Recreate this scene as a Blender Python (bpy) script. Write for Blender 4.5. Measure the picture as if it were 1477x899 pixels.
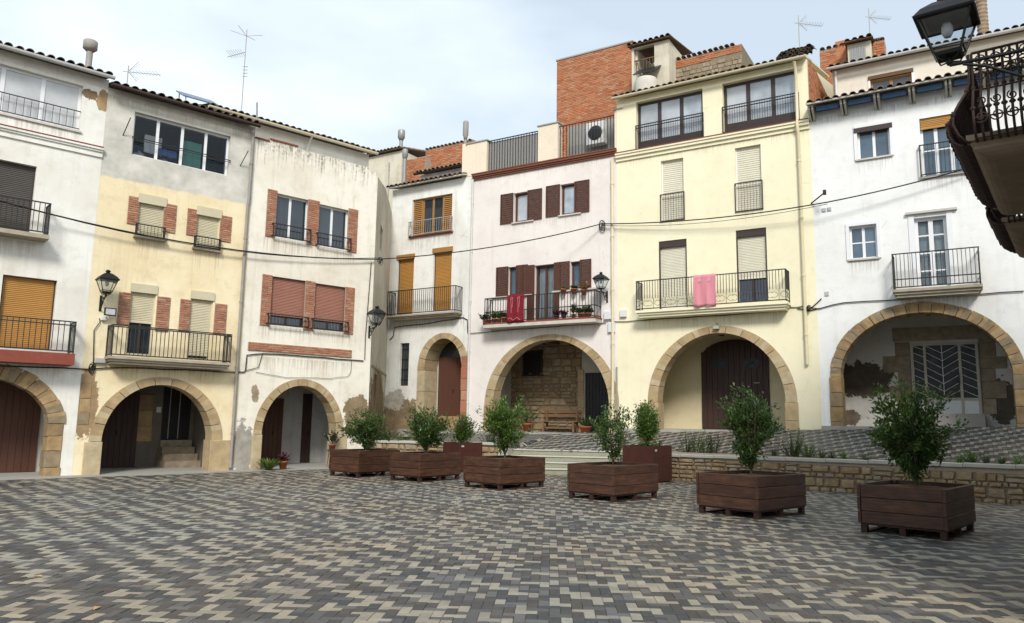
import bpy, math, random
import numpy as np
from mathutils import Vector, Matrix
from mathutils.geometry import delaunay_2d_cdt
random.seed(7)
for o in list(bpy.data.objects): bpy.data.objects.remove(o)
SC = bpy.context.scene
COL = SC.collection
R = math.radians
# ------------------------------------------------------------------ camera
W, H, FPX = 1477.0, 899.0, 1099.4
PITCH, ROLL, EYE = 0.14183, 0.0153, 1.65
_r = Vector((1, 0, 0)); _f = Vector((0, math.cos(PITCH), math.sin(PITCH))); _u = Vector((0, -math.sin(PITCH), math.cos(PITCH)))
CR = math.cos(ROLL) * _r + math.sin(ROLL) * _u
CU = -math.sin(ROLL) * _r + math.cos(ROLL) * _u
CF = _f
CAMP = Vector((0, 0, EYE))
cd = bpy.data.cameras.new('camera'); cam = bpy.data.objects.new('camera', cd); COL.objects.link(cam)
cd.sensor_width = 36; cd.lens = FPX / W * 36; cd.clip_start = 0.05; cd.clip_end = 3000
cam.matrix_world = Matrix(((CR.x, CU.x, -CF.x, 0), (CR.y, CU.y, -CF.y, 0), (CR.z, CU.z, -CF.z, EYE), (0, 0, 0, 1)))
SC.camera = cam
# ------------------------------------------------------------------ sky and sun (thin bright overcast)
SUN_EL, SUN_AZ = R(38), R(179)          # azimuth clockwise from +Y: behind the camera, a little left
wd = bpy.data.worlds.new('World'); SC.world = wd; wd.use_nodes = True
nt = wd.node_tree; nt.nodes.clear()
out = nt.nodes.new('ShaderNodeOutputWorld'); bg = nt.nodes.new('ShaderNodeBackground')
sky = nt.nodes.new('ShaderNodeTexSky'); sky.sky_type = 'NISHITA'; sky.sun_disc = False
sky.sun_elevation = SUN_EL; sky.sun_rotation = SUN_AZ; sky.dust_density = 2.0; sky.air_density = 1.0
tc = nt.nodes.new('ShaderNodeTexCoord'); mp = nt.nodes.new('ShaderNodeMapping')
mp.inputs['Scale'].default_value = (1.0, 1.0, 2.6); mp.inputs['Location'].default_value = (0.55, 0.2, 0.1)
nz = nt.nodes.new('ShaderNodeTexNoise'); nz.inputs['Scale'].default_value = 1.5; nz.inputs['Detail'].default_value = 5; nz.inputs['Roughness'].default_value = 0.45
rp = nt.nodes.new('ShaderNodeValToRGB')
rp.color_ramp.elements[0].position = 0.40; rp.color_ramp.elements[0].color = (4.0, 4.6, 5.15, 1)
rp.color_ramp.elements[1].position = 0.66; rp.color_ramp.elements[1].color = (7.8, 8.2, 8.5, 1)
mx = nt.nodes.new('ShaderNodeMixRGB'); mx.inputs['Fac'].default_value = 0.82
nt.links.new(tc.outputs['Generated'], mp.inputs['Vector']); nt.links.new(mp.outputs[0], nz.inputs['Vector'])
nt.links.new(nz.outputs['Fac'], rp.inputs['Fac']); nt.links.new(sky.outputs[0], mx.inputs[1]); nt.links.new(rp.outputs[0], mx.inputs[2])
nt.links.new(mx.outputs[0], bg.inputs['Color']); bg.inputs['Strength'].default_value = 0.1
nt.links.new(bg.outputs[0], out.inputs[0])
sl = bpy.data.lights.new('sun', 'SUN'); sl.energy = 1.8; sl.angle = R(14); sl.color = (1, 0.96, 0.9)
so = bpy.data.objects.new('sun', sl); COL.objects.link(so)
_d = Vector((math.sin(SUN_AZ) * math.cos(SUN_EL), math.cos(SUN_AZ) * math.cos(SUN_EL), math.sin(SUN_EL)))
so.rotation_euler = _d.to_track_quat('Z', 'Y').to_euler(); so.location = (0, -10, 30)
vs = SC.view_settings; vs.view_transform = 'Standard'; vs.look = 'None'; vs.gamma = 1; vs.exposure = 0.92; vs.use_curve_mapping = False

# ------------------------------------------------------------------ pixels to places
CROP = {0: (0, 0, 1.0), 1: (0, 40, 2.497), 2: (0, 380, 2.643), 3: (170, 40, 2.497), 4: (320, 360, 2.645), 5: (540, 150, 2.725), 6: (660, 350, 2.9),
        7: (790, 40, 2.998), 8: (880, 320, 2.644), 9: (1150, 40, 2.997), 10: (1150, 300, 2.498), 11: (1300, 0, 2.2475), 12: (460, 560, 4.344),
        13: (780, 560, 3.6925), 14: (1130, 540, 3.458), 15: (560, 560, 6.42), 16: (540, 400, 3.745), 17: (680, 360, 6.42), 18: (100, 520, 4.996), 19: (900, 370, 5.68), 20: (1190, 60, 7.49), 21: (120, 380, 4.99)}
def px(c, x, y):
    a = CROP[c]; return a[0] + x / a[2], a[1] + y / a[2]
def ray(c, x, y):
    X, Y = px(c, x, y); return CF * FPX + CR * (X - W / 2) - CU * (Y - H / 2)
def at_z(c, x, y, z=0.0):
    d = ray(c, x, y); return CAMP + d * ((z - EYE) / d.z)
def at_depth(c, x, y, D):
    d = ray(c, x, y); return CAMP + d * (D / d.y)
class Fac:
    """a facade plane: local x along it, y into the house, z up"""
    def __init__(s, P, ang, z0):
        s.O = Vector((P[0], P[1], z0)); s.ang = ang
        s.t = Vector((math.cos(ang), math.sin(ang), 0)); s.n = Vector((-math.sin(ang), math.cos(ang), 0))
    def uz(s, c, x, y, off=0.0):
        d = ray(c, x, y); k = (-off - (CAMP - s.O).dot(s.n)) / d.dot(s.n); P = CAMP + d * k - s.O
        return P.dot(s.t), P.z
    def u(s, c, x, y, off=0.0): return s.uz(c, x, y, off)[0]
    def z(s, c, x, y, off=0.0): return s.uz(c, x, y, off)[1]
    def rect(s, c, x0, y0, x1, y1, off=0.0):
        a = s.uz(c, x0, y0, off); b = s.uz(c, x1, y1, off); return a[0], b[0], b[1], a[1]
    def world(s, u, y, z): return s.O + s.t * u + s.n * y + Vector((0, 0, z))
    def sub(s, u, z0=None):
        P = s.O + s.t * u; return Fac((P.x, P.y), s.ang, s.O.z if z0 is None else z0)

# ------------------------------------------------------------------ mesh helpers
class MB:
    def __init__(s): s.v = []; s.f = []; s.m = []; s.sm = []
    def add(s, v, f, m=0, smooth=False):
        b = len(s.v); s.v += [tuple(p) for p in v]
        for q in f: s.f.append(tuple(b + i for i in q)); s.m.append(m); s.sm.append(smooth)
        return s
    def box(s, x0, x1, y0, y1, z0, z1, m=0):
        return s.add([(x0, y0, z0), (x1, y0, z0), (x1, y1, z0), (x0, y1, z0), (x0, y0, z1), (x1, y0, z1), (x1, y1, z1), (x0, y1, z1)],
                     [(0, 3, 2, 1), (4, 5, 6, 7), (0, 1, 5, 4), (1, 2, 6, 5), (2, 3, 7, 6), (3, 0, 4, 7)], m)
    def bbox(s, x0, x1, y0, y1, z0, z1, b=0.01, m=0):
        """box with bevelled front (-y) edges"""
        v = [(x0, y0 + b, z0), (x1, y0 + b, z0), (x1, y0 + b, z1), (x0, y0 + b, z1), (x0 + b, y0, z0 + b), (x1 - b, y0, z0 + b), (x1 - b, y0, z1 - b), (x0 + b, y0, z1 - b),
             (x0, y1, z0), (x1, y1, z0), (x1, y1, z1), (x0, y1, z1)]
        return s.add(v, [(4, 5, 6, 7), (0, 1, 5, 4), (1, 2, 6, 5), (2, 3, 7, 6), (3, 0, 4, 7), (0, 8, 9, 1), (1, 9, 10, 2), (2, 10, 11, 3), (3, 11, 8, 0), (8, 11, 10, 9)], m)
    def prism(s, poly, y0, y1, m=0):
        """poly in (x,z), convex, extruded along y"""
        n = len(poly); a = sum(poly[i][0] * poly[(i + 1) % n][1] - poly[(i + 1) % n][0] * poly[i][1] for i in range(n))
        if a < 0: poly = poly[::-1]
        v = [(p[0], y0, p[1]) for p in poly] + [(p[0], y1, p[1]) for p in poly]
        f = [tuple(range(n)), tuple(range(2 * n - 1, n - 1, -1))] + [(i, n + i, n + (i + 1) % n, (i + 1) % n) for i in range(n)]
        f = [f[0], f[1]] + [tuple(reversed(q)) for q in f[2:]]
        f = [f[0]] + [f[1]] + [tuple(reversed(q)) for q in f[2:]]
        return s.add(v, f, m)
    def tube(s, pts, r, n=6, m=0, cap=True, rs=None):
        pts = [Vector(p) for p in pts]; k = len(pts); v = []; f = []
        up = None
        for i, p in enumerate(pts):
            t = (pts[min(i + 1, k - 1)] - pts[max(i - 1, 0)])
            if t.length < 1e-9: t = Vector((0, 0, 1))
            t.normalize()
            if up is None: up = Vector((0, 0, 1)) if abs(t.z) < 0.9 else Vector((1, 0, 0))
            a = t.cross(up)
            if a.length < 1e-4: a = t.cross(Vector((0, 1, 0)) if abs(t.y) < .9 else Vector((1, 0, 0)))
            a.normalize(); b = a.cross(t); up = b
            rr = rs[i] if rs else r
            for j in range(n):
                g = 2 * math.pi * j / n; q = p + a * (math.cos(g) * rr) + b * (math.sin(g) * rr); v.append((q.x, q.y, q.z))
        for i in range(k - 1):
            for j in range(n):
                j2 = (j + 1) % n; f.append((i * n + j, i * n + j2, (i + 1) * n + j2, (i + 1) * n + j))
        s.add(v, f, m, True)
        if cap:
            s.add(v[:n], [tuple(range(n))], m); s.add(v[-n:], [tuple(range(n - 1, -1, -1))], m)
        return s
    def lathe(s, prof, n=14, m=0, c=(0, 0, 0), smooth=True):
        """prof: list of (r,z)"""
        v = []; f = []; k = len(prof)
        for r, z in prof:
            for j in range(n):
                g = 2 * math.pi * j / n; v.append((c[0] + r * math.cos(g), c[1] + r * math.sin(g), c[2] + z))
        for i in range(k - 1):
            for j in range(n):
                j2 = (j + 1) % n; f.append((i * n + j, i * n + j2, (i + 1) * n + j2, (i + 1) * n + j))
        f.append(tuple(range(n - 1, -1, -1))); f.append(tuple((k - 1) * n + j for j in range(n)))
        return s.add(v, f, m, smooth)
    def frustum4(s, w0, z0, w1, z1, m=0, c=(0, 0)):
        v = [(c[0] + a * w, c[1] + b * w, z) for w, z in ((w0, z0), (w1, z1)) for a, b in ((-1, -1), (1, -1), (1, 1), (-1, 1))]
        return s.add(v, [(3, 2, 1, 0), (4, 5, 6, 7), (0, 1, 5, 4), (1, 2, 6, 5), (2, 3, 7, 6), (3, 0, 4, 7)], m)
    def mesh(s, name, mats):
        me = bpy.data.meshes.new(name); me.from_pydata(s.v, [], s.f)
        if not isinstance(mats, (list, tuple)): mats = [mats]
        for m in mats: me.materials.append(M[m] if isinstance(m, str) else m)
        if any(s.m): me.polygons.foreach_set('material_index', s.m)
        me.polygons.foreach_set('use_smooth', s.sm); me.update(); return me
    def build(s, name, mats, parent=None, loc=(0, 0, 0), rot=(0, 0, 0), **kw):
        return link(name, s.mesh(name, mats), parent, loc, rot, **kw)
def link(name, me, parent=None, loc=(0, 0, 0), rot=(0, 0, 0), scale=None, **kw):
    o = bpy.data.objects.new(name, me); COL.objects.link(o); o.location = loc; o.rotation_euler = rot
    if scale: o.scale = scale
    if parent is not None: o.parent = parent
    for k, v in kw.items(): o[k] = v
    return o
def thing(name, label, cat, loc=(0, 0, 0), rz=0.0, group=None, parent=None):
    o = bpy.data.objects.new(name, None); COL.objects.link(o); o.location = loc; o.rotation_euler = (0, 0, rz); o.empty_display_size = .2
    o['label'] = label; o['category'] = cat
    if group: o['group'] = group
    return o
def tag(o, label, cat, group=None):
    o['label'] = label; o['category'] = cat
    if group: o['group'] = group
    return o
def inpoly(x, y, P):
    c = False; n = len(P); j = n - 1
    for i in range(n):
        if (P[i][1] > y) != (P[j][1] > y) and x < (P[j][0] - P[i][0]) * (y - P[i][1]) / (P[j][1] - P[i][1]) + P[i][0]: c = not c
        j = i
    return c
def wall_mesh(outer, holes, y0, y1):
    """a wall in the xz plane with openings, thick from y0 to y1"""
    mb = MB(); pts = []; ed = []
    for lp in [outer] + holes:
        b = len(pts); n = len(lp); pts += [Vector(p) for p in lp]; ed += [(b + i, b + (i + 1) % n) for i in range(n)]
    vo, eo, fo, *_ = delaunay_2d_cdt(pts, ed, [], 0, 1e-5)
    for f in fo:
        cx = sum(vo[i].x for i in f) / len(f); cz = sum(vo[i].y for i in f) / len(f)
        if not inpoly(cx, cz, outer) or any(inpoly(cx, cz, h) for h in holes): continue
        q = [vo[i] for i in f]
        a = sum(q[i].x * q[(i + 1) % len(q)].y - q[(i + 1) % len(q)].x * q[i].y for i in range(len(q)))
        if a < 0: q = q[::-1]
        mb.add([(p.x, y0, p.y) for p in q], [tuple(range(len(q)))])
        mb.add([(p.x, y1, p.y) for p in q], [tuple(range(len(q) - 1, -1, -1))])
    for lp in [outer] + holes:
        n = len(lp)
        for i in range(n):
            a, b = lp[i], lp[(i + 1) % n]
            mb.add([(a[0], y0, a[1]), (b[0], y0, b[1]), (b[0], y1, b[1]), (a[0], y1, a[1])], [(0, 1, 2, 3)])
    return mb
def rpoly(r): return [(r[0], r[2]), (r[1], r[2]), (r[1], r[3]), (r[0], r[3])]

# ------------------------------------------------------------------ materials
M = {}
def new_mat(name, rough=0.8, spec=0.3):
    m = bpy.data.materials.new(name); m.use_nodes = True; n = m.node_tree
    b = n.nodes['Principled BSDF']; b.inputs['Roughness'].default_value = rough; b.inputs['Specular IOR Level'].default_value = spec
    M[name] = m; return m, n, b
def nd(n, t, ins=None, **kw):
    x = n.nodes.new(t)
    for k, v in kw.items(): setattr(x, k, v)
    for k, v in (ins or {}).items():
        if isinstance(v, bpy.types.NodeSocket): n.links.new(v, x.inputs[k])
        else: x.inputs[k].default_value = v
    return x
def math_(n, op, a, b=0.0, clamp=False):
    return nd(n, 'ShaderNodeMath', {0: a, 1: b}, operation=op, use_clamp=clamp).outputs[0]
def mapr(n, v, a, b, c=0.0, d=1.0):
    return nd(n, 'ShaderNodeMapRange', {0: v, 1: a, 2: b, 3: c, 4: d}).outputs[0]
def mixc(n, f, a, b, mode='MIX'):
    return nd(n, 'ShaderNodeMixRGB', {0: f, 1: a, 2: b}, blend_type=mode).outputs[0]
def noise(n, vec, scale, detail=4, rough=0.55, out='Fac'):
    return nd(n, 'ShaderNodeTexNoise', {'Vector': vec, 'Scale': scale, 'Detail': detail, 'Roughness': rough}).outputs[out]
def mapping(n, vec, sc=(1, 1, 1), loc=(0, 0, 0)):
    return nd(n, 'ShaderNodeMapping', {'Vector': vec, 'Scale': sc, 'Location': loc}).outputs[0]
def objco(n): return nd(n, 'ShaderNodeTexCoord').outputs['Object']
def bump(n, b, h, strength=0.3, dist=0.01):
    x = nd(n, 'ShaderNodeBump', {'Height': h, 'Strength': strength, 'Distance': dist}); n.links.new(x.outputs[0], b.inputs['Normal'])
def rgba(c): return (c[0], c[1], c[2], 1)
def plaster(name, base, dirt=(0.35, 0.31, 0.25), amt=0.35, streak=0.3, seed=0.0, patches=(), band=None, drip=None, bumpy=0.35):
    """patches: (u, z, ru, rz, colour, raggedness); band: (z, slope, colour); drip: (ztop, length, colour)"""
    m, n, b = new_mat(name, 0.9, 0.2); co = objco(n); c2 = mapping(n, co, (1, 1, 1), (seed, seed * .7, seed * 1.3))
    big = noise(n, c2, 0.55, 5, 0.6); mid = noise(n, c2, 2.6, 6, 0.65); fine = noise(n, c2, 22, 4, 0.6)
    st = noise(n, mapping(n, c2, (5.0, 5.0, 0.28)), 1.0, 5, 0.6)
    col = mixc(n, math_(n, 'MULTIPLY', mapr(n, big, .42, .72), amt), rgba(base), rgba(dirt))
    col = mixc(n, math_(n, 'MULTIPLY', mapr(n, mid, .5, .75), amt * .7), col, rgba([x * .8 for x in dirt]))
    col = mixc(n, math_(n, 'MULTIPLY', mapr(n, st, .54, .78), streak), col, rgba([x * .7 for x in dirt]))
    col = mixc(n, mapr(n, fine, .2, .8, 0, .12), col, rgba([min(1, x * 1.15) for x in base]))
    # hairline cracks and small chips
    vor = nd(n, 'ShaderNodeTexVoronoi', {'Vector': c2, 'Scale': 1.1}, feature='DISTANCE_TO_EDGE').outputs[0]
    ck = math_(n, 'MULTIPLY', mapr(n, vor, 0.0, .006, 1, 0), mapr(n, noise(n, c2, 1.3, 3), .55, .62)); col = mixc(n, math_(n, 'MULTIPLY', ck, .35), col, rgba([x * .5 for x in dirt]))
    sx = nd(n, 'ShaderNodeSeparateXYZ', {0: co})
    hgt = fine
    if band:
        e = math_(n, 'SUBTRACT', sx.outputs[2], math_(n, 'MULTIPLY', sx.outputs[0], band[1]))
        e = math_(n, 'ADD', e, math_(n, 'MULTIPLY', math_(n, 'SUBTRACT', mid, .5), .22)); k = mapr(n, e, band[0] - .04, band[0] + .04)
        gcol = mixc(n, mapr(n, noise(n, c2, 1.4, 6, .65), .35, .7), rgba(band[2]), rgba([x * .62 for x in band[2]]))
        col = mixc(n, k, col, gcol)
    if drip:
        dn = noise(n, mapping(n, c2, (13.0, 1, 0.55)), 1.0, 6, .7); fade = mapr(n, sx.outputs[2], drip[0] - drip[1], drip[0], -.06, .26)
        k = mapr(n, math_(n, 'ADD', dn, fade), .66, .80); col = mixc(n, math_(n, 'MULTIPLY', math_(n, 'MULTIPLY', k, mapr(n, noise(n, c2, 9.0, 4, .6), .35, .6)), .85), col, rgba(drip[2]))
    for (u, z, ru, rz, pc, rag) in patches:
        dx = math_(n, 'DIVIDE', math_(n, 'SUBTRACT', sx.outputs[0], u), ru); dz = math_(n, 'DIVIDE', math_(n, 'SUBTRACT', sx.outputs[2], z), rz)
        d = math_(n, 'SQRT', math_(n, 'ADD', math_(n, 'MULTIPLY', dx, dx), math_(n, 'MULTIPLY', dz, dz)))
        d = math_(n, 'ADD', d, math_(n, 'MULTIPLY', math_(n, 'SUBTRACT', noise(n, c2, 2.3, 6, .6), .5), rag)); d = math_(n, 'ADD', d, math_(n, 'MULTIPLY', math_(n, 'SUBTRACT', noise(n, c2, 7.5, 5, .7), .5), rag * .9)); k = mapr(n, d, .92, .98, 1, 0)
        pcol = mixc(n, mapr(n, mid, .35, .65), rgba(pc), rgba([x * .6 for x in pc])); col = mixc(n, k, col, pcol)
        hgt = math_(n, 'SUBTRACT', hgt, math_(n, 'MULTIPLY', k, 2.6))
    n.links.new(col, b.inputs['Base Color'])
    bump(n, b, math_(n, 'ADD', hgt, math_(n, 'MULTIPLY', mid, 1.5)), bumpy, .012)
def add_drips(name, rects, strength=.5, col=(.24, .20, .15)):
    """rain streaks running down the plaster from sills and slabs: (u0, u1, ztop, length)"""
    n = M[name].node_tree; b = n.nodes['Principled BSDF']; src = b.inputs['Base Color'].links[0].from_socket; co = objco(n); sx = nd(n, 'ShaderNodeSeparateXYZ', {0: co})
    dn = noise(n, mapping(n, co, (15.0, 1, .5), (3.3, 0, 1.7)), 1.0, 5, .65); tot = None
    for (u0, u1, zt, ln) in rects:
        mu = math_(n, 'MULTIPLY', mapr(n, sx.outputs[0], u0 - .03, u0 + .06), mapr(n, sx.outputs[0], u1 + .03, u1 - .06)); fz = mapr(n, sx.outputs[2], zt - ln, zt, -.12, .20)
        k = math_(n, 'MULTIPLY', math_(n, 'MULTIPLY', mapr(n, math_(n, 'ADD', dn, fz), .58, .78), mu), mapr(n, sx.outputs[2], zt + .005, zt - .005)); tot = k if tot is None else math_(n, 'MAXIMUM', tot, k)
    n.links.new(mixc(n, math_(n, 'MULTIPLY', tot, strength), src, rgba(col)), b.inputs['Base Color'])
def rand_of(n):
    a = nd(n, 'ShaderNodeObjectInfo').outputs['Random']; g = nd(n, 'ShaderNodeNewGeometry').outputs['Random Per Island']
    return math_(n, 'FRACT', math_(n, 'ADD', a, g))
def pieces(name, cols, rough=.85, grain=30, spec=.3, bstr=.3, mottle=.35, mscale=6.0, const=False, stretch=(1, 1, 1), speck=.25, zone=False):
    """bricks, stones, tiles, pavers: each piece takes its own colour from the list"""
    m, n, b = new_mat(name, rough, spec); r = rand_of(n); cr = nd(n, 'ShaderNodeValToRGB', {0: r}); e = cr.color_ramp
    if const: e.interpolation = 'CONSTANT'
    tot = sum(c[1] for c in cols); acc = 0
    for i, (c, w) in enumerate(cols):
        p = acc / tot; acc += w
        el = e.elements[i] if i < 2 else e.elements.new(p)
        el.position = p; el.color = rgba(c)
    co = mapping(n, objco(n), stretch); off = nd(n, 'ShaderNodeVectorMath', {0: co, 1: nd(n, 'ShaderNodeCombineXYZ', {0: math_(n, 'MULTIPLY', r, 37.0), 1: math_(n, 'MULTIPLY', r, 11.0)}).outputs[0]}, operation='ADD').outputs[0]
    a = noise(n, off, mscale, 5, .6); f = noise(n, off, grain, 3, .6)
    col = mixc(n, mapr(n, a, .35, .7, 0, mottle), cr.outputs[0], (0.03, 0.027, 0.022, 1)); col = mixc(n, mapr(n, f, .5, .8, 0, speck), col, (0.5, 0.47, 0.42, 1))
    if zone:
        pos = nd(n, 'ShaderNodeNewGeometry').outputs['Position']; zn = noise(n, pos, .22, 3, .5); z2 = noise(n, pos, .9, 5, .6)
        col = mixc(n, 1.0, col, mixc(n, mapr(n, zn, .38, .62), (1.07, .98, .91, 1), (.95, 1.0, 1.05, 1)), 'MULTIPLY'); col = mixc(n, mapr(n, z2, .45, .75, 0, .30), col, (.115, .108, .098, 1))
    n.links.new(col, b.inputs['Base Color']); bump(n, b, math_(n, 'ADD', f, a), bstr, .01)
    return m
def simple(name, c, rough=.6, spec=.3, metal=0, var=.2, scale=5, bstr=.15, stretch=(1, 1, 1), grain=24):
    m, n, b = new_mat(name, rough, spec); b.inputs['Metallic'].default_value = metal; co = mapping(n, objco(n), stretch)
    a = noise(n, co, scale, 5, .6); f = noise(n, co, grain, 3)
    r = rand_of(n)
    col = mixc(n, mapr(n, a, .3, .75, 0, var), rgba(c), rgba([x * .45 for x in c])); col = mixc(n, math_(n, 'MULTIPLY', r, var * .5), col, rgba([x * .6 for x in c]))
    n.links.new(col, b.inputs['Base Color'])
    n.links.new(mapr(n, a, .3, .7, max(0.03, rough - .1), min(1, rough + .1)), b.inputs['Roughness'])
    if bstr: bump(n, b, f, bstr, .006)
    return m
# ------------------------------------------------------------------ material list
pieces('paver_light', [((.285, .262, .20), 4), ((.32, .297, .232), 3), ((.245, .225, .178), 2)], .6, 60, .35, .35, .22, 9, speck=.08, zone=True)
pieces('paver_dark', [((.038, .043, .048), 5), ((.062, .054, .047), 4), ((.078, .078, .077), 5), ((.050, .045, .041), 3), ((.115, .112, .105), 3)], .55, 60, .35, .35, .22, 9, True, speck=.05, zone=True)
simple('joint_sand', (.045, .042, .038), .95, .1, 0, .4, 8)
simple('dirt', (.16, .14, .11), .95, .1, 0, .4, .6)
pieces('brick_orange', [((.43, .15, .065), 3), ((.50, .20, .09), 4), ((.36, .12, .055), 2), ((.46, .25, .14), 1)], .9, 40, .2, .4, .25, 7)
pieces('brick_thin', [((.40, .15, .085), 3), ((.46, .20, .11), 3), ((.33, .12, .07), 2), ((.48, .26, .16), 1)], .88, 40, .2, .3, .25, 9)
simple('mortar', (.40, .34, .27), .95, .1, 0, .35, 6)
simple('mortar_dark', (.25, .20, .14), .95, .1, 0, .35, 6)
pieces('roof_tile', [((.20, .13, .09), 3), ((.13, .10, .08), 4), ((.25, .16, .10), 2), ((.10, .085, .07), 3)], .92, 40, .2, .4, .5, 5)
pieces('roof_tile_pale', [((.36, .22, .14), 3), ((.27, .19, .13), 4), ((.40, .29, .19), 2), ((.20, .16, .12), 3)], .92, 40, .2, .4, .45, 5)
simple('cornice_brown', (.21, .085, .055), .85, .2, 0, .4, 6)
simple('reed', (.30, .295, .28), .9, .2, 0, .5, 6, .3, (12, 1, 1))
pieces('sandstone', [((.42, .31, .17), 3), ((.46, .35, .20), 4), ((.38, .27, .14), 2), ((.49, .40, .25), 2)], .92, 55, .2, .5, .3, 4)
pieces('sandstone_worn', [((.37, .24, .11), 3), ((.43, .30, .15), 4), ((.32, .21, .10), 3), ((.30, .23, .14), 2)], .94, 45, .2, .8, .45, 4)
pieces('rubble', [((.37, .255, .13), 3), ((.31, .21, .11), 4), ((.41, .31, .18), 3), ((.25, .165, .09), 2), ((.35, .28, .19), 2)], .94, 45, .2, .9, .45, 5)
pieces('rubble_dim', [((.31, .25, .17), 3), ((.27, .21, .14), 4), ((.35, .29, .2), 3)], .94, 45, .2, .9, .45, 5)
simple('concrete', (.37, .355, .32), .9, .2, 0, .35, 2.2)
simple('cap_stone', (.46, .45, .39), .85, .2, 0, .3, 3)
simple('slab_white', (.60, .57, .50), .9, .2, 0, .45, 3)
simple('slab_grime', (.43, .38, .29), .92, .2, 0, .6, 4)
simple('iron', (.022, .021, .02), .55, .4, 0, .2)
simple('iron_rust', (.045, .026, .02), .7, .3, 0, .5, 9)
simple('iron_pale', (.38, .36, .33), .6, .4, 0, .4)
simple('lamp_iron', (.008, .009, .010), .5, .3, 0, .15)
simple('zinc', (.30, .30, .29), .5, .5, .3, .3)
simple('pipe_cream', (.68, .61, .42), .55, .35, 0, .2)
simple('pipe_white', (.62, .62, .60), .6, .3, 0, .3)
simple('pipe_grey', (.33, .31, .28), .7, .3, 0, .4)
simple('frame_white', (.74, .75, .76), .4, .4, 0, .1, bstr=0)
simple('frame_brown', (.048, .032, .027), .45, .4, 0, .2)
simple('shutter_brown', (.085, .032, .02), .5, .35, 0, .25)
simple('wood_orange', (.36, .185, .055), .6, .3, 0, .35, 4, .3, (1, 1, 6))
simple('roller_orange', (.42, .215, .055), .55, .3, 0, .25, 3, .1)
simple('roller_cream', (.58, .525, .365), .6, .3, 0, .25, 3, .1)
simple('roller_ivory', (.66, .63, .50), .6, .3, 0, .2, 3, .1)
simple('roller_red', (.33, .155, .11), .6, .3, 0, .25, 3, .1)
simple('roller_dark', (.085, .075, .065), .6, .3, 0, .25, 3, .1)
simple('door_brown', (.10, .042, .026), .55, .35, 0, .35, 4, .3, (4, 4, .5))
simple('door_dark', (.05, .025, .019), .55, .35, 0, .35, 4, .3, (4, 4, .5))
simple('wood_lintel', (.15, .09, .05), .8, .2, 0, .4, 5)
simple('box_white', (.66, .67, .66), .5, .35, 0, .15)
simple('box_grey', (.42, .43, .43), .5, .35, 0, .2)
simple('black_plastic', (.015, .015, .016), .45, .4, 0, .1)
simple('cable_black', (.014, .013, .012), .6, .3, 0, .1)
simple('terracotta', (.38, .12, .06), .85, .2, 0, .25)
simple('soil', (.13, .085, .055), .98, .1, 0, .5, 12, .8, (1, 1, 1), 40)
def wood(name, a, c, rough=.55):
    m, n, b = new_mat(name, rough, .35); r = rand_of(n); co = objco(n)
    co = nd(n, 'ShaderNodeVectorMath', {0: co, 1: nd(n, 'ShaderNodeCombineXYZ', {0: math_(n, 'MULTIPLY', r, 9.0), 2: math_(n, 'MULTIPLY', r, 5.0)}).outputs[0]}, operation='ADD').outputs[0]
    g1 = noise(n, mapping(n, co, (1.1, 5, 16)), 1.6, 6, .65); g2 = noise(n, mapping(n, co, (3, 10, 60)), 1.5, 3, .6); bl = noise(n, mapping(n, co, (2.2, 2, 4.5)), 1.4, 5, .6)
    kn = nd(n, 'ShaderNodeTexVoronoi', {'Vector': mapping(n, co, (2.2, 1, 6)), 'Scale': 1.2}).outputs[0]
    col = mixc(n, mapr(n, g1, .32, .68), rgba(a), rgba(c)); col = mixc(n, mapr(n, bl, .35, .7, 0, .75), col, rgba([x * .5 for x in a])); col = mixc(n, mapr(n, g2, .55, .8, 0, .4), col, rgba([x * 1.9 for x in c])); col = mixc(n, mapr(n, kn, .05, .12, .8, 0), col, rgba([x * .35 for x in a]))
    col = mixc(n, math_(n, 'MULTIPLY', r, .45), col, rgba([x * .6 for x in a])); n.links.new(col, b.inputs['Base Color']); n.links.new(mapr(n, g1, .3, .7, rough - .12, rough + .15), b.inputs['Roughness']); bump(n, b, math_(n, 'ADD', g1, g2), .5, .006)
wood('plank', (.042, .018, .010), (.125, .052, .026))
simple('pallet', (.040, .018, .012), .7, .3, 0, .5, 4, .4)
simple('corten', (.062, .018, .011), .8, .3, 0, .5, 4, .3)
simple('bark', (.10, .075, .05), .95, .2, 0, .4, 14, .6)
simple('towel_pink', (.62, .25, .29), .95, .1, 0, .1, 4, .2)
simple('towel_red', (.19, .02, .028), .95, .1, 0, .2, 4, .2)
simple('towel_white', (.68, .62, .60), .95, .1, 0, .1, 4, .2)
simple('cloth_blue', (.10, .16, .36), .95, .1, 0, .2, 4, .2)
simple('cloth_green', (.16, .38, .30), .95, .1, 0, .2, 4, .2)
simple('curtain', (.60, .62, .62), .95, .1, 0, .15, 3, .1)
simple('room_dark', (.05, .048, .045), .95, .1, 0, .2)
simple('board_blue', (.055, .11, .21), .7, .3, 0, .35)
simple('bracket_grey', (.45, .43, .38), .85, .2, 0, .4)
simple('panel_blue', (.03, .06, .13), .25, .5, 0, .1, bstr=0)
simple('red_edge', (.25, .065, .042), .75, .3, 0, .35)
simple('riser_stone_shaded', (.30, .30, .22), .9, .2, 0, .45, 4)  # greenish stone, shade of the upright faces painted into the colour
simple('balcony_stone', (.25, .195, .14), .92, .2, 0, .55, 3.5, .6)
simple('metal_door', (.45, .40, .32), .45, .4, 0, .3)
simple('white_metal', (.66, .68, .68), .45, .4, 0, .15)
simple('bench_wood', (.21, .12, .065), .7, .3, 0, .4, 4, .3)
simple('flower_red', (.55, .09, .03), .7, .2, 0, .1)
simple('flower_dry', (.40, .25, .12), .85, .2, 0, .3)
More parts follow.
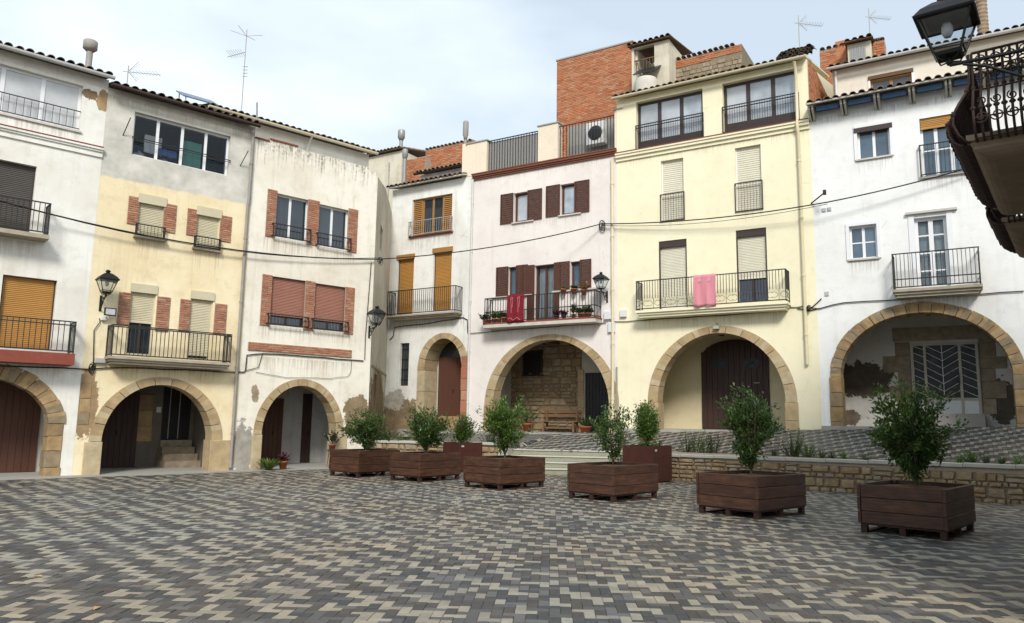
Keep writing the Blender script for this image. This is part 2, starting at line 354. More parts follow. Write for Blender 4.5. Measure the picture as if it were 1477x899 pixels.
simple('plant_purple', (.10, .025, .045), .7, .2, 0, .2)
simple('leaf_dry', (.42, .28, .12), .8, .2, 0, .2)
def glass(name, tint=(.012, .016, .02), rough=.04):
    m, n, b = new_mat(name, rough, .9); n.links.new(mixc(n, math_(n, 'MULTIPLY', rand_of(n), .6), mixc(n, mapr(n, noise(n, objco(n), 1.5, 3), .3, .7), rgba(tint), rgba([x * 2.2 for x in tint])), rgba([min(.5, x * 3) for x in tint])), b.inputs['Base Color']); b.inputs['IOR'].default_value = 1.55
    bump(n, b, noise(n, objco(n), .8, 2), .12, .02)
glass('glass_dark'); glass('glass_blue', (.03, .05, .07)); glass('glass_painted_sky', (.20, .235, .265), .03); glass('glass_pale', (.24, .25, .255), .12)  # sky tint: reflected sky painted into the pane colour
def clear(name):
    m = bpy.data.materials.new(name); m.use_nodes = True; n = m.node_tree; n.nodes.clear(); M[name] = m
    o = n.nodes.new('ShaderNodeOutputMaterial'); t = nd(n, 'ShaderNodeBsdfTransparent', {0: (.82, .86, .88, 1)}); g = nd(n, 'ShaderNodeBsdfGlossy', {0: (1, 1, 1, 1), 1: .03})
    f = nd(n, 'ShaderNodeFresnel', {0: 1.38}); x = nd(n, 'ShaderNodeMixShader', {0: math_(n, 'MULTIPLY', f.outputs[0], .8), 1: t.outputs[0], 2: g.outputs[0]}); n.links.new(x.outputs[0], o.inputs[0])
clear('glass_clear')
def leafmat(name, a, c, top=(.16, .20, .06)):
    m, n, b = new_mat(name, .36, .5); r = rand_of(n); cr = nd(n, 'ShaderNodeValToRGB', {0: r}); e = cr.color_ramp
    e.elements[0].color = rgba(a); e.elements[1].color = rgba(c); e.elements[1].position = .85; x = e.elements.new(1.0); x.color = rgba(top)
    n.links.new(cr.outputs[0], b.inputs['Base Color']); b.inputs['Transmission Weight'].default_value = 0.0
    o_ = n.nodes['Material Output']; tl = nd(n, 'ShaderNodeBsdfTranslucent', {0: mixc(n, 1.0, cr.outputs[0], (1.3, 1.45, .7, 1), 'MULTIPLY')}); n.links.new(nd(n, 'ShaderNodeMixShader', {0: .35, 1: b.outputs[0], 2: tl.outputs[0]}).outputs[0], o_.inputs[0])
leafmat('leaf_deep', (.028, .064, .018), (.088, .155, .042), (.18, .24, .08))
leafmat('leaf_fresh', (.045, .095, .020), (.12, .20, .045), (.20, .27, .075))
leafmat('leaf_light', (.06, .105, .025), (.13, .19, .05), (.20, .25, .08))
leafmat('leaf_olive', (.03, .05, .028), (.075, .10, .055), (.11, .13, .07))

# ------------------------------------------------------------------ building kit
_bar = {}
def bar_mesh(h, w=.017, mat='iron'):
    k = (round(h, 2), w, mat)
    if k not in _bar: _bar[k] = MB().box(-w / 2, w / 2, -w / 2, w / 2, 0, k[0]).mesh('railing_bar', mat)
    return _bar[k]
def path_pts(path, step):
    """points every step along a polyline, with ends"""
    r = []
    for (a, b) in zip(path[:-1], path[1:]):
        a = Vector(a); b = Vector(b); L = (b - a).length; n = max(1, round(L / step))
        for i in range(n): r.append(a.lerp(b, i / n))
    r.append(Vector(path[-1])); return r
def railing(parent, path, zb, zt, step=.11, mat='iron', rails=(0.06,), w=.017, scroll=None, posts=True, mid=None):
    """rail frame as one part, each bar a piece"""
    mb = MB(); h = .03
    P = [Vector(p) for p in path]
    for z in [zt] + [zb + r for r in rails]:
        for a, b in zip(P[:-1], P[1:]):
            d = (b - a).normalized(); s = Vector((-d.y, d.x)) * (h * .6)
            v = []
            for q in (a - d * h * .5, b + d * h * .5):
                for sg in (-1, 1):
                    for dz in (-h * .5, h * .5): v.append((q.x + s.x * sg, q.y + s.y * sg, z + dz))
            mb.add(v, [(0, 1, 3, 2), (4, 6, 7, 5), (0, 4, 5, 1), (2, 3, 7, 6), (1, 5, 7, 3), (0, 2, 6, 4)])
    if posts:
        for q in P: mb.box(q.x - .014, q.x + .014, q.y - .014, q.y + .014, zb, zt + .012)
    zlow = zb + rails[0]
    if scroll:
        zlow = zb + scroll
        pts = path_pts(path, .42)
        for i, q in enumerate(pts[:-1]):
            q2 = pts[i + 1]; c = q.lerp(q2, .5); d = (q2 - q); L = d.length; d.normalize(); zc = zb + (scroll + rails[0]) / 2; hh = (scroll - rails[0]) / 2
            for sg in (-1, 1):
                for sv in (-1, 1):
                    sp = []
                    for k in range(9):
                        a = k / 8; ang = a * 4.2; rr = .02 + .06 * (1 - a)
                        e = c + d * (sg * (.03 + (1 - a) * L * .40 + rr * math.cos(ang) * .4)); sp.append((e.x, e.y, zc + sv * (hh * (1 - a) * .9 * abs(math.sin(ang * .5 + .4)))))
                    mb.tube(sp, .006, 4)
            mb.box(c.x - .006, c.x + .006, c.y - .006, c.y + .006, zb + rails[0], zb + scroll)
    fr = mb.build('railing', mat, parent)
    me = bar_mesh(zt - zlow, w, mat)
    for q in path_pts(path, step): link('railing_bar', me, parent, (q.x, q.y, zlow))
    return fr
def balcony(h, u0, u1, zs, zb, zt, proj, slab='slab_white', rail='iron', step=.11, scroll=None, edge=None, mould=True, rails=(.06,), w=.017):
    """slab as the part, its railing as sub-parts. zs bottom of slab, zb top of slab, zt top of rail"""
    mb = MB(); t = zb - zs
    if mould:
        mb.box(u0 + .10, u1 - .10, -proj + .12, .02, zs, zs + t * .34); mb.box(u0 + .05, u1 - .05, -proj + .06, .02, zs + t * .34 - .001, zs + t * .66); mb.box(u0, u1, -proj, .02, zs + t * .66 - .001, zb)
    else: mb.box(u0, u1, -proj, .02, zs, zb)
    b = mb.build('balcony', slab, h)
    if edge: MB().box(u0 - .006, u1 + .006, -proj - .006, .01, zb - .05, zb + .012).build('balcony_edge', edge, b)
    e = .045
    railing(b, [(u0 + e, 0.0), (u0 + e, -proj + e), (u1 - e, -proj + e), (u1 - e, 0.0)], zb, zt, step, rail, rails, w, scroll)
    return b
def corrugated(u0, u1, z0, z1, y, pitch=.05, depth=.012):
    mb = MB(); n = max(2, int(round((z1 - z0) / pitch))); p = (z1 - z0) / n
    for i in range(n):
        a = z0 + i * p; v = [(u0, y, a), (u1, y, a), (u1, y - depth, a + p * .25), (u0, y - depth, a + p * .25), (u1, y - depth * .6, a + p * .8), (u0, y - depth * .6, a + p * .8), (u1, y, a + p * .97), (u0, y, a + p * .97)]
        mb.add(v, [(0, 1, 2, 3), (3, 2, 4, 5), (5, 4, 6, 7)])
    mb.box(u0, u1, y + .002, y + .03, z0, z1); mb.box(u0, u1, y - depth - .006, y + .001, z0 - .03, z0 + .012)
    return mb
def roller(h, r, mat, y=.12, box=None, sill=None, low=None, pitch=.05, lowmat='glass_dark'):
    """window closed by a roller shutter; low = z below which it stays open"""
    u0, u1, z0, z1 = r; g = .02; fr = MB(); d = y + .10
    fr.box(u0 - .004, u0 + .04, y, d, z0, z1); fr.box(u1 - .04, u1 + .004, y, d, z0, z1); fr.box(u0 - .004, u1 + .004, y + .03, d, z1 - .06, z1 + .004); fr.box(u0 - .004, u1 + .004, y, d, z0 - .004, z0 + .04)
    w = fr.build('window', 'frame_brown' if mat in ('roller_dark', 'roller_red', 'roller_orange') else 'frame_white' if mat == 'roller_ivory' else 'roller_cream', h)
    zl = low if low is not None else z0 + .02
    corrugated(u0 + .03, u1 - .03, zl, z1 - .02, y + .02, pitch).build('roller_shutter', mat, w)
    if low is not None:
        n = 2; ww = (u1 - u0) / n
        for i in range(n): MB().box(u0 + i * ww + .06, u0 + (i + 1) * ww - .03, y + .055, y + .065, z0 + .03, zl + .1).build('pane', lowmat, w)
        MB().box((u0 + u1) / 2 - .035, (u0 + u1) / 2 + .035, y + .04, y + .08, z0, zl + .1).build('mullion', 'frame_brown', w)
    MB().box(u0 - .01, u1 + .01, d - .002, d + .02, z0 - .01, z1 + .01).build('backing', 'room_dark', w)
    if box: MB().box(u0 - .02, u1 + .03, -.04, y + .01, z1 - box, z1 + .03).build('shutter_box', 'roller_cream' if box > 0 else 'frame_brown', w)
    if sill: MB().box(u0 - .08, u1 + .08, -sill, .05, z0 - .06, z0 + .002).build('sill', 'slab_grime', w)
    return w
def pane_box(u0, u1, y, z0, z1):
    a, b, c = (random.uniform(0, .006) for _ in range(3)); mb = MB().box(u0, u1, y, y + .01, z0, z1)
    mb.v = [(p[0], p[1] + (a if p[0] == u0 else 0) + (b if p[2] == z1 else 0), p[2]) for p in mb.v]; return mb
def glazed(h, r, n, frame='frame_white', pane='glass_dark', y=.14, fw=.055, sill=None, transom=None, clear_room=None, gap=0.03, blind=None):
    """window with n casements"""
    u0, u1, z0, z1 = r; fr = MB(); d = y + .06
    fr.box(u0 - .004, u0 + fw, y, d, z0 - .004, z1 + .004); fr.box(u1 - fw, u1 + .004, y, d, z0 - .004, z1 + .004)
    fr.box(u0 + fw, u1 - fw, y + .002, d - .002, z1 - fw, z1 + .004); fr.box(u0 + fw, u1 - fw, y + .002, d - .002, z0 - .004, z0 + fw)
    ww = (u1 - u0) / n
    for i in range(1, n): fr.box(u0 + i * ww - fw * .7, u0 + i * ww + fw * .7, y + .004, d - .004, z0 + fw, z1 - fw)
    zt = z1 - fw
    if transom: fr.box(u0 + fw, u1 - fw, y + .006, d - .006, transom - .02, transom + .02)
    w = fr.build('window', frame, h)
    for i in range(n):
        pane_box(u0 + i * ww + fw * .65, u0 + (i + 1) * ww - fw * .65, y + .02, z0 + fw * .8, z1 - fw * .8).build('pane', pane, w)
    if blind: corrugated(u0 + .02, u1 - .02, z1 - blind[0], z1 - .005, y - .03, .05).build('roller_shutter', blind[1], w)
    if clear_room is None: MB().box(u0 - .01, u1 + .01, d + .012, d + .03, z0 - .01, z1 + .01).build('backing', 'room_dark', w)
    if sill: MB().box(u0 - .06, u1 + .06, -sill, y + .01, z0 - .05, z0 + .001).build('sill', 'slab_white', w)
    return w
def louvre(u0, u1, z0, z1, y, hinge=None):
    """louvred shutter leaf, thickness .04, slats tilted"""
    mb = MB(); f = .05; mb.box(u0, u0 + f, y, y + .04, z0, z1); mb.box(u1 - f, u1, y, y + .04, z0, z1); mb.box(u0 + f, u1 - f, y + .002, y + .038, z0, z0 + f); mb.box(u0 + f, u1 - f, y + .002, y + .038, z1 - f, z1)
    n = max(3, int((z1 - z0 - 2 * f) / .085)); p = (z1 - z0 - 2 * f) / n
    for i in range(n):
        a = z0 + f + i * p; mb.add([(u0 + f, y + .004, a), (u1 - f, y + .004, a), (u1 - f, y + .034, a + p * .62), (u0 + f, y + .034, a + p * .62), (u0 + f, y + .004, a + .012), (u1 - f, y + .004, a + .012), (u1 - f, y + .034, a + p * .62 + .012), (u0 + f, y + .034, a + p * .62 + .012)],
                                    [(0, 1, 2, 3), (4, 7, 6, 5), (0, 4, 5, 1), (3, 2, 6, 7)])
    return mb
def brick_panel(h, r, proud=.03, bl=.23, bh=.066, mat='brick_thin', name='brick_panel', mortar='mortar', vertical=False):
    """thin facing bricks too small to pick apart, real joints, on a mortar bed"""
    u0, u1, z0, z1 = r; mb = MB(); mb.box(u0, u1, -proud + .012, .03, z0, z1, 1); j = .017
    if vertical:
        n = max(1, round((u1 - u0) / bh)); s = (u1 - u0) / n
        for i in range(n): mb.bbox(u0 + i * s + j / 2, u0 + (i + 1) * s - j / 2, -proud - random.uniform(0, .006), 0, z0 + .004, z1 - .004, .004)
    else:
        n = max(1, round((z1 - z0) / bh)); s = (z1 - z0) / n
        for k in range(n):
            a = u0 - (bl * .5 if k % 2 else 0) - random.uniform(0, .03)
            while a < u1:
                x0 = max(a, u0); x1 = min(a + bl, u1)
                if x1 - x0 > .025: mb.bbox(x0 + j / 2, x1 - j / 2, -proud - random.uniform(0, .008), 0, z0 + k * s + j / 2, z0 + (k + 1) * s - j / 2, .004)
                a += bl
    return mb.build(name, [mat, mortar], h, kind='stuff')
class Arch:
    def __init__(s, cu, zs, a, b, th_a, th_b): s.cu, s.zs, s.a, s.b, s.ta, s.tb = cu, zs, a, b, th_a, th_b
    def pt(s, ang, e=0.0):
        """e = 0 intrados, 1 extrados"""
        return s.cu + (s.a + s.ta * e) * math.cos(ang), s.zs + (s.b + s.tb * e) * math.sin(ang)
    def hole(s, zbot, e=.82, n=28):
        p = [s.pt(math.pi * i / n, e) for i in range(n + 1)]; return [(p[-1][0], zbot)] + [(p[0][0], zbot)] + p
def arch_from(h, c, left, crown, right, ex_left, ex_crown, ex_right):
    """intrados and extrados points read at the springing and the crown"""
    L = h.uz(c, *left); C = h.uz(c, *crown); Rr = h.uz(c, *right); eL = h.uz(c, *ex_left); eC = h.uz(c, *ex_crown); eR = h.uz(c, *ex_right)
    zs = (L[1] + Rr[1]) / 2; cu = (L[0] + Rr[0]) / 2; a = (Rr[0] - L[0]) / 2; b = C[1] - zs
    ta = max(.12, ((eR[0] - eL[0]) / 2 - a)); tb = max(.12, eC[1] - C[1])
    return Arch(cu, zs, a, b, ta, tb)
def arch_stones(h, A, n, mat, depth=.5, proud=.02, rough=.0, skip=()):
    for i in range(n):
        a0 = math.pi * i / n; a1 = math.pi * (i + 1) / n; g = .008 / A.a
        mb = MB(); pr = proud + random.uniform(-rough, rough) * .5; e1 = 1 + random.uniform(-rough, rough) * 1.5; e0 = random.uniform(-rough, rough) * .3; k = 3
        ang = [a0 + g + (a1 - a0 - 2 * g) * j / k for j in range(k + 1)]
        I = [A.pt(t, e0) for t in ang]; E = [A.pt(t, e1) for t in ang]; b = .012
        for j in range(k):
            q = [I[j], E[j], E[j + 1], I[j + 1]]
            v = [(p[0], -pr, p[1]) for p in q] + [(p[0], depth, p[1]) for p in q]
            f = [(3, 2, 1, 0), (0, 4, 7, 3), (1, 2, 6, 5)]
            if j == 0: f.append((0, 1, 5, 4))
            if j == k - 1: f.append((2, 3, 7, 6))
            f.append((4, 5, 6, 7))
            mb.add(v, f)
        mb.build('arch_stone', mat, h)
def pier(h, r, n, mat, depth=.52, proud=.03, rough=.0):
    """stone blocks stacked up a pier"""
    u0, u1, z0, z1 = r; zs = [z0]; 
    for i in range(n): zs.append(z0 + (z1 - z0) * (i + 1) / n + (random.uniform(-.04, .04) if i < n - 1 else 0))
    for a, b in zip(zs[:-1], zs[1:]):
        d = lambda: random.uniform(-rough, rough)
        MB().bbox(u0 + d(), u1 + d(), -proud + d() * .4, depth, a + .004, b - .004, .012).build('pier_stone', mat, h)
_tile = {}
def tile_mesh(mat, w=.10, L=.46, taper=.82):
    k = (mat, w, L)
    if k in _tile: return _tile[k]
    mb = MB(); n = 7; t = .014; v = []
    for y, s in ((0, 1.0), (L, taper)):
        for rr in (w * s, w * s - t):
            for j in range(n + 1):
                a = math.pi * j / n; v.append((math.cos(a) * rr, y, math.sin(a) * rr * .8))
    m = n + 1; f = []
    for j in range(n): f += [(j, j + 1, 2 * m + j + 1, 2 * m + j), (m + j + 1, m + j, 3 * m + j, 3 * m + j + 1), (j + 1, j, m + j, m + j + 1), (2 * m + j, 2 * m + j + 1, 3 * m + j + 1, 3 * m + j)]
    f += [(0, 2 * m, 3 * m, m), (n, m + n, 3 * m + n, 2 * m + n)]
    mb.add(v, f); _tile[k] = mb.mesh('roof_tile', mat); return _tile[k]
def roof(h, u0, u1, zL, zR, over=.3, depth=5.0, pitch=15, mat='roof_tile', y0=0.0, rows_ind=1, sp=.235, soffit='wood_lintel', gutter=None, z_thick=.05):
    """tiled roof rising to the back; eave line may fall from zL to zR"""
    tp = math.tan(R(pitch)); ye = y0 - over; yb = y0 + depth
    mb = MB(); za = lambda u: zL + (zR - zL) * (u - u0) / (u1 - u0)
    v = [];
    for y in (ye, yb):
        for u in (u0, u1):
            z = za(u) + (y - ye) * tp; v += [(u, y, z), (u, y, z + z_thick)]
    mb.add(v, [(0, 2, 3, 1), (4, 5, 7, 6), (0, 4, 6, 2), (1, 3, 7, 5), (0, 1, 5, 4), (2, 6, 7, 3)])
    rf = mb.build('roof', soffit, h)
    n = int((u1 - u0) / sp); slope = math.atan((zR - zL) / (u1 - u0)); me = tile_mesh(mat); L = .40; fld = MB(); cs = math.cos(R(pitch))
    src = [(x.co.x, x.co.y, x.co.z) for x in me.vertices]; fs = [tuple(p.vertices) for p in me.polygons]
    nr = int((depth + over) / (L * cs))
    for i in range(n):
        u = u0 + (i + .5) * (u1 - u0) / n
        for k in range(nr):
            y = ye - .06 + k * L * cs; z = za(u) + z_thick + (y - ye) * tp + .005 + random.uniform(0, .012); rz = random.uniform(-.05, .05)
            if k < rows_ind: link('roof_tile', me, rf, (u + random.uniform(-.012, .012), y + random.uniform(-.03, .02), z), (R(pitch), -slope, rz))
            else:
                Mx = Matrix.Translation((u, y, z)) @ Matrix.Rotation(R(pitch), 4, 'X') @ Matrix.Rotation(rz, 4, 'Z'); fld.add([Mx @ Vector(p) for p in src], fs)
        # channel between covers
    if fld.v: fld.build('tile_field', mat, rf, kind='stuff')
    ch = MB(); cm = MB()
    for i in range(n + 1):
        u = u0 + i * (u1 - u0) / n
        if u > u1 - .03 or u < u0 + .03: continue
        y = ye - .04; z = za(u) + z_thick; q = []
        for yy in (y, y + .5):
            for j in range(5):
                a = math.pi * (1 + j / 4); q.append((u + math.cos(a) * .075, yy, z + .045 + math.sin(a) * .04 + (yy - ye) * tp))
        cm.add(q, [(j, j + 1, 5 + j + 1, 5 + j) for j in range(4)])
    cm.build('channel_tiles', mat, rf, kind='stuff')
    if gutter:
        g = MB(); k = 8; r = .075; pr = []
        for s in (0, 1):
            u = u0 - .03 if s == 0 else u1 + .03; z = za(u) - .01
            for j in range(k + 1):
                a = math.pi * (1 + j / k); pr.append((u, ye - .09 + math.cos(a) * r, z + math.sin(a) * r * 1.1))
        g.add(pr, [(j, j + 1, k + 1 + j + 1, k + 1 + j) for j in range(k)], 0, True); g.add(pr[:k + 1], [tuple(range(k + 1))]); g.add(pr[k + 1:], [tuple(range(k, -1, -1))])
        g.build('gutter', gutter, h)
    return rf
def porch(h, u0, u1, zc, depth, wall, floor='concrete', ceil='wood_lintel', back=True, y0=.42, zf=0.0, front=.55, floor_u=None):
    """the covered space behind an arch: floor, side walls, back wall, ceiling"""
    fu = floor_u or (u0, u1)
    MB().box(fu[0], fu[1], -front, depth, zf - .4, zf + .012).build('porch_floor', floor, h)
    MB().box(u0 - .15, u0, y0 + .03, depth, -.3, zc).build('porch_wall', wall, h); MB().box(u1, u1 + .15, y0 + .03, depth, -.3, zc).build('porch_wall', wall, h)
    if back: MB().box(u0 - .15, u1 + .15, depth, depth + .2, -.3, zc + .1).build('porch_wall', wall, h)
    c = MB().box(u0 - .15, u1 + .15, y0 + .03, depth + .1, zc, zc + .2).build('porch_ceiling', 'slab_white', h)
    n = int((u1 - u0) / .6)
    for i in range(n):
        u = u0 + (i + .5) * (u1 - u0) / n; MB().box(u - .06, u + .06, y0 + .04, depth - .002, zc - .13, zc + .01).build('beam', ceil, c)
def shell(h, u0, u1, zt, depth=8.0, mat=None, y0=.42, zb=-.4, right_mat=None, left_mat=None, rise=0.0, gable=True):
    """side and back walls of the house"""
    tp = math.tan(R(15)) if gable else 0
    for u, mm, nm in ((u0 + .003, left_mat or mat, 'side_wall'), (u1 - .203, right_mat or mat, 'side_wall')):
        z1 = zt + (depth - y0) * tp
        v = [(u, y0 - .002, zb), (u + .2, y0 - .002, zb), (u + .2, depth, zb), (u, depth, zb), (u, y0 - .002, zt), (u + .2, y0 - .002, zt), (u + .2, depth, z1), (u, depth, z1)]
        MB().add(v, [(0, 3, 2, 1), (4, 5, 6, 7), (0, 1, 5, 4), (1, 2, 6, 5), (2, 3, 7, 6), (3, 0, 4, 7)]).build(nm, mm, h)
    MB().box(u0 + .01, u1 - .01, depth, depth + .2, zb, zt + (depth - y0) * tp).build('back_wall', mat, h)
def pipe(h, pts, r, mat, rings=True, name='downpipe'):
    mb = MB().tube(pts, r, 8)
    if rings:
        for a, b in zip(pts[:-1], pts[1:]):
            a, b = Vector(a), Vector(b); L = (b - a).length
            for k in range(int(L / 1.8)):
                c = a.lerp(b, (k + .5) / max(1, int(L / 1.8))); d = (b - a).normalized(); mb.tube([c - d * .03, c + d * .03], r * 1.3, 8); mb.tube([c, c + Vector((0, max(.02, -c.y + .02), 0))], .012, 4)
    return mb.build(name, mat, h)
def panel_door(h, r, y, mat, leaves=2, name='door', boards=True, handle=True):
    u0, u1, z0, z1 = r; d = MB().box(u0, u1, y + .012, y + .05, z0, z1).build(name, mat, h); w = (u1 - u0) / leaves
    for i in range(leaves):
        a = u0 + i * w; nb = max(2, int(w / .16)); bw = w / nb
        for k in range(nb): MB().bbox(a + k * bw + .003, a + (k + 1) * bw - .003, y - random.uniform(0, .004), y + .02, z0 + .01, z1 - .005, .006).build('plank', mat, d)
    if handle: MB().box((u0 + u1) / 2 + .04, (u0 + u1) / 2 + .07, y - .05, y + .01, z0 + 1.0, z0 + 1.14).build('handle', 'iron', d)
    return d
# ------------------------------------------------------------------ the two rows of houses
_p = at_z(0, 120, 686, 0.0)
LF = Fac((_p.x, _p.y), R(90 - 48.036), 0.0)
_p = at_depth(0, 1030, 600, 26.0)
RF = Fac((_p.x, _p.y), -R(90 - 58.724), 0.0)
def zroad(s): return max(1.14, 1.42 + .033 * s)
def house(F, uL, uR, z0, label, name='house'):
    """a house on facade line F between two places along it; local frame at its left foot"""
    f = F.sub(uL, z0); e = thing(name, label, 'house', f.O, f.ang, 'old houses round the square'); e_w = uR - uL
    return f, e, e_w
def brks(L): return [((a + b) / 2) for a, b in zip(L[:-1], L[1:])]

# ---------- house 0: white, far left, runs out of the picture
u01 = LF.u(0, 113.5, 580)
f, h, wd_ = house(LF, u01 - 6.2, u01, 0.0, 'white house with red edged lower balcony and orange shutter, beside the cream house'); w = wd_
H0 = (f, h)
zeL = f.z(1, 30, 100); ze = f.z(1, 395, 190)
plaster('plaster_white_a', (.77, .765, .71), (.46, .40, .29), .42, .26, 1.0, [(f.u(1, 325, 238), f.z(1, 325, 238), .22, .16, (.24, .17, .10), 1.5), (f.u(1, 372, 260), f.z(1, 372, 260), .16, .34, (.40, .28, .15), 1.5)])
gal = (f.u(1, -135, 100), f.u(1, 292, 290), f.z(1, 280, 372), f.z(1, 290, 207))
mid = (f.u(1, -110, 480), f.u(1, 118, 640), f.z(1, 103, 752), f.z(1, 130, 500))
low = (f.u(2, 12, 45), f.u(2, 205, 200), f.z(2, 195, 332), f.z(2, 218, 66))
aL = f.u(2, 165, 790); aR = f.u(2, 238, 700); zs = f.z(2, 190, 610); zcr = f.z(2, 20, 432)
A = Arch(aL - 1.75, zs, 1.75, zcr - zs, aR - aL, aR - aL)
wall_mesh([(0, -.3), (w, -.3), (w, ze), (0, ze)], [rpoly(gal), rpoly(mid), rpoly(low), A.hole(-.25)], 0, .42).build('wall', 'plaster_white_a', h)
shell(h, 0, w, ze - .05, mat='plaster_white_a'); roof(h, -.05, w + .02, ze - .02, ze - .02, .32, gutter='pipe_white')
add_drips('plaster_white_a', [(gal[0], gal[1], gal[2] - .05, .7), (low[0] - .8, low[1] + .3, low[2] - .35, 1.0), (mid[0], mid[1] + .2, mid[2] - .15, .9)], .4)
glazed(h, gal, 3, 'frame_white', 'glass_pale', .12, .07, sill=.05)
rl = MB().box(gal[0], gal[1], -.02, 0.0, gal[2] + .55, gal[2] + .575).build('window_guard', 'iron', h); bm = bar_mesh(.5, .012)
MB().box(gal[0], gal[1], -.02, 0, gal[2] + .05, gal[2] + .07).build('lower_rail', 'iron', rl)
for i in range(int((gal[1] - gal[0]) / .17)): link('railing_bar', bm, rl, (gal[0] + .08 + i * .17, -.01, gal[2] + .06))
cz = f.z(1, 370, 470); c_ = MB().box(-.02, w, -.09, .02, cz + .14, cz + .20); c_.box(-.02, w, -.13, .02, cz + .2 - .001, cz + .26); c_.box(-.02, w, -.05, .02, cz, cz + .141); c_.build('cornice', 'plaster_white_a', h)
MB().box(-.02, w, -.14, .02, cz + .259, cz + .29).build('cornice_tiles', 'red_edge', h)
roller(h, mid, 'roller_dark'); roller(h, low, 'roller_orange')
# balconies
r0 = f.rect(1, -140, 735, 178, 762, .55); zt0 = f.z(1, 185, 634, .55); balcony(h, r0[0], r0[1], r0[2], r0[2] + .11, zt0, .55, 'slab_grime', mould=False, step=.12)
r0 = f.rect(2, -260, 300, 287, 345, .6); zt0 = f.z(2, 293, 224, .6); balcony(h, r0[0], r0[1], r0[2] - .30, r0[2], zt0, .6, 'red_edge', mould=False, step=.13, rails=(.06, .75))
arch_stones(h, A, 15, 'sandstone_worn', .5, .02, .05); pier(h, (A.cu + A.a, A.cu + A.a + A.ta * .95, -.1, zs), 4, 'sandstone_worn', .5, .03, .02); pier(h, (A.cu - A.a - A.ta, A.cu - A.a, -.1, zs), 4, 'sandstone_worn', .5, .03, .02)
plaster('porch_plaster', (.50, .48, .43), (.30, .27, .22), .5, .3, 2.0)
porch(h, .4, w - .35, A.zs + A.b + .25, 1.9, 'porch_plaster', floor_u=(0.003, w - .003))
panel_door(h, (A.cu - 1.7, A.cu + 1.9, .012, A.zs + A.b + .05), 1.84, 'door_brown', 3)

# ---------- house 1: cream with grey cement top
u12 = LF.u(0, 344, 560)
f, h, w = house(LF, u01, u12, 0.0, 'cream house with bare grey cement top floor and brick trimmed shuttered windows')
H1 = (f, h)
ze = f.z(3, 240, 290); zeR = f.z(3, 505, 368)
bz = f.z(3, 240, 580)
plaster('plaster_cream_a', (.775, .68, .465), (.60, .455, .235), .60, .32, 3.0,
        [(.12, 1.9, .36, 1.0, (.36, .25, .14), 1.0), (f.u(4, 75, 720), .5, .45, .7, (.42, .40, .35), .7)], band=(bz - .1, 0.0, (.64, .62, .55)))
top = (f.u(3, 55, 380), f.u(3, 403, 450), f.z(3, 400, 535), f.z(3, 408, 392))
s1 = f.rect(3, 78, 600, 160, 765); s2 = f.rect(3, 287, 645, 360, 805)
d1 = (f.u(2, 492, 200), f.u(2, 585, 240), f.z(2, 575, 352), f.z(2, 612, 92)); d2 = (f.u(2, 722, 220), f.u(2, 805, 250), f.z(2, 795, 370), f.z(2, 826, 118))
A = arch_from(f, 2, (385, 682), (640, 464), (806, 676), (352, 682), (625, 434), (858, 672))
wall_mesh([(0, -.3), (w, -.3), (w, ze), (0, ze)], [rpoly(r) for r in (top, s1, s2, d1, d2)] + [A.hole(-.25)], 0.004, .42).build('wall', 'plaster_cream_a', h)
shell(h, 0, w, ze - .05, mat='plaster_cream_a'); roof(h, 0.02, w, ze + .0, ze + .0, .28, soffit='wood_lintel')
MB().tube([(0, -.36, ze - .03), (w, -.36, ze - .05)], .06, 8).build('gutter', 'iron_rust', h)
tw = glazed(h, top, 4, 'frame_white', 'glass_clear', .14, .06, clear_room=True)
rm = MB(); rm.box(top[0] - .2, top[1] + .2, 1.6, 1.65, top[2] - .2, top[3] + .2); rm.box(top[0] - .2, top[1] + .2, .43, 1.6, top[2] - .25, top[2] - .2); rm.box(top[0] - .2, top[1] + .2, .43, 1.6, top[3] + .2, top[3] + .25); rm.box(top[0] - .25, top[0] - .2, .43, 1.6, top[2] - .2, top[3] + .2); rm.box(top[1] + .2, top[1] + .25, .43, 1.6, top[2] - .2, top[3] + .2); rm.build('room', 'room_dark', tw)
def drape(name, u0, u1, z0, z1, y, mat, parent=None, amp=.03, label=None, cat='cloth', seed=0, frame_=None, nx=16, nz=12, th=.006):
    mb = MB(); rnd = random.Random(seed); ph = rnd.uniform(0, 6); v = []; 
    for s in (0, 1):
        for j in range(nz + 1):
            for i in range(nx + 1):
                a = i / nx; b = j / nz; wob = math.sin(a * 13 + ph + b * 1.3) * amp * (.35 + .65 * (1 - b)) + math.sin(a * 29 + ph * 2) * amp * .3
                v.append((u0 + (u1 - u0) * a + math.sin(b * 5 + ph) * .008, y + wob + s * th, z0 + (z1 - z0) * b + (math.sin(a * 9 + ph) * .012 if j == 0 else 0)))
    n1 = (nx + 1) * (nz + 1); f_ = []
    for s in (0, 1):
        for j in range(nz):
            for i in range(nx):
                q = [s * n1 + j * (nx + 1) + i, s * n1 + j * (nx + 1) + i + 1, s * n1 + (j + 1) * (nx + 1) + i + 1, s * n1 + (j + 1) * (nx + 1) + i]; f_.append(tuple(q if s == 0 else q[::-1]))
    for i in range(nx): f_.append((i, n1 + i, n1 + i + 1, i + 1)); k = nz * (nx + 1); f_.append((k + i, k + i + 1, n1 + k + i + 1, n1 + k + i))
    mb.add(v, f_, 0, True); o = mb.build(name, mat, parent)
    if frame_: o.location = frame_.O; o.rotation_euler = (0, 0, frame_.ang)
    if label: tag(o, label, cat)
    return o
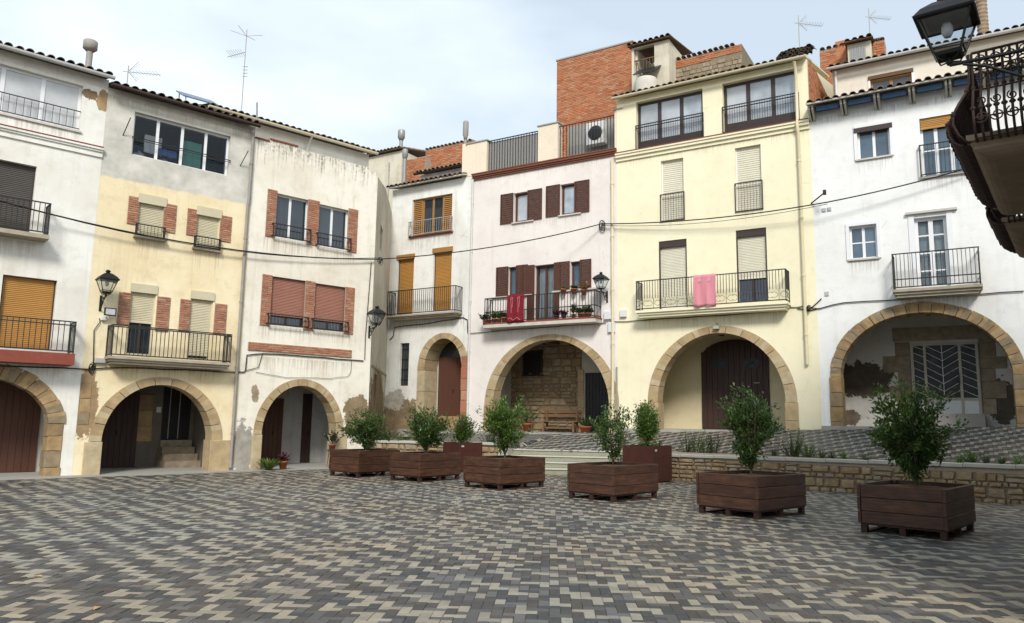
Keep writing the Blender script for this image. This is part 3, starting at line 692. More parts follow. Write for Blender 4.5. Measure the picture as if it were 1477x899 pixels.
def bundle(name, c, sx, sy, sz, mat, label, frame_, seed=1):
    """heap of folded laundry"""
    rnd = random.Random(seed); mb = MB(); n, m = 12, 7; v = []; f_ = []
    for j in range(m):
        t = j / (m - 1)
        for i in range(n):
            a = 2 * math.pi * i / n; r = math.sin(math.pi * (t * .5 + .5)) if j else 1.0; r = (1 - t ** 2) ** .5 if t < 1 else 0.02
            k = 1 + rnd.uniform(-.16, .16); v.append((c[0] + math.cos(a) * sx * r * k, c[1] + math.sin(a) * sy * r * k, c[2] + sz * t * (1 + rnd.uniform(-.12, .12))))
    for j in range(m - 1):
        for i in range(n): f_.append((j * n + i, j * n + (i + 1) % n, (j + 1) * n + (i + 1) % n, (j + 1) * n + i))
    mb.add(v, f_, 0, True); o = mb.build(name, mat, None, frame_.O, (0, 0, frame_.ang)); tag(o, label, 'laundry'); return o
tww = (top[1] - top[0]) / 4
drape('hanging_towel', top[0] + .45, top[0] + .95, top[2] + .30, top[2] + .85, .45, 'towel_white', None, .02, 'white towel hanging behind the first pane of the grey top floor window', 'towel', 3, f)
drape('hanging_sheet', top[0] + tww * 2.02, top[0] + tww * 2.95, top[2] - .15, top[2] + .95, .40, 'cloth_green', None, .03, 'pale green sheet hanging behind the grey top floor window', 'sheet', 5, f)
drape('hanging_towel', top[0] + tww * 1.1, top[0] + tww * 1.95, top[2] + .3, top[2] + .52, .42, 'cloth_blue', None, .03, 'blue towel hanging behind the grey top floor window', 'towel', 6, f)
bundle('laundry_heap', (top[0] + tww * 1.5, .62, top[2] - .2), .42, .2, .45, 'towel_white', 'heap of white laundry behind the second pane of the grey top floor window', f, 4)
bundle('laundry_heap', (top[0] + tww * .5, .66, top[2] - .2), .40, .2, .52, 'towel_white', 'heap of pale laundry behind the first pane of the grey top floor window', f, 9)
gr = MB().tube([(top[0] - .02, -.04, top[2] + .52), (top[1] + .03, -.04, top[2] + .5)], .014, 6).tube([(top[0] - .02, -.04, top[2] + .46), (top[1] + .03, -.04, top[2] + .44)], .010, 6).tube([((top[0] + top[1]) / 2, -.04, top[2] + .5), ((top[0] + top[1]) / 2, -.04, top[2] + .02), ((top[0] + top[1]) / 2, .02, top[2] + .02)], .012, 6)
gr.box(top[0] - .02, top[0], -.04, .02, top[2] + .5, top[2] + .53); gr.box(top[1] + .01, top[1] + .03, -.04, .02, top[2] + .48, top[2] + .51); gr.build('window_guard', 'iron', h)
for (a, b) in (((45, 325), (18, 390)), ((468, 445), (440, 500))):
    p = f.uz(3, *b); q = f.uz(3, *a, .35); MB().tube([(p[0], .02, p[1]), (q[0], -.38, q[1])], .014, 5).build('line_bracket', 'iron', h)
add_drips('plaster_cream_a', [(s1[0] - .1, s1[1] + .1, s1[2] - .06, 1.0), (s2[0] - .1, s2[1] + .1, s2[2] - .06, 1.0), (d1[0] - .5, d2[1] + .5, d1[2] - .22, .9), (0.0, w, ze - .2, .6)], .45, (.30, .22, .13))
for r, bl, br in ((s1, (40, 605, 70, 712), (168, 632, 205, 742)), (s2, (252, 650, 281, 752), (370, 675, 405, 775))):
    wnd = roller(h, r, 'roller_cream', .06, box=.24, sill=.16)
    brick_panel(h, f.rect(3, *bl)); brick_panel(h, f.rect(3, *br))
    g_ = railing(wnd, [(r[0] - .02, 0.0), (r[0] - .02, -.12), (r[1] + .02, -.12), (r[1] + .02, 0.0)], r[2], r[2] + .34, .1, 'iron', (.03,), .010)
for r, bl, br in ((d1, (455, 108, 490, 235), (600, 125, 640, 262)), (d2, (688, 135, 718, 262), (820, 152, 858, 272))):
    roller(h, r, 'roller_cream', .06, box=.22, low=r[2] + (.95 if r is d1 else .15)); brick_panel(h, f.rect(2, *bl)); brick_panel(h, f.rect(2, *br))
b0 = f.rect(2, 428, 250, 884, 382, .6); zt0 = f.z(2, 660, 258, .6); zb0 = f.z(2, 650, 366, .6)
balcony(h, b0[0], b0[1], zb0 - .20, zb0, zt0, .6, 'slab_grime', mould=True, step=.115, rails=(.05, .86))
arch_stones(h, A, 11, 'sandstone', .5, .02, .01)
pier(h, (f.u(2, 316, 740), A.cu - A.a + .03, -.1, A.zs), 1, 'sandstone', .52, .05); pier(h, (A.cu + A.a - .04, f.u(2, 876, 730), -.1, A.zs + .03), 1, 'sandstone', .52, .05)
pier(h, (0.03, .30, A.zs + .45, A.zs + 1.55), 3, 'sandstone_worn', .2, .012, .01)
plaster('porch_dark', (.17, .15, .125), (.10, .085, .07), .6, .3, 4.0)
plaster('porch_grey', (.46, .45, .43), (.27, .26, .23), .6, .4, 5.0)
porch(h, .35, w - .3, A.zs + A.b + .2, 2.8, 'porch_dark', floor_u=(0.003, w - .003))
yb = 2.8; uz = lambda x, y: f.uz(18, x, y, -yb)
p0 = uz(190, 200); p1 = uz(468, 735); panel_door(h, (p0[0], p1[0], .012, 2.35), yb - .06, 'door_dark', 1)
p0 = uz(685, 200); p1 = uz(855, 575); zd = p1[1]
g = MB().box(p0[0], p1[0], yb - .03, yb + .01, zd, zd + 2.1).build('door', 'black_plastic', h)
for i in range(6): MB().box(p0[0] + .05 + i * (p1[0] - p0[0] - .1) / 5 - .012, p0[0] + .05 + i * (p1[0] - p0[0] - .1) / 5 + .012, yb - .06, yb - .03, zd + .05, zd + 2.05).build('grille_bar', 'iron_pale' if i in (1, 3) else 'iron', g)
for k in range(4): MB().box(p0[0] - .12 + k * .02, p1[0] + .1 - k * .02, yb - .25 - .25 * (3 - k), yb, .012 + k * zd / 4, .012 + (k + 1) * zd / 4).build('porch_step', 'rubble_dim', h)
p0 = uz(468, 490); p1 = uz(585, 590); pier(h, (p0[0], p1[0], .8, 2.3), 3, 'sandstone_worn', yb + .05, -yb + .05, .01)
MB().box(uz(630, 330)[0], uz(662, 330)[0], yb - .02, yb + .02, uz(640, 375)[1], uz(640, 335)[1]).build('number_plate', 'box_white', h)
pipe(h, [(w - .1, -.09, ze - .12), (w - .1, -.09, bz + .1), (w - .12, -.07, bz - .2), (w - .12, -.07, .1)], .05, 'pipe_grey')

# ---------- house 2: pale with brick trimmed window pairs
u23 = LF.u(0, 537, 450)
f, h, w = house(LF, u12, u23, 0.0, 'off white corner house with dirt streaked parapet and paired brick framed windows'); H2 = (f, h)
zp = f.z(3, 720, 455)
plaster('plaster_pale', (.77, .735, .64), (.50, .42, .29), .50, .42, 6.0,
        [(w - .45, 1.75, .55, .75, (.31, .23, .14), 1.0), (.22, .7, .42, .8, (.40, .375, .32), 1.3), (.55, 2.35, .14, .3, (.36, .29, .2), 1.6), (w * .5, 1.9, 3.4, 1.9, (.70, .69, .65), .5)][:3], drip=(zp, 1.5, (.17, .15, .12)))
wa = f.rect(3, 565, 594, 683, 775); wb = f.rect(3, 722, 634, 828, 805); va = f.rect(4, 183, 100, 318, 300); vb = f.rect(4, 350, 127, 470, 316)
A = arch_from(f, 4, (150, 712), (312, 520), (436, 700), (128, 712), (300, 494), (472, 690))
wall_mesh([(0, -.3), (w, -.3), (w, zp - .12), (w - .4, zp - .12), (w - .4, zp), (1.5, zp), (1.5, zp + .06), (.5, zp + .06), (.5, zp - .02), (0, zp - .02)], [rpoly(r) for r in (wa, wb, va, vb)] + [A.hole(-.25)], 0.0, .42).build('wall', 'plaster_pale', h)
for a, b, z in ((0.0, .5, zp - .02), (.5, 1.5, zp + .06)): MB().box(a + .01, b, -.04, .44, z - .003, z + .04).build('parapet_cap', 'red_edge', h)
plaster('plaster_side', (.60, .56, .45), (.34, .29, .2), .6, .5, 6.6, [(-99, 0, 1, 1, (.3, .2, .1), .5)])
shell(h, 0, w - .002, zp - .25, mat='plaster_pale', gable=False, depth=8.5)
MB().box(.2, w - .2, .4, 8.4, zp - .35, zp - .25).build('terrace_floor', 'concrete', h)
# attic storey set back behind the parapet
ys = 2.2; za = f.z(3, 720, 395, -ys + .3); uA = f.u(3, 905, 445, -ys)
MB().box(-.6, uA, ys, 8.2, zp - .3, za).build('attic_wall', 'plaster_white_a', h)
roof(h, -.9, uA + .1, za, za, .35, 5.0, 15, y0=ys, gutter='pipe_cream', mat='roof_tile')
for u in (1.2, 2.9, 4.5): MB().tube([(u, ys - .42, za - .05), (u, ys - .2, za - .25), (u, ys - .06, za - .5), (u, ys - .06, zp)], .04, 8).build('downpipe', 'pipe_white', h) if u == 2.9 else None
def guard(parent, r, hgt, y=-.1, mat='iron', step=.12, scroll=None):
    railing(parent, [(r[0] - .03, 0.0), (r[0] - .03, y), (r[1] + .03, y), (r[1] + .03, 0.0)], r[2] - .01, r[2] + hgt, step, mat, (.03,), .011, scroll)
add_drips('plaster_pale', [(wa[0] - .3, wb[1] + .3, wa[2] - .05, 1.1), (va[0] - .3, vb[1] + .3, va[2] - .05, .7), (va[0] - .5, vb[1] + .2, va[2] - 1.05, .9)], .5, (.30, .24, .16))
for r in (wa, wb):
    g = glazed(h, r, 2, 'frame_white', 'glass_dark', .14, .06); guard(g, r, .42, -.14)
for r in (va, vb):
    g = roller(h, r, 'roller_red', .08, low=r[2] + .36); guard(g, r, .34, -.16)
for c, q in ((3, (540, 580, 564, 757)), (3, (686, 617, 718, 787)), (3, (831, 650, 858, 812)), (4, (155, 93, 181, 292)), (4, (320, 118, 347, 311)), (4, (472, 142, 499, 325))): brick_panel(h, f.rect(c, *q), .035)
r = f.rect(4, 100, 352, 493, 413); brick_panel(h, r, .045, bh=.07)
arch_stones(h, A, 13, 'sandstone', .5, .02, .01)
pier(h, (f.u(4, 112, 760), A.cu - A.a + .02, -.1, A.zs), 1, 'sandstone', .52, .05); pier(h, (A.cu + A.a - .03, f.u(4, 474, 740), -.1, A.zs), 1, 'sandstone', .52, .05)
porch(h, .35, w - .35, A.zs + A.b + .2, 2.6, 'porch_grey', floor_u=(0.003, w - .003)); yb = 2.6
uz = lambda x, y: f.uz(4, x, y, -yb)
panel_door(h, (uz(140, 700)[0], uz(228, 700)[0], .012, 2.3), yb - .06, 'door_brown', 1); panel_door(h, (uz(303, 700)[0], uz(338, 700)[0], .012, 2.5), yb - .05, 'door_dark', 1)
p0 = uz(355, 617); p1 = uz(380, 652); MB().box(p0[0], p1[0], yb - .03, yb + .01, p1[1], p0[1]).build('plaque', 'box_grey', h)
p0 = uz(253, 528); p1 = uz(292, 565); MB().box(p0[0], p1[0], yb - .03, yb + .01, p1[1], p0[1]).build('meter_door', 'box_grey', h)
# the side of house 2 that turns the corner, with its small windows
cw = f.world(w, 0, 0); b3 = RF.sub(RF.u(0, 561, 420)); P3 = b3.O
sv = Vector((P3.x - cw.x, P3.y - cw.y, 0)); sa = math.atan2(sv.y, sv.x)
SF = Fac((cw.x, cw.y), sa, 0.0); Ls = sv.length
# ---------- side return: own house wing
h2 = thing('house', 'narrow dirty cream wing in the corner between the pale house and the white house', 'house', (cw.x, cw.y, 0), sa, 'old houses round the square')
zsd = SF.z(5, 30, 290)
plaster('plaster_wing', (.58, .545, .44), (.33, .28, .19), .6, .55, 7.0, [(3.0, 2.0, 3.2, 1.6, (.30, .22, .13), .9), (4.2, 2.9, .5, .3, (.25, .18, .1), .8)])
ww1 = (1.9, 2.7, SF.z(4, 582, 250), SF.z(4, 582, 190)); ww2 = (1.7, 2.6, SF.z(4, 565, 565), SF.z(4, 565, 465)); ww3 = (1.7, 2.7, SF.z(3, 940, 790), SF.z(3, 940, 690))
wall_mesh([(0.01, -.3), (Ls + .3, -.3), (Ls + .3, zsd), (Ls * .5, zsd + .1), (0.01, zp - .25)], [rpoly(r) for r in (ww1, ww2, ww3)], 0.0, .3).build('wall', 'plaster_wing', h2)
for r in (ww1, ww2, ww3): glazed(h2, r, 1, 'frame_brown', 'glass_dark', .12, .05)
MB().box(.2, Ls + .2, -.03, .02, SF.z(4, 600, 466), SF.z(4, 600, 458)).build('ledge', 'slab_grime', h2)
# ---------- house 3: white, wooden shutters, arched doorway
u3 = RF.u(0, 561, 420); u34 = RF.u(0, 680, 420); u45 = RF.u(0, 890.5, 420); u56 = RF.u(0, 1182, 520)
f, h, w = house(RF, u3, u34, 1.20, 'narrow white house with orange wooden shutters and a tall arched doorway'); H3 = (f, h)
ze = f.z(5, 215, 315)
plaster('plaster_white_b', (.76, .76, .725), (.44, .40, .32), .45, .40, 8.0, [(1.0, .35, 1.5, 1.0, (.29, .21, .13), 1.0), (.5, 1.25, .6, .45, (.52, .50, .43), 1.2)])
tw_ = f.rect(5, 150, 378, 303, 500); sa_ = f.rect(5, 93, 600, 149, 825); sb_ = f.rect(5, 234, 573, 299, 808); nw = f.rect(4, 681, 358, 710, 520)
aI = [f.uz(16, 275, 470), f.uz(16, 355, 338), f.uz(16, 470, 450)]
A = arch_from(f, 16, (270, 500), (350, 332), (472, 500), (200, 500), (345, 298), (497, 500)); A.ta = min(A.ta, .6)
A = Arch(A.cu, A.zs, A.a, A.b, max(.30, A.ta * .8), .24)
zdoor = f.z(16, 350, 752) - 0.0
wall_mesh([(0, -.4), (w, -.4), (w, ze), (0, ze)], [rpoly(r) for r in (tw_, sa_, sb_, nw)] + [A.hole(-.35)], 0.0, .42).build('wall', 'plaster_white_b', h)
shell(h, 0, w, ze - .05, mat='plaster_white_b', gable=False); roof(h, -.1, w - .35, ze, ze, .35, 2.6, 14, mat='roof_tile', gutter=None, soffit='slab_white')
ys = 1.9; zu = f.z(5, 200, 268, -ys + .3); MB().box(.05, w - .15, ys, 7, ze - .2, zu).build('attic_wall', 'plaster_white_b', h); roof(h, 0.0, w - .1, zu, zu, .3, 5.0, 14, y0=ys, gutter='iron', mat='roof_tile_pale')
g = glazed(h, tw_, 4, 'wood_orange', 'glass_dark', .12, .07); guard(g, tw_, .62, -.16, 'iron_pale', .12)
ww_ = (tw_[1] - tw_[0]) / 4
for a in (0, 3): louvre(tw_[0] + a * ww_ + .03, tw_[0] + (a + 1) * ww_ - .03, tw_[2] + .03, tw_[3] - .06, .085).build('shutter', 'wood_orange', g)
MB().box(tw_[0] - .1, tw_[1] + .1, -.08, .03, tw_[2] - .07, tw_[2] - .002).build('sill', 'red_edge', g)
add_drips('plaster_white_b', [(tw_[0] - .1, tw_[1] + .1, tw_[2] - .07, 1.0), (.1, w - .3, sa_[2] - .2, 1.1)], .5)
for r in (sa_, sb_):
    g = roller(h, r, 'roller_orange', .10, pitch=.06); MB().box(r[0] - .05, r[1] + .05, -.05, .12, r[3] - .16, r[3] + .04).build('shutter_box', 'wood_orange', g)
b0 = f.rect(5, 45, 742, 316, 838, .55); zt0 = f.z(5, 180, 726, .55); zb0 = f.z(5, 180, 824, .55)
balcony(h, max(.02, b0[0] + .05), b0[1], zb0 - .18, zb0, zt0, .55, 'slab_grime', 'iron', .11)
g = glazed(h, nw, 1, 'frame_brown', 'glass_dark', .14, .04)
for k in range(4): MB().box(nw[0] + .02, nw[1] - .02, .10, .14, nw[2] + (k + .6) * (nw[3] - nw[2]) / 4.2, nw[2] + (k + .6) * (nw[3] - nw[2]) / 4.2 + .03).build('glazing_bar', 'iron', g)
arch_stones(h, A, 9, 'sandstone', .9, .02, .02)
pier(h, (A.cu - A.a - A.ta, A.cu - A.a + .01, -.2, A.zs), 3, 'sandstone', .9, .02, .01)
pier(h, (A.cu + A.a - .02, A.cu + A.a + A.ta * .9, -.2, A.zs + .55), 7, 'brick_thin', .9, .03, .03)
MB().box(A.cu - A.a - .2, A.cu + A.a + .2, .92, 1.1, -.2, A.zs + A.b + .3).build('doorway_wall', 'porch_plaster', h)
dd = f.rect(16, 277, 365, 435, 752, -.88); d = panel_door(h, (A.cu - A.a + .12, A.cu + A.a - .28, dd[2], A.zs + A.b * .45), .84, 'door_brown', 1)
MB().box(A.cu - A.a + .1, A.cu + A.a - .26, .87, .93, A.zs + A.b * .45, A.zs + A.b - .05).build('fanlight', 'glass_dark', h)
for k in range(2): MB().box(A.cu - A.a + .02 - .3 * (1 - k), A.cu + A.a - .02 + .2 * (1 - k), .1 - .35 * (1 - k), .95, -.2 + k * .001, dd[2] * (k + 1) / 2).build('door_step', 'sandstone_worn', h)
MB().box(A.cu - 1.9, w, -.5, 0, -.3, .02).build('pavement_edge', 'concrete', h)
pipe(h, [(w - .02, -.06, f.z(5, 385, 300)), (w - .02, -.06, .1)], .05, 'pipe_white')

# ---------- house 4: pale lilac white, roof terrace, dark shutters
f, h, w = house(RF, u34, u45, zroad(-7.0), 'pale lilac white house with dark brown louvred shutters and roof terrace'); H4 = (f, h)
zc = f.z(5, 680, 232)
plaster('plaster_lilac', (.735, .69, .65), (.52, .46, .41), .34, .20, 9.0)
o1 = f.rect(5, 548, 352, 602, 459); o2 = f.rect(5, 731, 318, 787, 430)
p1 = f.rect(17, 340, 165, 415, 420); pd = f.rect(17, 585, 150, 768, 650); p2 = f.rect(17, 915, 115, 1003, 360)
A = arch_from(f, 6, (148, 690), (395, 406), (634, 676), (97, 690), (388, 383), (657, 672))
wall_mesh([(0, -.4), (w, -.4), (w, zc), (0, zc)], [rpoly(r) for r in (o1, o2, p1, pd, p2)] + [A.hole(-.35)], 0.004, .42).build('wall', 'plaster_lilac', h)
shell(h, 0, w, zc - .05, mat='plaster_lilac', gable=False); MB().box(.2, w - .2, .4, 7.9, zc - .3, zc - .12).build('terrace_floor', 'concrete', h)
c_ = MB().box(-.02, w, -.06, .02, zc - .20, zc - .13); c_.box(-.02, w, -.10, .02, zc - .131, zc - .06); c_.box(-.02, w, -.15, .02, zc - .061, zc + .02); c_.build('cornice', 'cornice_brown', h)
plaster('post_cream', (.72, .63, .50), (.5, .42, .3), .25, .2, 9.5)
MB().box(-.04, w, -.17, .3, zc + .019, zc + .06).build('cornice_cap', 'cornice_brown', h)
# terrace parapet: posts and dark screens of rods
zt = f.z(5, 680, 82); zb = zc + .05; q = [(f.u(5, 362, 180), f.u(5, 440, 200)), (f.u(5, 642, 150), f.u(5, 720, 140)), (f.u(5, 943, 80), f.u(5, 972, 70))]
for i, (a, b) in enumerate(q):
    p_ = MB().box(a, b, .02, .36, zb, zt - (.0 if i else .12)).build('parapet_post', 'post_cream', h)
    MB().box(a - .04, b + .04, -.02, .40, zt - (.0 if i else .12), zt + .05 - (.0 if i else .12)).build('post_cap', 'concrete', p_)
for (a, b) in ((q[0][1], q[1][0]), (q[1][1], q[2][0])):
    zl = zb + .02; zh = zt - .12; e = MB(); e.box(a, b, .1, .13, zh - .04, zh); e.box(a, b, .1, .13, zl, zl + .05); s_ = e.build('screen', 'iron', h)
    n = int((b - a) / .13); bm = bar_mesh(zh - zl - .02, .022, 'iron')
    for i in range(n): link('screen_rod', bm, s_, (a + (i + .5) * (b - a) / n, .115, zl + .01))
    MB().box(a, b, .18, .2, zl, zh - .06).build('reed_mat', 'reed', s_) if a < 2 else MB().box(a, b, .9, 1.0, zl - .2, zh + .22).build('terrace_wall', 'reed', h)
MB().box(q[0][0] - .25, q[0][0] + .1, .05, 2.4, zc - .3, zt - .05).build('parapet_return', 'post_cream', h)
# shuttered windows
for o, l, r_ in ((o1, (498, 365, 546, 467), (604, 337, 659, 456)), (o2, (676, 328, 729, 441), (787, 302, 846, 426))):
    g = glazed(h, o, 1, 'shutter_brown', 'glass_painted_sky', .16, .09)
    a = f.rect(5, *l); b = f.rect(5, *r_)
    louvre(a[0], o[0] - .005, o[2] - .01, o[3] + .02, -.05).build('shutter', 'shutter_brown', g); louvre(o[1] + .005, b[1], o[2] - .01, o[3] + .02, -.05).build('shutter', 'shutter_brown', g)
    MB().box(o[0] - .06, o[1] + .3, -.07, .03, o[2] - .06, o[2] - .012).build('sill', 'slab_white', g)
g1 = glazed(h, p1, 1, 'shutter_brown', 'glass_blue', .16, .08); g2 = glazed(h, p2, 1, 'shutter_brown', 'glass_blue', .16, .08); gd = glazed(h, pd, 2, 'shutter_brown', 'glass_clear', .16, .07, clear_room=True)
for g, l in ((g1, (235, 160, 340, 505)), (g1, (418, 145, 470, 430)), (g1, (472, 138, 522, 430)), (g2, (815, 95, 912, 440)), (g2, (1008, 72, 1112, 420))):
    a = f.rect(17, *l); k = p1 if g is g1 else p2; louvre(a[0], a[1], k[2] - .02, k[3] + .03, -.055).build('shutter', 'shutter_brown', g)
for l in ((524, 130, 583, 650), (770, 95, 815, 640)):
    a = f.rect(17, *l); MB().box(a[0], a[1], -.06, -.02, pd[2], pd[3] + .03).build('shutter', 'shutter_brown', gd)
MB().box(pd[0] - .1, pd[1] + .1, 1.4, 1.45, pd[2] - .1, pd[3] + .1).box(pd[0] - .15, pd[0] - .1, .43, 1.4, pd[2] - .1, pd[3] + .1).box(pd[1] + .1, pd[1] + .15, .43, 1.4, pd[2] - .1, pd[3] + .1).box(pd[0] - .1, pd[1] + .1, .43, 1.4, pd[3] + .1, pd[3] + .15).box(pd[0] - .1, pd[1] + .1, .43, 1.4, pd[2] - .15, pd[2] - .1).build('room', 'room_dark', gd)
drape('curtain', pd[0] + .08, pd[0] + .55, pd[2] + .05, pd[3] - .1, .30, 'curtain', gd, .03, seed=2); drape('curtain', pd[1] - .45, pd[1] - .06, pd[2] + .05, pd[3] - .1, .30, 'curtain', gd, .03, seed=8)
for k in (p1, p2): MB().box(k[0] - .75, k[1] + .75, -.09, .02, k[2] - .09, k[2] - .03).build('sill', 'slab_white', h)
b0 = f.rect(17, 112, 450, 1145, 640, .6); zt0 = f.z(17, 620, 415, .6); zb0 = f.z(17, 620, 655, .6)
bal4 = balcony(h, b0[0], b0[1], zb0 - .18, zb0, zt0, .6, 'slab_white', 'iron', .125, edge='red_edge', mould=False, rails=(.06, .45))
B4 = (b0[0], b0[1], zb0, zt0); add_drips('plaster_lilac', [(b0[0], b0[1], zb0 - .18, .8), (o1[0] - .5, o2[1] + .5, o1[2] - .06, .6), (0, w, zc - .2, .5)], .28)
arch_stones(h, A, 13, 'sandstone', .5, .02, .01)
pier(h, (A.cu - A.a - A.ta - .03, A.cu - A.a + .02, -.2, A.zs), 2, 'sandstone', .52, .04, .01); pier(h, (A.cu + A.a - .02, A.cu + A.a + A.ta + .03, -.2, A.zs), 2, 'sandstone', .52, .04, .01)
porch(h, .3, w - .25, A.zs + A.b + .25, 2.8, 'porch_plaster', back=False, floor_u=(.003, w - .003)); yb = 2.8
uz = lambda x, y: f.uz(6, x, y, -yb)
def rubble_wall(parent, u0, u1, z0, z1, y, mat='rubble', row=.2, mortar='mortar_dark', holes=(), seed=1, th=.25, aspect=1.7, cap=300):
    """individual rough stones in uneven courses before a mortar core"""
    rnd = random.Random(seed); z = z0; cnt = 0
    MB().box(u0, u1, y + .03, y + th, z0, z1).build('mortar_core', mortar, parent)
    while z < z1 - .04:
        hh = min(row * rnd.uniform(.55, 1.5), z1 - z);  u = u0
        if z1 - z - hh < row * .4: hh = z1 - z
        while u < u1 - .02:
            ww = min(hh * rnd.uniform(.7, aspect * 1.4), u1 - u)
            if u1 - u - ww < hh * .4: ww = u1 - u
            parts = [(z, z + hh)] if hh < row * .95 or rnd.random() < .55 else (lambda k_: [(z, z + hh * k_), (z + hh * k_, z + hh)])(rnd.uniform(.35, .65))
            for (a, b) in parts:
                cx, cz = u + ww / 2, (a + b) / 2
                if any(hx[0] < cx < hx[1] and hx[2] < cz < hx[3] for hx in holes): continue
                j = .010; n = 8; v = []; pr = rnd.uniform(.0, .028); ww2 = ww / 2 - j; h2_ = (b - a) / 2 - j
                ring = [(-1, -.80), (-.85, -1), (.85, -1), (1, -.80), (1, .82), (.8, 1), (-.8, 1), (-1, .8)]
                ring = [(p[0] * rnd.uniform(.80, 1.06), p[1] * rnd.uniform(.74, 1.08)) for p in ring]
                for s, yy in ((1.0, y + .05), (.99, y + .008 - pr * .5), (.86, y - .008 - pr)):
                    for p in ring: v.append((cx + p[0] * ww2 * s, yy + rnd.uniform(-.006, .006), cz + p[1] * h2_ * s))
                v.append((cx, y - .016 - pr, cz)); fs = []
                for k in range(2):
                    for i in range(n): fs.append((k * n + i, k * n + (i + 1) % n, (k + 1) * n + (i + 1) % n, (k + 1) * n + i))
                fs += [(2 * n + i, 2 * n + (i + 1) % n, 3 * n) for i in range(n)]
                MB().add(v, fs).build('stone', mat, parent); cnt += 1
            u += ww
        z += hh
    return cnt
hw = f.rect(6, 280, 460, 352, 547, -yb)
rubble_wall(h, uz(212, 600)[0], uz(520, 600)[0], -.1, A.zs + A.b + .3, yb, 'rubble', .24, holes=[hw], seed=3, aspect=1.9)
MB().box(.3, uz(212, 600)[0], yb, yb + .2, -.2, A.zs + A.b + .3).build('porch_wall', 'porch_plaster', h); MB().box(uz(520, 600)[0], w - .25, yb, yb + .2, -.2, A.zs + A.b + .3).build('porch_wall', 'porch_plaster', h)
wn_ = MB().box(hw[0] - .06, hw[0], yb - .05, yb + .1, hw[2] - .06, hw[3] + .06).box(hw[1], hw[1] + .06, yb - .05, yb + .1, hw[2] - .06, hw[3] + .06).box(hw[0], hw[1], yb - .05, yb + .1, hw[3], hw[3] + .06).box(hw[0] - .1, hw[1] + .1, yb - .09, yb + .1, hw[2] - .12, hw[2] - .061).build('window', 'frame_brown', h); MB().box(hw[0], hw[1], yb - .02, yb + .01, hw[2] - .06, hw[3]).build('pane', 'black_plastic', wn_)
panel_door(h, (uz(110, 700)[0], uz(205, 700)[0], .012, 2.5), yb - .06, 'door_brown', 1)
a = uz(535, 600)[0]; b = uz(650, 600)[0]; g = MB().box(a, b, yb - .03, yb, .012, 2.45).build('door', 'black_plastic', h)
for i in range(9): MB().box(a + .06 + i * (b - a - .12) / 8 - .014, a + .06 + i * (b - a - .12) / 8 + .014, yb - .06, yb - .03, .1, 2.4).build('grille_bar', 'iron', g)
pier(h, (uz(505, 600)[0], uz(530, 600)[0], 0, 2.6), 5, 'sandstone', yb + .05, -yb + .06, .01)
pipe(h, [(w - .16, -.08, zc - .3), (w - .16, -.08, f.z(6, 678, 540)), (w - .18, -.08, .3)], .055, 'pipe_cream'); pipe(h, [(w - .02, -.05, f.z(6, 690, 520)), (w - .02, -.05, .3)], .03, 'pipe_grey', False)

# ---------- house 5: cream yellow, large top glazing
f, h, w = house(RF, u45, u56, zroad(.0), 'cream yellow house with two wide dark framed top floor windows'); H5 = (f, h)
zg = f.z(7, 720, 205, .35)
plaster('plaster_yellow', (.79, .74, .535), (.60, .53, .36), .30, .10, 10.0)
ta = (f.u(7, 383, 430), f.u(7, 671, 370), f.z(7, 530, 508), f.z(7, 530, 292)); tb = (f.u(7, 757, 350), f.u(7, 1083, 290), f.z(7, 925, 431), f.z(7, 920, 208))
ra = f.rect(7, 489, 578, 590, 828); rb = f.rect(7, 809, 522, 929, 784); sa_ = f.rect(8, 185, 76, 296, 327); sb_ = f.rect(8, 479, 34, 604, 303)
A = arch_from(f, 8, (182, 692), (418, 424), (670, 686), (133, 692), (405, 397), (702, 686))
wall_mesh([(0, -.45), (w, -.45), (w, zg), (0, zg)], [rpoly(r) for r in (ta, tb, ra, rb, sa_, sb_)] + [A.hole(-.4)], 0.0, .42).build('wall', 'plaster_yellow', h)
shell(h, 0, w, zg - .05, mat='plaster_yellow'); roof(h, -.02, w + .0, zg, zg, .25, 5, 15, gutter='pipe_cream', soffit='plaster_yellow')
for r in (ta, tb):
    g = glazed(h, r, 3, 'frame_brown', 'glass_painted_sky', .2, .10, transom=None)
    MB().box(r[0] + .1, r[1] - .1, .205, .235, r[2] + .05, r[2] + .42).build('kick_panel', 'frame_brown', g)
    railing(g, [(r[0] - .01, -.02), (r[1] + .01, -.02)], r[2], r[2] + (.98), .085, 'iron', (.05, .88), .012)
cz = f.z(7, 720, 498); c_ = MB().box(-.01, w, -.06, .02, cz - .10, cz + .03); c_.box(-.01, w, -.13, .02, cz + .029, cz + .13); c_.box(-.01, w, -.17, .02, cz + .129, cz + .20); c_.build('cornice', 'plaster_yellow', h); MB().box(-.01, w - .003, -.19, .02, cz + .2, cz + .225).build('cornice_tiles', 'red_edge', h)
for r in (ra, rb):
    g = roller(h, r, 'roller_ivory', .10, pitch=.075); railing(g, [(r[0] - .02, -.03), (r[1] + .02, -.03)], r[2] - .02, r[2] + 1.0, .1, 'iron', (.03,), .012)
for r, lw in ((sa_, None), (sb_, sb_[2] + .85)):
    g = roller(h, r, 'roller_ivory', .10, pitch=.055, low=lw); MB().box(r[0] + .005, r[1] - .005, .03, .11, r[3] - .24, r[3] - .002).build('shutter_box', 'frame_brown', g)
    for u in (r[0] + .02, r[1] - .02): MB().box(u - .018, u + .018, .02, .12, r[2], r[3] - .24).build('shutter_guide', 'frame_brown', g)
b0 = f.rect(19, 88, 220, 1352, 370, .6); zt0 = f.z(19, 720, 152, .6); zb0 = f.z(19, 720, 405, .6)
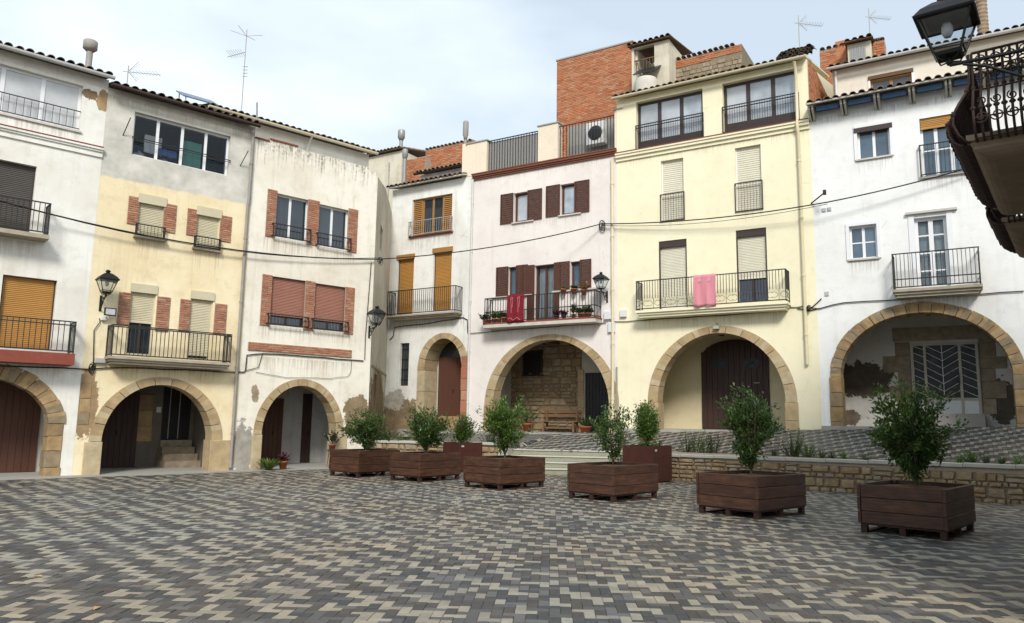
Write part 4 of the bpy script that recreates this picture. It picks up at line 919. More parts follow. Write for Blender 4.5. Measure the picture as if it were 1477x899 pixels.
balcony(h, b0[0], b0[1] - .05, zb0 - .24, zb0, zt0, .6, 'plaster_yellow', 'iron', .10, scroll=.42)
B5 = (b0[0], b0[1], zb0, zt0); add_drips('plaster_yellow', [(b0[0] + .1, b0[1] - .2, zb0 - .24, .9), (ra[0], ra[1], ra[2], .7), (rb[0], rb[1], rb[2], .7), (0, w, cz - .1, .5)], .35, (.40, .34, .22))
drape('pink_towel', f.u(19, 572, 300, .62), f.u(19, 755, 280, .62), f.z(19, 665, 408, .62), f.z(19, 665, 150, .62), -.665, 'towel_pink', None, .028, 'pink towel with round motifs hung over the cream balcony rail', 'towel', 11, f)
for sx_ in (.32, .72):
    u_ = f.u(19, 572, 300, .62) * (1 - sx_) + f.u(19, 755, 280, .62) * sx_; z_ = f.z(19, 665, 197, .65); ring = MB().tube([(u_ + math.cos(t * .7) * .035, -.70, z_ + math.sin(t * .7) * .035) for t in range(10)], .006, 5)
    o_ = ring.build('towel_motif', 'towel_white', bpy.data.objects['pink_towel'])
arch_stones(h, A, 13, 'sandstone', .5, .02, .008)
pier(h, (f.u(8, 116, 740), A.cu - A.a + .03, -.3, A.zs), 2, 'sandstone', .52, .05, .004); pier(h, (A.cu + A.a - .03, f.u(8, 719, 730), -.3, A.zs), 2, 'sandstone', .52, .05, .004)
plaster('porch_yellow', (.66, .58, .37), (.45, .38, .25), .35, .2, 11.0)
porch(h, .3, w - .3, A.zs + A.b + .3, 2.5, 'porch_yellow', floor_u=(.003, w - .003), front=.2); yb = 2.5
p0 = f.uz(8, 350, 600, -yb); p1 = f.uz(8, 613, 775, -yb); zd0 = max(.012, p1[1]); DA = Arch((p0[0] + p1[0]) / 2, f.z(8, 470, 520, -yb), (p1[0] - p0[0]) / 2, f.z(8, 470, 450, -yb) - f.z(8, 470, 520, -yb), .1, .1)
d = wall_mesh(DA.hole(.012, 0), [], yb - .05, yb - .01).build('door', 'door_dark', h)
n = 12
for i in range(n):
    a = p0[0] + (p1[0] - p0[0]) * i / n; b = p0[0] + (p1[0] - p0[0]) * (i + 1) / n; c0 = (a + b) / 2; tt = (c0 - DA.cu) / DA.a; zz = DA.zs + DA.b * math.sqrt(max(0, 1 - tt * tt)) - .03
    MB().bbox(a + .004, b - .004, yb - .068 - random.uniform(0, .006), yb - .045, .03, zz, .006).build('plank', 'door_dark', d)
for x in (410, 540):
    a = f.uz(8, x - 28, 520, -yb + .1); b = f.uz(8, x + 28, 556, -yb + .1); q_ = MB().box(a[0], b[0], yb - .085, yb - .06, b[1], a[1]).build('door_window', 'black_plastic', d)
    if x == 540: MB().tube([(a[0], yb - .09, a[1]), (b[0], yb - .09, b[1])], .012, 5).tube([(a[0], yb - .092, b[1]), (b[0], yb - .092, a[1])], .012, 5).build('door_bars', 'iron', d)
a = f.uz(8, 548, 614, -yb + .1); MB().box(a[0], a[0] + .2, yb - .09, yb - .06, a[1] - .02, a[1] + .01).build('letter_slot', 'iron_pale', d)
up = w - f.uz(8, 770, 540)[0]
pipe(h, [(w - .36, -.30, zg - .12), (w - .36, -.09, zg - .4), (w - .36, -.09, cz + .3), (w - .36, -.22, cz + .1), (w - .36, -.08, cz - .2), (w - .36, -.08, f.z(8, 770, 545))], .055, 'pipe_cream')
MB().box(A.cu - .09, A.cu + .09, -.16, -.02, A.zs + A.b + A.tb - .12, A.zs + A.b + A.tb - .02).box(A.cu - .02, A.cu + .02, -.08, -.02, A.zs + A.b + A.tb - .03, A.zs + A.b + A.tb + .10).build('arch_light', 'bracket_grey', h)
# brick party wall showing above the lower neighbour
bw = MB(); zn0 = zg - 2.6
rnd = random.Random(5)
for k in range(int(2.9 / .075)):
    y = .03 - (.13 if k % 2 else 0)
    while y < 5.5:
        a = max(y, .03); b = min(y + .26, 5.5)
        if b - a > .05 and zn0 + k * .075 < zg - .1 + a * .26: bw.box(w + .002, w + .03 + rnd.uniform(0, .01), a + .006, b - .006, zn0 + k * .075 + .005, zn0 + (k + 1) * .075 - .005)
        y += .27
bw.box(w - .01, w + .02, .03, 5.5, zn0, zg + .0, 1); bw.build('party_wall_bricks', ['brick_orange', 'mortar'], h, kind='stuff')

# ---------- house 6: white, wide rough arch
f, h, w = house(RF, u56, u56 + 11.5, zroad(6.0), 'white house with bracketed tile eaves and a wide rough sandstone arch'); H6 = (f, h)
w = 11.5; ze = f.z(9, 380, 312)
pc = (.17, .14, .11)
plaster('plaster_white_c', (.76, .77, .755), (.50, .47, .40), .32, .22, 12.0)
w1 = f.rect(9, 257, 437, 404, 550); w2 = f.rect(9, 527, 395, 745, 620); w3 = f.rect(10, 186, 68, 291, 178); dr = f.rect(10, 420, 38, 553, 283)
A = arch_from(f, 10, (157, 610), (452, 376), (778, 600), (108, 610), (440, 339), (812, 600)); A.ta = max(.3, min(A.ta, .6))
wall_mesh([(0, -.5), (w, -.5), (w, ze), (0, ze)], [rpoly(r) for r in (w1, w2, w3, dr)] + [A.hole(-.45)], 0.004, .42).build('wall', 'plaster_white_c', h)
shell(h, 0, w, ze - .05, mat='plaster_white_c', gable=False)
roof(h, .0, w, ze + .08, ze + .08, .62, 2.6, 13, mat='roof_tile_pale', soffit='slab_white', sp=.26)
nb = int(w / .98)
for i in range(nb + 1):
    u = .12 + i * .98; bk = MB()
    for s in (-.085, .025): bk.prism([(0, 0), (0, -.26), (.12, -.28), (.48, -.10), (.50, .02), (.50, .08), (0, .08)], 0, .06); n_ = len(bk.v)
    v = []
    mb = MB()
    for s in (-.085, .025):
        prof = [(0.02, -.30), (-.14, -.28), (-.34, -.16), (-.48, -.06), (-.50, .06), (.02, .06)]; v = [(u + s, p[0], ze + p[1]) for p in prof] + [(u + s + .06, p[0], ze + p[1]) for p in prof]; k = len(prof)
        mb.add(v, [tuple(range(k)), tuple(range(2 * k - 1, k - 1, -1))] + [(j, k + j, k + (j + 1) % k, (j + 1) % k) for j in range(k)])
    mb.build('eave_bracket', 'bracket_grey', h)
    if i < nb: MB().box(u + .16, u + .82, -.40, -.34, ze - .10, ze + .04).box(u + .14, u + .84, -.34, 0.0, ze + .02, ze + .05).build('eave_board', 'board_blue', h)
g = glazed(h, w1, 2, 'frame_white', 'glass_blue', .12, .06, sill=.06, blind=None); MB().box(w1[0] - .09, w1[1] + .09, -.05, .12, w1[3] - .16, w1[3]).build('shutter_box', 'frame_brown', g)
for r in (w1, w3):
    tr = MB(); tr.box(r[0] - .1, r[0] - .002, -.035, .03, r[2] - .02, r[3] + .1); tr.box(r[1] + .002, r[1] + .1, -.035, .03, r[2] - .02, r[3] + .1); tr.box(r[0] - .002, r[1] + .002, -.035, .03, r[3] + .002, r[3] + .1)
    tr.build('window_trim', 'frame_white', h)
g = glazed(h, w2, 3, 'frame_white', 'glass_blue', .14, .07, sill=.08, transom=w2[2] + .85); corrugated(w2[0] + .02, w2[1] - .02, w2[3] - .32, w2[3], .06, .05).build('roller_shutter', 'roller_orange', g); railing(g, [(w2[0] - .04, 0.0), (w2[0] - .04, -.12), (w2[1] + .04, -.12), (w2[1] + .04, 0.0)], w2[2], w2[2] + .98, .11, 'iron', (.04,), .012)
glazed(h, w3, 2, 'frame_white', 'glass_blue', .12, .06, sill=.06, transom=(w3[2] + w3[3]) / 2)
g = glazed(h, dr, 2, 'frame_white', 'glass_clear', .14, .09, clear_room=True); MB().box(dr[0] - .05, dr[1] + .05, 1.2, 1.25, dr[2], dr[3]).box(dr[0] - .1, dr[0] - .05, .43, 1.2, dr[2], dr[3]).box(dr[1] + .05, dr[1] + .1, .43, 1.2, dr[2], dr[3]).box(dr[0] - .05, dr[1] + .05, .43, 1.2, dr[3], dr[3] + .05).build('room', 'room_dark', g); drape('curtain', dr[0] + .07, dr[1] - .07, dr[2] + .05, dr[3] - .1, .28, 'curtain', g, .03, seed=4)
for k in range(3): MB().box(dr[0] + .05, dr[1] - .05, .145, .17, dr[2] + (k + 1) * (dr[3] - dr[2]) / 4 - .02, dr[2] + (k + 1) * (dr[3] - dr[2]) / 4 + .02).build('glazing_bar', 'frame_white', g)
MB().box(dr[0] - .22, dr[1] + .3, -.10, .02, dr[3] + .12, dr[3] + .19).build('lintel', 'slab_white', g); MB().box(dr[0] - .16, dr[0] - .002, -.02, .03, dr[2], dr[3] + .12).box(dr[1] + .002, dr[1] + .16, -.02, .03, dr[2], dr[3] + .12).build('door_trim', 'frame_white', g)
b0 = f.rect(10, 335, 175, 668, 272, .6); zt0 = f.z(10, 500, 153, .6); zb0 = f.z(10, 500, 284, .6); balcony(h, b0[0] + .0, b0[1], zb0 - .24, zb0, zt0, .6, 'slab_grime', 'iron', .105, rails=(.06, .30))
add_drips('plaster_white_c', [(w1[0] - .05, w1[1] + .05, w1[2] - .05, .8), (w2[0], w2[1], w2[2] - .05, .9), (w3[0] - .05, w3[1] + .05, w3[2] - .05, .9), (b0[0] + .1, b0[1] - .1, zb0 - .24, .7), (0, w, ze - .2, .5)], .4)
arch_stones(h, A, 22, 'sandstone_worn', .55, .03, .03)
pier(h, (A.cu - A.a - A.ta - .05, A.cu - A.a + .02, -.3, A.zs), 4, 'sandstone_worn', .56, .05, .035); pier(h, (A.cu + A.a - .02, A.cu + A.a + A.ta + .08, -.3, A.zs), 4, 'sandstone_worn', .56, .05, .035)
yb = 2.6; U = lambda x, y: f.uz(10, x, y, -yb); a = U(235, 620); b = U(745, 700); q3 = U(190, 680)
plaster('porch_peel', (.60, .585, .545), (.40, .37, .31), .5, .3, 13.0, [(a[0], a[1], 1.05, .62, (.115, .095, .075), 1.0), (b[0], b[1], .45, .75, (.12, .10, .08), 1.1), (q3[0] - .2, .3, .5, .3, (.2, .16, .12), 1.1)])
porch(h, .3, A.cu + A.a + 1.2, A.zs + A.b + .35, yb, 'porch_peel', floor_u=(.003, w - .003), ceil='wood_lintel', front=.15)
dz = U(540, 742)[1]; dw = (U(418, 600)[0], U(652, 600)[0], max(.03, dz), U(540, 487)[1]); 
MB().box(dw[0] - .1, dw[1] + .1, yb - .5, yb, 0, dw[2]).build('door_step', 'concrete', h)
fr = MB(); x0, x1, z0, z1 = dw; ws = x1 - x0; cols = [x0, x0 + ws * .20, x0 + ws * .74, x0 + ws * 1.0]
for u in cols: fr.box(u - .04, u + .04, yb - .10, yb - .02, z0, z1)
fr.box(x0, x1, yb - .095, yb - .025, z1 - .07, z1); fr.box(x0, x1, yb - .095, yb - .025, z0 + .42, z0 + .48); d = fr.build('door', 'metal_door', h)
for i, (a, b) in enumerate(zip(cols[:-1], cols[1:])):
    a += .04; b -= .04; MB().box(a, b, yb - .05, yb - .03, z0 + .48, z1 - .07).build('pane', 'black_plastic', d); MB().box(a, b, yb - .08, yb - .035, z0, z0 + .42).build('kick_panel', 'white_metal', d)
    n = 7; hh = (z1 - .07 - z0 - .48); c = (a + b) / 2
    for k in range(n + 1):
        zz = z0 + .5 + hh * k / n; 
        segs = [((a, zz - (b - a) * .0), (b, zz - (b - a) * .5))] if i == 0 else [((a, zz), (b, zz - (b - a) * .5))] if i == 2 else [((a, zz), (c, zz - (c - a) * .62)), ((c, zz - (c - a) * .62), (b, zz))]
        for s_ in segs:
            p = [max(z0 + .49, s_[0][1]), max(z0 + .49, s_[1][1])]
            if p[0] != p[1] and min(p) < z1 - .08: MB().tube([(s_[0][0], yb - .062, min(p[0], z1 - .08)), (s_[1][0], yb - .062, min(p[1], z1 - .08))], .011, 4).build('chevron_bar', 'white_metal', d)
    if i == 1: MB().box(c - .01, c + .01, yb - .07, yb - .05, z0 + .48, z1 - .07).build('center_bar', 'white_metal', d)
MB().box(cols[2] - .07, cols[2] - .04, yb - .16, yb - .1, z0 + .95, z0 + 1.3).build('handle', 'iron', d)
for s_ in (0, 1):
    zz = z0; k = 0
    while zz < z1:
        hh = random.uniform(.38, .55); ww_ = (.75 if k % 2 else .42) * random.uniform(.85, 1.1)
        r_ = (x0 - .06 - ww_, x0 - .06) if s_ == 0 else (x1 + .06, x1 + .06 + ww_); MB().bbox(r_[0], r_[1], yb - .03, yb + .05, zz, min(zz + hh, z1 + .1) - .008, .01).build('jamb_stone', 'rubble_dim', h); zz += hh; k += 1
MB().bbox(x0 - .55, x1 + .4, yb - .04, yb + .05, z1 + .1, z1 + .55, .01).build('lintel_stone', 'rubble_dim', h)
# set-back upper storey
ys = 2.0; zu = f.z(9, 500, 105, -ys + .2); uL = f.u(9, 150, 180, -ys); uw = f.rect(9, 315, 228, 500, 300, -ys)
plaster('plaster_ivory', (.70, .655, .56), (.5, .44, .34), .3, .2, 14.0)
wall_mesh([(uL, ze - .1), (w, ze - .1), (w, zu), (uL, zu)], [rpoly((uw[0], uw[1], ze + .25, uw[3]))], ys, ys + .3).build('attic_wall', 'plaster_ivory', h)
MB().box(uL + .002, uL + .2, ys + .3, 7.5, ze - .2, zu).build('attic_side_wall', 'plaster_ivory', h)
w7 = glazed(h, (uw[0], uw[1], ze + .25, uw[3]), 2, 'wood_orange', 'glass_dark', ys + .1, .07); MB().box(uw[0] - .06, uw[1] + .06, ys - .05, ys + .05, uw[3] + .0, uw[3] + .13).build('lintel', 'wood_lintel', w7)
MB().box(uw[0] - .07, uw[0] - .003, ys - .02, ys + .02, ze + .2, uw[3]).box(uw[1] + .003, uw[1] + .07, ys - .02, ys + .02, ze + .2, uw[3]).build('window_trim', 'frame_white', w7)
roof(h, uL - .1, w, zu, zu, .25, 5, 14, y0=ys, gutter='pipe_white', mat='roof_tile')
pipe(h, [(uL + .12, ys - .1, zu - .1), (uL + .12, ys - .1, ze + .2)], .05, 'pipe_white', False)
# ------------------------------------------------------------------ ground, terrace, paving
g_ = MB().add([(-250, -250, -.05), (250, -250, -.05), (250, 250, -.05), (-250, 250, -.05)], [(0, 1, 2, 3)]).build('ground', 'dirt'); g_['kind'] = 'structure'
plaza = MB().add([(-22, -6, -.01), (24, -6, -.01), (24, 29, -.01), (-22, 29, -.01)], [(0, 1, 2, 3)]).build('plaza', 'joint_sand'); plaza['kind'] = 'structure'
wa_ = at_z(0, 970, 693); wb_ = at_z(0, 1477, 728); wdir = (wb_ - wa_).normalized()
WR0 = wa_ - wdir * 1.75; WR1 = wb_ + wdir * 5.0
S0 = Vector((-.05, 24.5, 0)); S1 = Vector((WR0.x - .1, WR0.y + .25, 0))
WL1 = Vector((-.12, 25.0, 0)); WL0 = Vector((cw.x + .25, cw.y + .15, 0))
def interp(x, xs, ys):
    return float(np.interp(x, xs, ys))
def sd(P): q = P - RF.O; return q.dot(RF.t), -q.dot(RF.n)
DS = [-14, -7, -6.3, -2.0, -1.2, 0, 8.35, 14]; DV = [5.0, 4.4, 3.45, 3.25, 3.9, 4.02, 5.35, 6.2]
# make the front edge follow the walls
s_l0, d_l0 = sd(WL0); s_l1, d_l1 = sd(WL1); s_r0, d_r0 = sd(WR0); s_r1, d_r1 = sd(WR1)
q0 = S0 + Vector((.17, 1.0, 0)); q1 = S1 + Vector((.17, 1.0, 0)); s_q0, d_q0 = sd(q0); s_q1, d_q1 = sd(q1)
s_l1 = min(s_l1, s_q0 - .06)
DS = [s_l0 - 3, s_l0, s_l1, s_q0, s_q1, s_r0, s_r1]; DV = [d_l0, d_l0, d_l1, d_q0, d_q1, d_r0, d_r1]
FZ = [.78, .78, .80, .72, .72, .66, .78]
DS, DV, FZ = zip(*sorted(zip(DS, DV, FZ)))
def ter_z(s, d):
    D = interp(s, DS, DV); zf = zroad(s); z1 = interp(s, DS, FZ); k = min(1.05, max(0, d) / D); return zf + (z1 - zf) * k
def ter_w(s, d, dz=0.0):
    P = RF.O + RF.t * s - RF.n * d; return (P.x, P.y, ter_z(s, d) + dz)
ss = sorted(set(list(np.linspace(s_l0 - .2, s_r1, 60)) + list(DS[1:]))); mb = MB(); nd_ = 10; v = []
for s in ss:
    D = interp(s, DS, DV) - .12
    for k in range(nd_): v.append(ter_w(s, -.2 + (D + .2) * k / (nd_ - 1), -.012))
fc = [(i * nd_ + k, i * nd_ + k + 1, (i + 1) * nd_ + k + 1, (i + 1) * nd_ + k) for i in range(len(ss) - 1) for k in range(nd_ - 1)]
terrace = mb.add(v, fc).build('terrace', 'joint_sand'); terrace['kind'] = 'structure'
def herring(x0, x1, y0, y1):
    """2:1 herringbone, returns (cx, cy, horizontal) in cells of .1 m"""
    r = []
    for y in range(int(y0 * 10), int(y1 * 10)):
        for x in range(int(x0 * 10), int(x1 * 10)):
            k = (x - y) % 4
            if k == 0: r.append((x * .1 + .1, y * .1 + .05, True, (y - (x - y) // 4) % 3 == 0))
            elif k == 3: r.append((x * .1 + .05, y * .1 + .1, False, (y + 1 - (x - 3 - y) // 4) % 3 == 0))
    return r
PT = [(-1, -1), (1, -1), (1, 1), (-1, 1)]
def paver_block(hx, hy, top=0.0, low=-.03, b=.004):
    v = [(a * hx, c * hy, low) for a, c in PT] + [(a * hx, c * hy, top - b * .6) for a, c in PT] + [(a * (hx - b), c * (hy - b), top) for a, c in PT]
    f_ = [(8, 9, 10, 11)] + [(k * 4 + i, k * 4 + (i + 1) % 4, (k + 1) * 4 + (i + 1) % 4, (k + 1) * 4 + i) for k in (0, 1) for i in range(4)]
    return v, f_
pa = R(-3.0); ca, sa2 = math.cos(pa), math.sin(pa)
LIM_L = LF; keep = []
rnd = random.Random(3)
ctr_p = [(p, None) for p in ()]
def in_plaza(x, y):
    P = Vector((x, y, 0)); dl = -(P - LF.O).dot(LF.n)
    if dl < .62: return False
    q = P - WR0; nrm = Vector((-wdir.y, wdir.x, 0))
    if q.dot(nrm) > -.02 and (P - WR0).dot(wdir) > -.2: return False
    ws = (S1 - S0).normalized(); ns = Vector((-ws.y, ws.x, 0))
    if (P - S0).dot(ns) > -.0 and S0.x - .05 < x < S1.x + .4: return False
    wl = (WL1 - WL0).normalized(); nl = Vector((-wl.y, wl.x, 0))
    if (P - WL0).dot(nl) > -.02 and x < S0.x + .1: return False
    return y < 28.5
cells = []
for (cx, cy, hz, lt) in herring(-19, 22, 3.2, 29):
    x = cx * ca - cy * sa2; y = cx * sa2 + cy * ca
    if abs(x) > 3.2 + .78 * y or not in_plaza(x, y): continue
    cells.append((x, y, hz, lt != (rnd.random() < (.24 if lt else .12))))
def cam_px(P):
    d = Vector(P) - CAMP; k = d.dot(CF); return W / 2 + FPX * d.dot(CR) / k, H / 2 - FPX * d.dot(CU) / k
vis = []
for i, (x, y, hz, lt) in enumerate(cells):
    if y < 9:
        a = cam_px((x, y, 0))
        if 12 < a[0] < W - 12 and a[1] < H - 4: vis.append((math.hypot(x * .35, y), i))
vis.sort(); ind = set(i for _, i in vis[:300])
pv, pf = paver_block(.0982, .0482); _pm = [MB().add(pv, pf).mesh('paver', m_) for m_ in ('paver_dark', 'paver_light')]
V = []; F_ = []; MI = []
for i, (x, y, hz, lt) in enumerate(cells):
    ang = pa + (0 if hz else math.pi / 2); dz = rnd.uniform(-.004, .002); tx = rnd.uniform(-.016, .016); ty = rnd.uniform(-.016, .016)
    if i in ind:
        link('paver', _pm[int(lt)], plaza, (x, y, dz), (tx, ty, ang))
    else:
        c, s = math.cos(ang), math.sin(ang); b = len(V)
        for p in pv: V.append((x + p[0] * c - p[1] * s, y + p[0] * s + p[1] * c, p[2] + dz + p[0] * tx + p[1] * ty))
        F_ += [tuple(b + k for k in q) for q in pf]; MI += [int(lt)] * len(pf)
me = bpy.data.meshes.new('paving'); me.from_pydata(V, [], F_); me.materials.append(M['paver_dark']); me.materials.append(M['paver_light']); me.polygons.foreach_set('material_index', MI); link('paving', me, plaza, kind='stuff')
V = []; F_ = []; MI = []
for (cx, cy, hz, lt) in herring(s_l0 - .1, s_r1, .1, 7):
    D = interp(cx, DS, DV); stp = s_l1 - .05 < cx < s_r0 + .1
    if cy < .14 or cy > D - (.02 if stp else .55): continue
    hx, hy = (.0982, .0482) if hz else (.0482, .0982); b = len(V)
    for dz, e in ((-.012, 0), (0.0, .004)):
        for a, c in PT: V.append(ter_w(cx + a * (hx - e), cy + c * (hy - e), dz + .0))
    F_ += [(b + 4, b + 5, b + 6, b + 7)] + [(b + i, b + (i + 1) % 4, b + 4 + (i + 1) % 4, b + 4 + i) for i in range(4)]; MI += [int(lt)] * 5
me = bpy.data.meshes.new('terrace_paving'); me.from_pydata(V, [], F_); me.materials.append(M['paver_dark']); me.materials.append(M['paver_light']); me.polygons.foreach_set('material_index', MI); link('terrace_paving', me, terrace, kind='stuff')
# planting bed behind the wall caps
mb = MB(); v = []; seg = []
for s in np.linspace(s_l0, s_r1, 80):
    D = interp(s, DS, DV); stp = s_l1 - .15 < s < s_r0 + .15
    a, b = ter_w(s, D - .56, .02), ter_w(s, D - .1, .03); seg.append((a, b, stp))
for p, q in zip(seg[:-1], seg[1:]):
    if p[2] or q[2]: continue
    mb.add([p[1], q[1], q[0], p[0]], [(0, 1, 2, 3)]); mb.add([p[0], q[0], (q[0][0], q[0][1], q[0][2] - .1), (p[0][0], p[0][1], p[0][2] - .1)], [(0, 1, 2, 3)])
bed = mb.build('planting_bed', 'soil'); bed['kind'] = 'structure'

# ------------------------------------------------------------------ retaining walls and steps
def low_wall(P, Q, z0t, z1t, label, seed):
    d = Q - P; L = d.length; ang = math.atan2(d.y, d.x); t = thing('retaining_wall', label, 'wall', (P.x, P.y, 0), ang)
    zt = min(z0t, z1t) - .09
    rubble_wall(t, 0, L, -.03, zt, 0, 'rubble', .17, seed=seed, th=.35, aspect=1.9)
    n = max(2, round(L / 1.0))
    for i in range(n):
        a = L * i / n; b = L * (i + 1) / n; za = z0t + (z1t - z0t) * (i + .5) / n; MB().bbox(a + .003, b - .003, -.06, .34, za - .09, za + random.uniform(-.004, .004), .012).build('cap_stone', 'cap_stone', t)
    if abs(z1t - z0t) > .03: MB().box(0, L, .02, .3, zt - .01, max(z0t, z1t) - .095).build('cap_bed', 'mortar', t)
    return t
zc0 = EYE - (654 - 610.1) / FPX * wa_.y; zc1 = EYE - (671 - 617.8) / FPX * wb_.y
low_wall(WR0, WR1, .74, .90, 'long low rubble stone wall with pale cap right of the steps', 21)
low_wall(WL0, WL1, .89, .93, 'low rubble stone wall with pale cap behind the planters, left of the steps', 22)
d = S1 - S0; st = thing('stone_steps', 'four pale stone steps up from the square to the terrace', 'steps', (S0.x, S0.y, 0), math.atan2(d.y, d.x)); L = d.length
for k in range(4): MB().bbox(-.02 - .004 * k, L + .3 + .003 * k, .34 * k, .34 * 3 + .35, .18 * k - (.05 if k == 0 else -.001), .18 * (k + 1) - .045, .008).build('riser', 'riser_stone_shaded', st)
for k in range(4): MB().bbox(-.03 - .004 * k, L + .31 + .003 * k, .34 * k - .035, .34 * (k + 1) + (.03 if k == 3 else .0), .18 * (k + 1) - .045, .18 * (k + 1), .01).build('tread', 'cap_stone', st)
MB().box(-.32, -.03, .0, 1.5, -.05, .74).build('cheek_wall', 'cap_stone', st)

# ------------------------------------------------------------------ plants
def leaves(pts, size, width, rnd, droop=.3):
    """pts: (position, direction). one folded leaf each"""
    n = len(pts); V = np.zeros((n * 4, 3)); F_ = np.zeros((n * 2, 3), int)
    for i, (p, d) in enumerate(pts):
        d = Vector(d); d = (d + Vector((rnd.uniform(-.6, .6), rnd.uniform(-.6, .6), rnd.uniform(-.5, .5)))).normalized()
        s = d.cross(Vector((rnd.uniform(-.3, .3), rnd.uniform(-.3, .3), 1)));
        if s.length < 1e-3: s = Vector((1, 0, 0))
        s.normalize(); u = s.cross(d).normalized(); L = size * rnd.uniform(.65, 1.2); w_ = width * rnd.uniform(.75, 1.15)
        p = Vector(p); t = p + d * L - Vector((0, 0, L * droop * rnd.random())); m = p + d * (L * .45)
        V[i * 4] = p; V[i * 4 + 1] = m + s * w_ + u * (w_ * .45); V[i * 4 + 2] = t; V[i * 4 + 3] = m - s * w_ + u * (w_ * .45)
        F_[i * 2] = (i * 4, i * 4 + 1, i * 4 + 2); F_[i * 2 + 1] = (i * 4, i * 4 + 2, i * 4 + 3)
    me = bpy.data.meshes.new('foliage'); me.from_pydata(V.tolist(), [], F_.tolist()); return me
def shrub(P, hgt, rx, label, mat, seed, n_branch=70, per=34, leaf=.09, lw=.02, stem=.16, name='shrub', group='shrubs in the wooden planters', flat=.8, lean=(0, 0), top_sparse=.0, col=False):
    rnd = random.Random(seed); t = thing(name, label, 'shrub', P, rnd.uniform(0, 6), group); tr = MB(); pts = []
    tr.tube([(0, 0, -.08), (lean[0] * .1, lean[1] * .1, hgt * stem)], .022, 7, rs=[.028, .022])
    nm = 6; mains = []
    for k in range(nm):
        a = 2 * math.pi * k / nm + rnd.uniform(-.4, .4); r = rnd.uniform(.25, .62) * rx; e = Vector((math.cos(a) * r, math.sin(a) * r, hgt * rnd.uniform(.6, .9))); b = Vector((0, 0, hgt * stem * rnd.uniform(.5, 1)))
        m = b.lerp(e, .45) + Vector((math.cos(a) * r * .25, math.sin(a) * r * .25, 0)); mains.append((b, m, e)); tr.tube([b, b.lerp(m, .5), m, m.lerp(e, .5), e], .01, 5, rs=[.016, .013, .010, .007, .004])
    lob = [(rnd.uniform(0, 6.28), rnd.uniform(.25, 1.0), rnd.uniform(.7, 1.12)) for _ in range(9)]
    for k in range(n_branch):
        while True:
            q = Vector((rnd.uniform(-1, 1), rnd.uniform(-1, 1), rnd.uniform(-1, 1)))
            if .15 < q.length < 1: break
        zc = hgt * (.53 if not col else .54); hz = hgt * (.47 if not col else .46); az = math.atan2(q.y, q.x)
        wob = 1 + .22 * math.sin(az * 2 + lob[0][0]) * lob[0][1] + .18 * math.sin(az * 3 + q.z * 3 + lob[1][0]) + .12 * math.sin(az * 5 + q.z * 5 + lob[2][0])
        if col: e = Vector((q.x * rx, q.y * rx, zc + q.z * hz))
        else:
            cone = 1.0 if q.z > -.25 else 1.0 + (q.z + .25) * .95
            e = Vector((q.x * rx * wob * cone, q.y * rx * wob * cone, zc + q.z * hz * (1 + .12 * math.sin(az * 2 + lob[3][0]))))
        e.x += lean[0] * e.z; e.y += lean[1] * e.z
        b0, m0, e0 = mains[k % nm]; src = b0.lerp(m0, rnd.uniform(.4, 1)) if rnd.random() < .5 else m0.lerp(e0, rnd.uniform(0, .9))
        md = src.lerp(e, .5) + Vector((0, 0, -.03 * hgt)); path = [src, md, e]; tr.tube(path, .003, 3, cap=False, rs=[.005, .004, .002])
        dirv = (e - src).normalized()
        for j in range(per):
            a = .38 + .62 * (j + rnd.random()) / per; a = min(1, a); p = src.lerp(md, a * 2) if a < .5 else md.lerp(e, a * 2 - 1)
            jit = .045 if not col else .06
            pts.append((p + Vector((rnd.gauss(0, jit), rnd.gauss(0, jit), rnd.gauss(0, jit))), dirv + Vector((rnd.gauss(0, .5), rnd.gauss(0, .5), .35))))
    tr.build('trunk', 'bark', t)
    me = leaves(pts, leaf, lw, rnd); me.materials.append(M[mat]); link('foliage', me, t); return t
def tuft(P, hgt, rx, mat, label, seed, n=60, w_=.012, name='plant', cat='plant', group=None, arch=.5, mb_only=False):
    """arching blades"""
    rnd = random.Random(seed); mb = MB()
    for k in range(n):
        a = rnd.uniform(0, 6.28); r = rx * rnd.uniform(.2, 1); hh = hgt * rnd.uniform(.5, 1); s = Vector((-math.sin(a), math.cos(a), 0)) * w_; prev = None; v = []
        for j in range(5):
            t = j / 4; q = Vector((math.cos(a) * (r * t + .02), math.sin(a) * (r * t + .02), hh * (t * (1 + arch) - arch * t * t * 1.3))); ww = (1 - t * .9); v += [q + s * ww, q - s * ww]
        mb.add(v, [(2 * j, 2 * j + 1, 2 * j + 3, 2 * j + 2) for j in range(4)])
    if mb_only: return mb
    t = thing(name, label, cat, P, 0, group); mb.build('foliage', mat, t); return t
def leafy(P, hgt, rx, mat, label, seed, n=14, per=14, leaf=.07, lw=.016, name='plant', group=None, cat='plant'):
    rnd = random.Random(seed); t = thing(name, label, cat, P, 0, group); tr = MB(); pts = []
    for k in range(n):
        a = rnd.uniform(0, 6.28); r = rx * rnd.uniform(.1, 1); e = Vector((math.cos(a) * r, math.sin(a) * r, hgt * rnd.uniform(.45, 1))); b = Vector((math.cos(a) * r * .2, math.sin(a) * r * .2, -.03)); tr.tube([b, b.lerp(e, .5), e], .004, 3, cap=False)
        for j in range(per): pts.append((b.lerp(e, .15 + .85 * (j + rnd.random()) / per), (e - b).normalized() + Vector((rnd.gauss(0, .8), rnd.gauss(0, .8), .2))))
    tr.build('stems', 'bark', t); me = leaves(pts, leaf, lw, rnd); me.materials.append(M[mat]); link('foliage', me, t); return t

